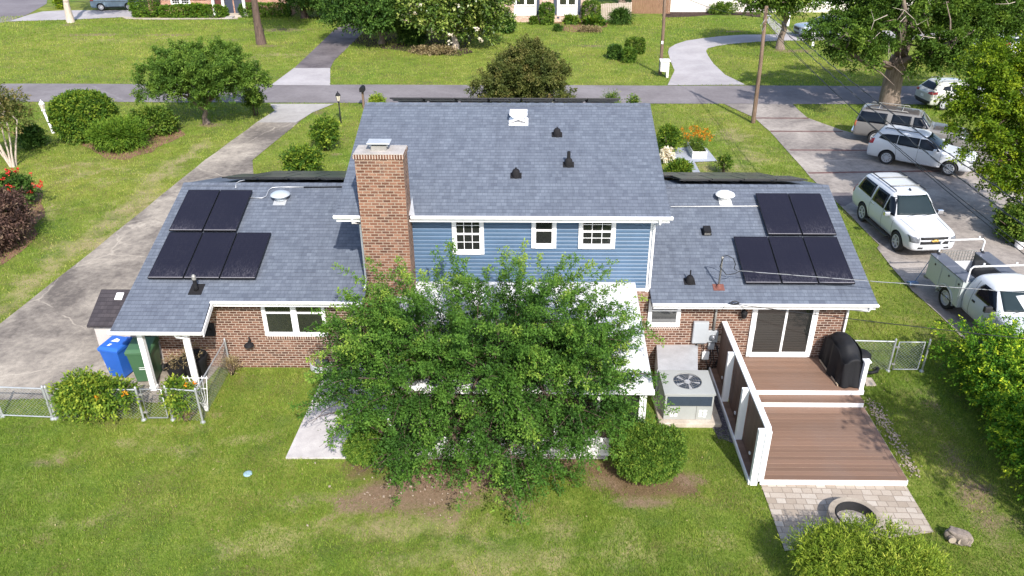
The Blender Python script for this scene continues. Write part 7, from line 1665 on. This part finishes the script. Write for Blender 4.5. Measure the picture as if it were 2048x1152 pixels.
m = MB(); m.box(wx(424) - .1, wx(512) + .1, hy - 1.5, hy - .6, 2.76, 2.95); m.build('porch_roof', M['trim'], t)
for (a, b, mt) in ((429, 445, 'door_red'), (449, 466, 'shutter'), (469, 486, 'shutter'), (490, 505, 'door_red')):
    m = MB(); m.box(wx(a), wx(b), hy - .06, hy - .003, .2, 2.4); m.build('porch_door', M[mt], t)
m = MB(); m.box(wx(462), wx(476), hy - 2.2, hy - 1.36, 0, .16); m.build('porch_step', M['conc_apron'], t)
hy2 = 78.4; w2 = lambda px: YP(px, 20, hy2).x
t = far_house('brick_house', 'far pink brick house with white siding panels and dark shutters', w2(700), w2(1180), hy2, 9, 3.3, 'brick_far_pink', 'shingle_grey', [])
for (a, b) in ((1028, 1074), (1114, 1155)):
    x0, x1 = w2(a), w2(b); m = MB(); m.box(x0, x1, hy2 - .05, hy2 - .003, wz(31, hy2), 3.2); m.build('siding_panel', M['siding_white'], t)
    window(x0 + .12, x1 - .12, wz(12, hy2), 3.1, hy2 - .055, (), 0, .1, t, sashes=2)
for (a, b) in ((1073, 1079), (1107, 1113.5), (1155, 1161)):
    m = MB(); m.box(w2(a), w2(b), hy2 - .08, hy2 - .004, wz(29, hy2), 3.1); m.build('shutter', M['shutter'], t)
m = MB(); m.box(w2(1114), w2(1119), hy2 - .02, hy2 - .003, .35, .5); m.build('vent', M['shutter'], t)
hy3 = 84.2; w3 = lambda px: YP(px, 10, hy3).x
t = far_house('painted_house', 'far white painted brick house behind the curved driveway', w3(1336), w3(1860), hy3, 9, 3.3, 'brick_white', 'shingle_grey', [(w3(1354), w3(1393), 1.55, 2.9, (), 0), (w3(1438), w3(1476), 1.6, 2.9, (1 / 3, 2 / 3), 3), (w3(1622), w3(1664), .85, 2.6, (1 / 3, 2 / 3), 3)])
def board_fence(name, label, a, b, h, mat, bw=.14, gap=.04, base=None):
    t = thing(name, label, 'fence', (a[0], a[1], 0)); A, B = Vector(a), Vector(b); L = (B - A).length; d = (B - A) / L; nr = Vector((-d.y, d.x, 0)); m = MB(); u = 0; rr = random.Random(int(L * 10))
    while u < L:
        c = A + d * (u + bw / 2); hh = h + rr.uniform(-.03, .03); m.obox((c.x, c.y, hh / 2), d * bw / 2, nr * .012, (0, 0, hh / 2)); u += bw + gap
    m.build('boards', M[mat], t); m = MB()
    for z in (.35, h - .3): c = (A + B) / 2 + nr * .04; m.obox((c.x, c.y, z), d * L / 2, nr * .02, (0, 0, .045))
    m.build('rail', M[mat], t)
board_fence('picket_fence', 'pale picket fence joining the pink house corner', G(1176, 43), G(1261, 38), 1.55, 'fence_pale')
board_fence('wooden_fence', 'brown wooden board fence beside the white painted house', G(1262, 27), G(1337, 27.5), 2.2, 'fence_wood', gap=.015)
# utility poles
def pole(name, label, px, py, tx, ty, r, extra=0):
    b = G(px, py); tp = YP(tx, ty, b.y); tp = b + (tp - b) * (1 + extra); t = thing(name, label, 'utility pole', b); m = MB()
    m.tube([b - Vector((0, 0, .2)), b, b.lerp(tp, .5) + Vector((.04, 0, 0)), tp], [r, r, r * .88, r * .74], 12); m.build('shaft', M['pole'], t, smooth=True)
    return t, b, tp
p1, b1, T1 = pole('utility_pole', 'weathered wooden utility pole at the edge of the right driveway', 1506, 246, 1533, 12, .125)
m = MB(); m.lathe([(.05, 0), (.05, .3), (.02, .33)], T1 + Vector((.2, -.1, -.9)), 10); m.tube([T1 + Vector((0, 0, -.5)), T1 + Vector((.3, -.1, -.5))], .03, 6); m.tube([T1 + Vector((0, -.1, -.7)), T1 + Vector((-.25, -.25, -1.0)), T1 + Vector((-.1, -.2, -1.3)), T1 + Vector((.0, -.16, -1.1))], .012, 5); m.build('fittings', M['wire_grey'], p1)
p2, b2, T2 = pole('utility_pole', 'wooden utility pole behind the white mailbox column across the road', 1320, 149, 1329, 0, .125, .35)
m = MB(); q = b2.lerp(T2, .33); m.box(q.x - .07, q.x + .07, q.y - .16, q.y - .13, q.z - .1, q.z + .1); m.build('tag_plate', M['sticker'], p2)
def wire(name, label, a, b, sag, r=.016, mt='wire', twist=False, cat='cable', group=None):
    a, b = Vector(a), Vector(b); n = 40; pts = []
    for i in range(n + 1):
        f = i / n; q = a.lerp(b, f); q.z -= sag * 4 * f * (1 - f); pts.append(q)
    m = MB(); m.tube(pts, r, 5)
    if twist:
        P2_ = []; N = 200
        for i in range(N + 1):
            f = i / N; q = a.lerp(b, f); q.z -= sag * 4 * f * (1 - f); k = f * 2 * math.pi * 26; q += Vector((math.cos(k) * .028, 0, math.sin(k) * .028)); P2_.append(q)
        m.cm = 1; m.tube(P2_, r * .8, 4)
    return tag(m.build(name, [M[mt], M['wire_lt']], smooth=True), label, cat, group)
for k, (px, py, dz, tw, lab) in enumerate(((2100, 445, -.35, True, 'upper twisted cable running from the roadside pole over the parked cars'), (2100, 410, -.1, True, 'topmost twisted cable running from the roadside pole into the maple'), (2100, 495, -.8, False, 'lower thin cable from the roadside pole crossing the white crossover'), (2100, 480, -.95, False, 'lowest thin cable from the roadside pole toward the driveway bush'))):
    e = G(px, py, 6.1 - .25 * k); e = T1 + (e - T1) * 1.3; wire('overhead_cable', lab, T1 + Vector((.05, -.1, dz)), e, .55, .012, 'wire', tw)
e = XP(2140, 566, 14.7); e = MAST + (e - MAST) * 3; wire('service_drop', 'twisted service cable stretched from the roof mast across the right panels', MAST + Vector((.45, -.06, -.42)), e, .12, .0075, 'wire_grey', True)
e = XP(2140, 664, 13.2); e = Vector((5.75, YE, ZE)) + (e - Vector((5.75, YE, ZE))) * 3; wire('service_drop', 'dark communication cable from the eave coil over the patio door', (5.75, YE - .08, ZE + .03), e, .35, .011, 'wire')
wire('road_cable', 'cable along the far roadside reaching the second pole top', T2 + Vector((0, 0, -.5)), YP(120, 4, b2.y), .3, .016)
wire('road_cable', 'grey cable between the two wooden utility poles', T2 + Vector((0, -.1, -.9)), T1 + Vector((0, 0, -.6)), .4, .014)
wire('road_cable', 'cable from the second pole over the right far lawn', T2 + Vector((0, -.1, -.7)), YP(2100, -2, b2.y + 8), .5, .014)
# mailboxes and lamp posts
b = G(1326, 156); t = thing('mailbox_column', 'white brick mailbox column at the foot of the second utility pole', 'mailbox', b)
x0, x1 = G(1316, 150).x, G(1333, 150).x; zt = YP(1325, 121, b.y).z
m = MB(); m.prism([(x0, b.y, .45), (x0 + .42, b.y, .40), (x0 + .46, b.y, 0), (x1, b.y, 0), (x1, b.y, zt - .1), (x0, b.y, zt - .1)], (0, .55, 0)); m.build('column', M['brick_white'], t, bevel=.02)
m = MB(); m.prism([(x0 - .05, b.y - .05, zt - .095), (x1 + .05, b.y - .05, zt - .095), (x1 + .05, b.y + .6, zt - .095), (x0 - .05, b.y + .6, zt - .095)], (0, 0, .1)); m.build('cap', M['trim'], t, bevel=.02)
b = G(728, 216); t = thing('mailbox', 'dark mailbox on a post by the road above the roof corner', 'mailbox', b)
m = MB(); m.box(b.x - .06, b.x + .06, b.y - .06, b.y + .06, 0, 1.05); m.build('post', M['pole'], t)
m = MB(); n = 10; m.prism([(b.x + .14 * math.cos(math.pi * i / n), b.y - .25, 1.22 + .14 * math.sin(math.pi * i / n)) for i in range(n + 1)] + [(b.x - .14, b.y - .25, 1.05), (b.x + .14, b.y - .25, 1.05)], (0, .55, 0)); m.build('box', M['black'], t)
def lamp(label, px, py, ty, mt, glass, r, lean=0):
    b = G(px, py); h = YP(px, ty, b.y).z; t = thing('lamp_post', label, 'lamp post', b); m = MB(); tp = Vector((b.x + lean, b.y, h - .62))
    m.tube([b - Vector((0, 0, .1)), b, b.lerp(tp, .2), tp], [r * 1.3, r * 1.3, r, r * .9], 12); m.lathe([(r * 1.5, -.02), (r * 1.5, .03), (r, .05)], tp, 12); m.build('post', M[mt], t, smooth=True)
    m = MB(); m.lathe([(.07, .04), (.135, .36), (.01, .36)], tp, 8); lg = m.build('lantern_glass', M[glass], t)
    m = MB(); m.lathe([(.15, .36), (.155, .38), (.08, .5), (.03, .54), (.02, .6), (.002, .62)], tp, 8); m.build('lantern_cap', M['trim' if mt == 'trim' else 'black'], t)
    m = MB()
    for k in range(4): a = k * math.pi / 2 + .4; m.tube([tp + Vector((.072 * math.cos(a), .072 * math.sin(a), .03)), tp + Vector((.14 * math.cos(a), .14 * math.sin(a), .37))], .009, 4)
    m.build('lantern_bars', M[mt], t); return t
lamp('leaning white lamp post between the dark bush and round bush', 107, 266, 199, 'trim', 'lampglass', .07, -.2)
lamp('slim black lamp post with clear lantern beside the left driveway', 682, 246, 182, 'black', 'lampglass', .04)
b = G(1625, 94); m = MB(); m.box(b.x - .09, b.x + .09, b.y - .03, b.y + .03, 0, 1.3); tag(m.build('marker_post', M['trim']), 'short white marker post in front of the steel blue car', 'post')
b = G(1575, 52); m = MB(); m.box(b.x - .12, b.x + .12, b.y - .04, b.y + .04, 0, 1.2); tag(m.build('marker_post', M['trim']), 'white post by the front path of the white house', 'post')
# ------------------------------------------------------------------ groups of repeats
GROUPS = {'car': 'parked cars', 'utility pole': 'wooden utility poles', 'cable': 'overhead cables', 'fence': 'fences around the yards', 'gate': 'chain link gates', 'house': 'houses', 'tree': 'trees', 'shrub': 'garden shrubs', 'bush': 'clipped bushes', 'hedge': 'hedges', 'utility box': 'utility boxes', 'plant pot': 'black planter pots', 'vine': 'flowering vines', 'lamp post': 'lamp posts', 'wheeled bin': 'wheeled bins', 'flower': 'flowers', 'mailbox': 'mailboxes', 'post': 'small posts', 'plant': 'small plants', 'grill': 'grills'}
for o in COL.objects:
    if o.parent is None and o.get('category') in GROUPS and not o.get('group'): o['group'] = GROUPS[o['category']]
# ------------------------------------------------------------------ light, sky, camera
SAZ, SEL = R(17.5), R(41)
sd = Vector((math.sin(SAZ) * math.cos(SEL), -math.cos(SAZ) * math.cos(SEL), math.sin(SEL)))      # towards the sun
L = bpy.data.lights.new('sun', 'SUN'); L.energy = 3.45; L.angle = R(0.53); L.color = (1.0, 0.955, 0.89)
lo = bpy.data.objects.new('sun', L); COL.objects.link(lo); lo.rotation_euler = sd.to_track_quat('Z', 'Y').to_euler(); lo.location = (20, -20, 40)
W = bpy.data.worlds.new('World'); SC.world = W; W.use_nodes = True; nt = W.node_tree
sky = nt.nodes.new('ShaderNodeTexSky'); sky.sky_type = 'NISHITA'; sky.sun_disc = False; sky.sun_elevation = SEL
sky.sun_rotation = math.atan2(sd.x, sd.y); sky.air_density = 1.0; sky.dust_density = 1.5; sky.ozone_density = 1.0
bg = nt.nodes['Background']; bg.inputs['Strength'].default_value = 0.15; nt.links.new(sky.outputs[0], bg.inputs['Color'])
cam = bpy.data.cameras.new('camera'); co = bpy.data.objects.new('camera', cam); COL.objects.link(co)
cam.sensor_width = 36; cam.lens = F / 2048 * 36; cam.shift_x = -(PX - 1024) / 2048; cam.shift_y = 0; cam.clip_end = 3000; cam.clip_start = .1
co.location = (0, 0, CH); co.rotation_euler = (R(90) - PIT, 0, YAW)
SC.camera = co
SC.render.resolution_x, SC.render.resolution_y = 1024, 576
vs = SC.view_settings; vs.view_transform = 'Standard'; vs.look = 'None'; vs.exposure = 0.93; vs.gamma = 1.0
SC.render.engine = 'CYCLES'; SC.cycles.use_denoising = True; SC.cycles.max_bounces = 6; SC.cycles.transparent_max_bounces = 4
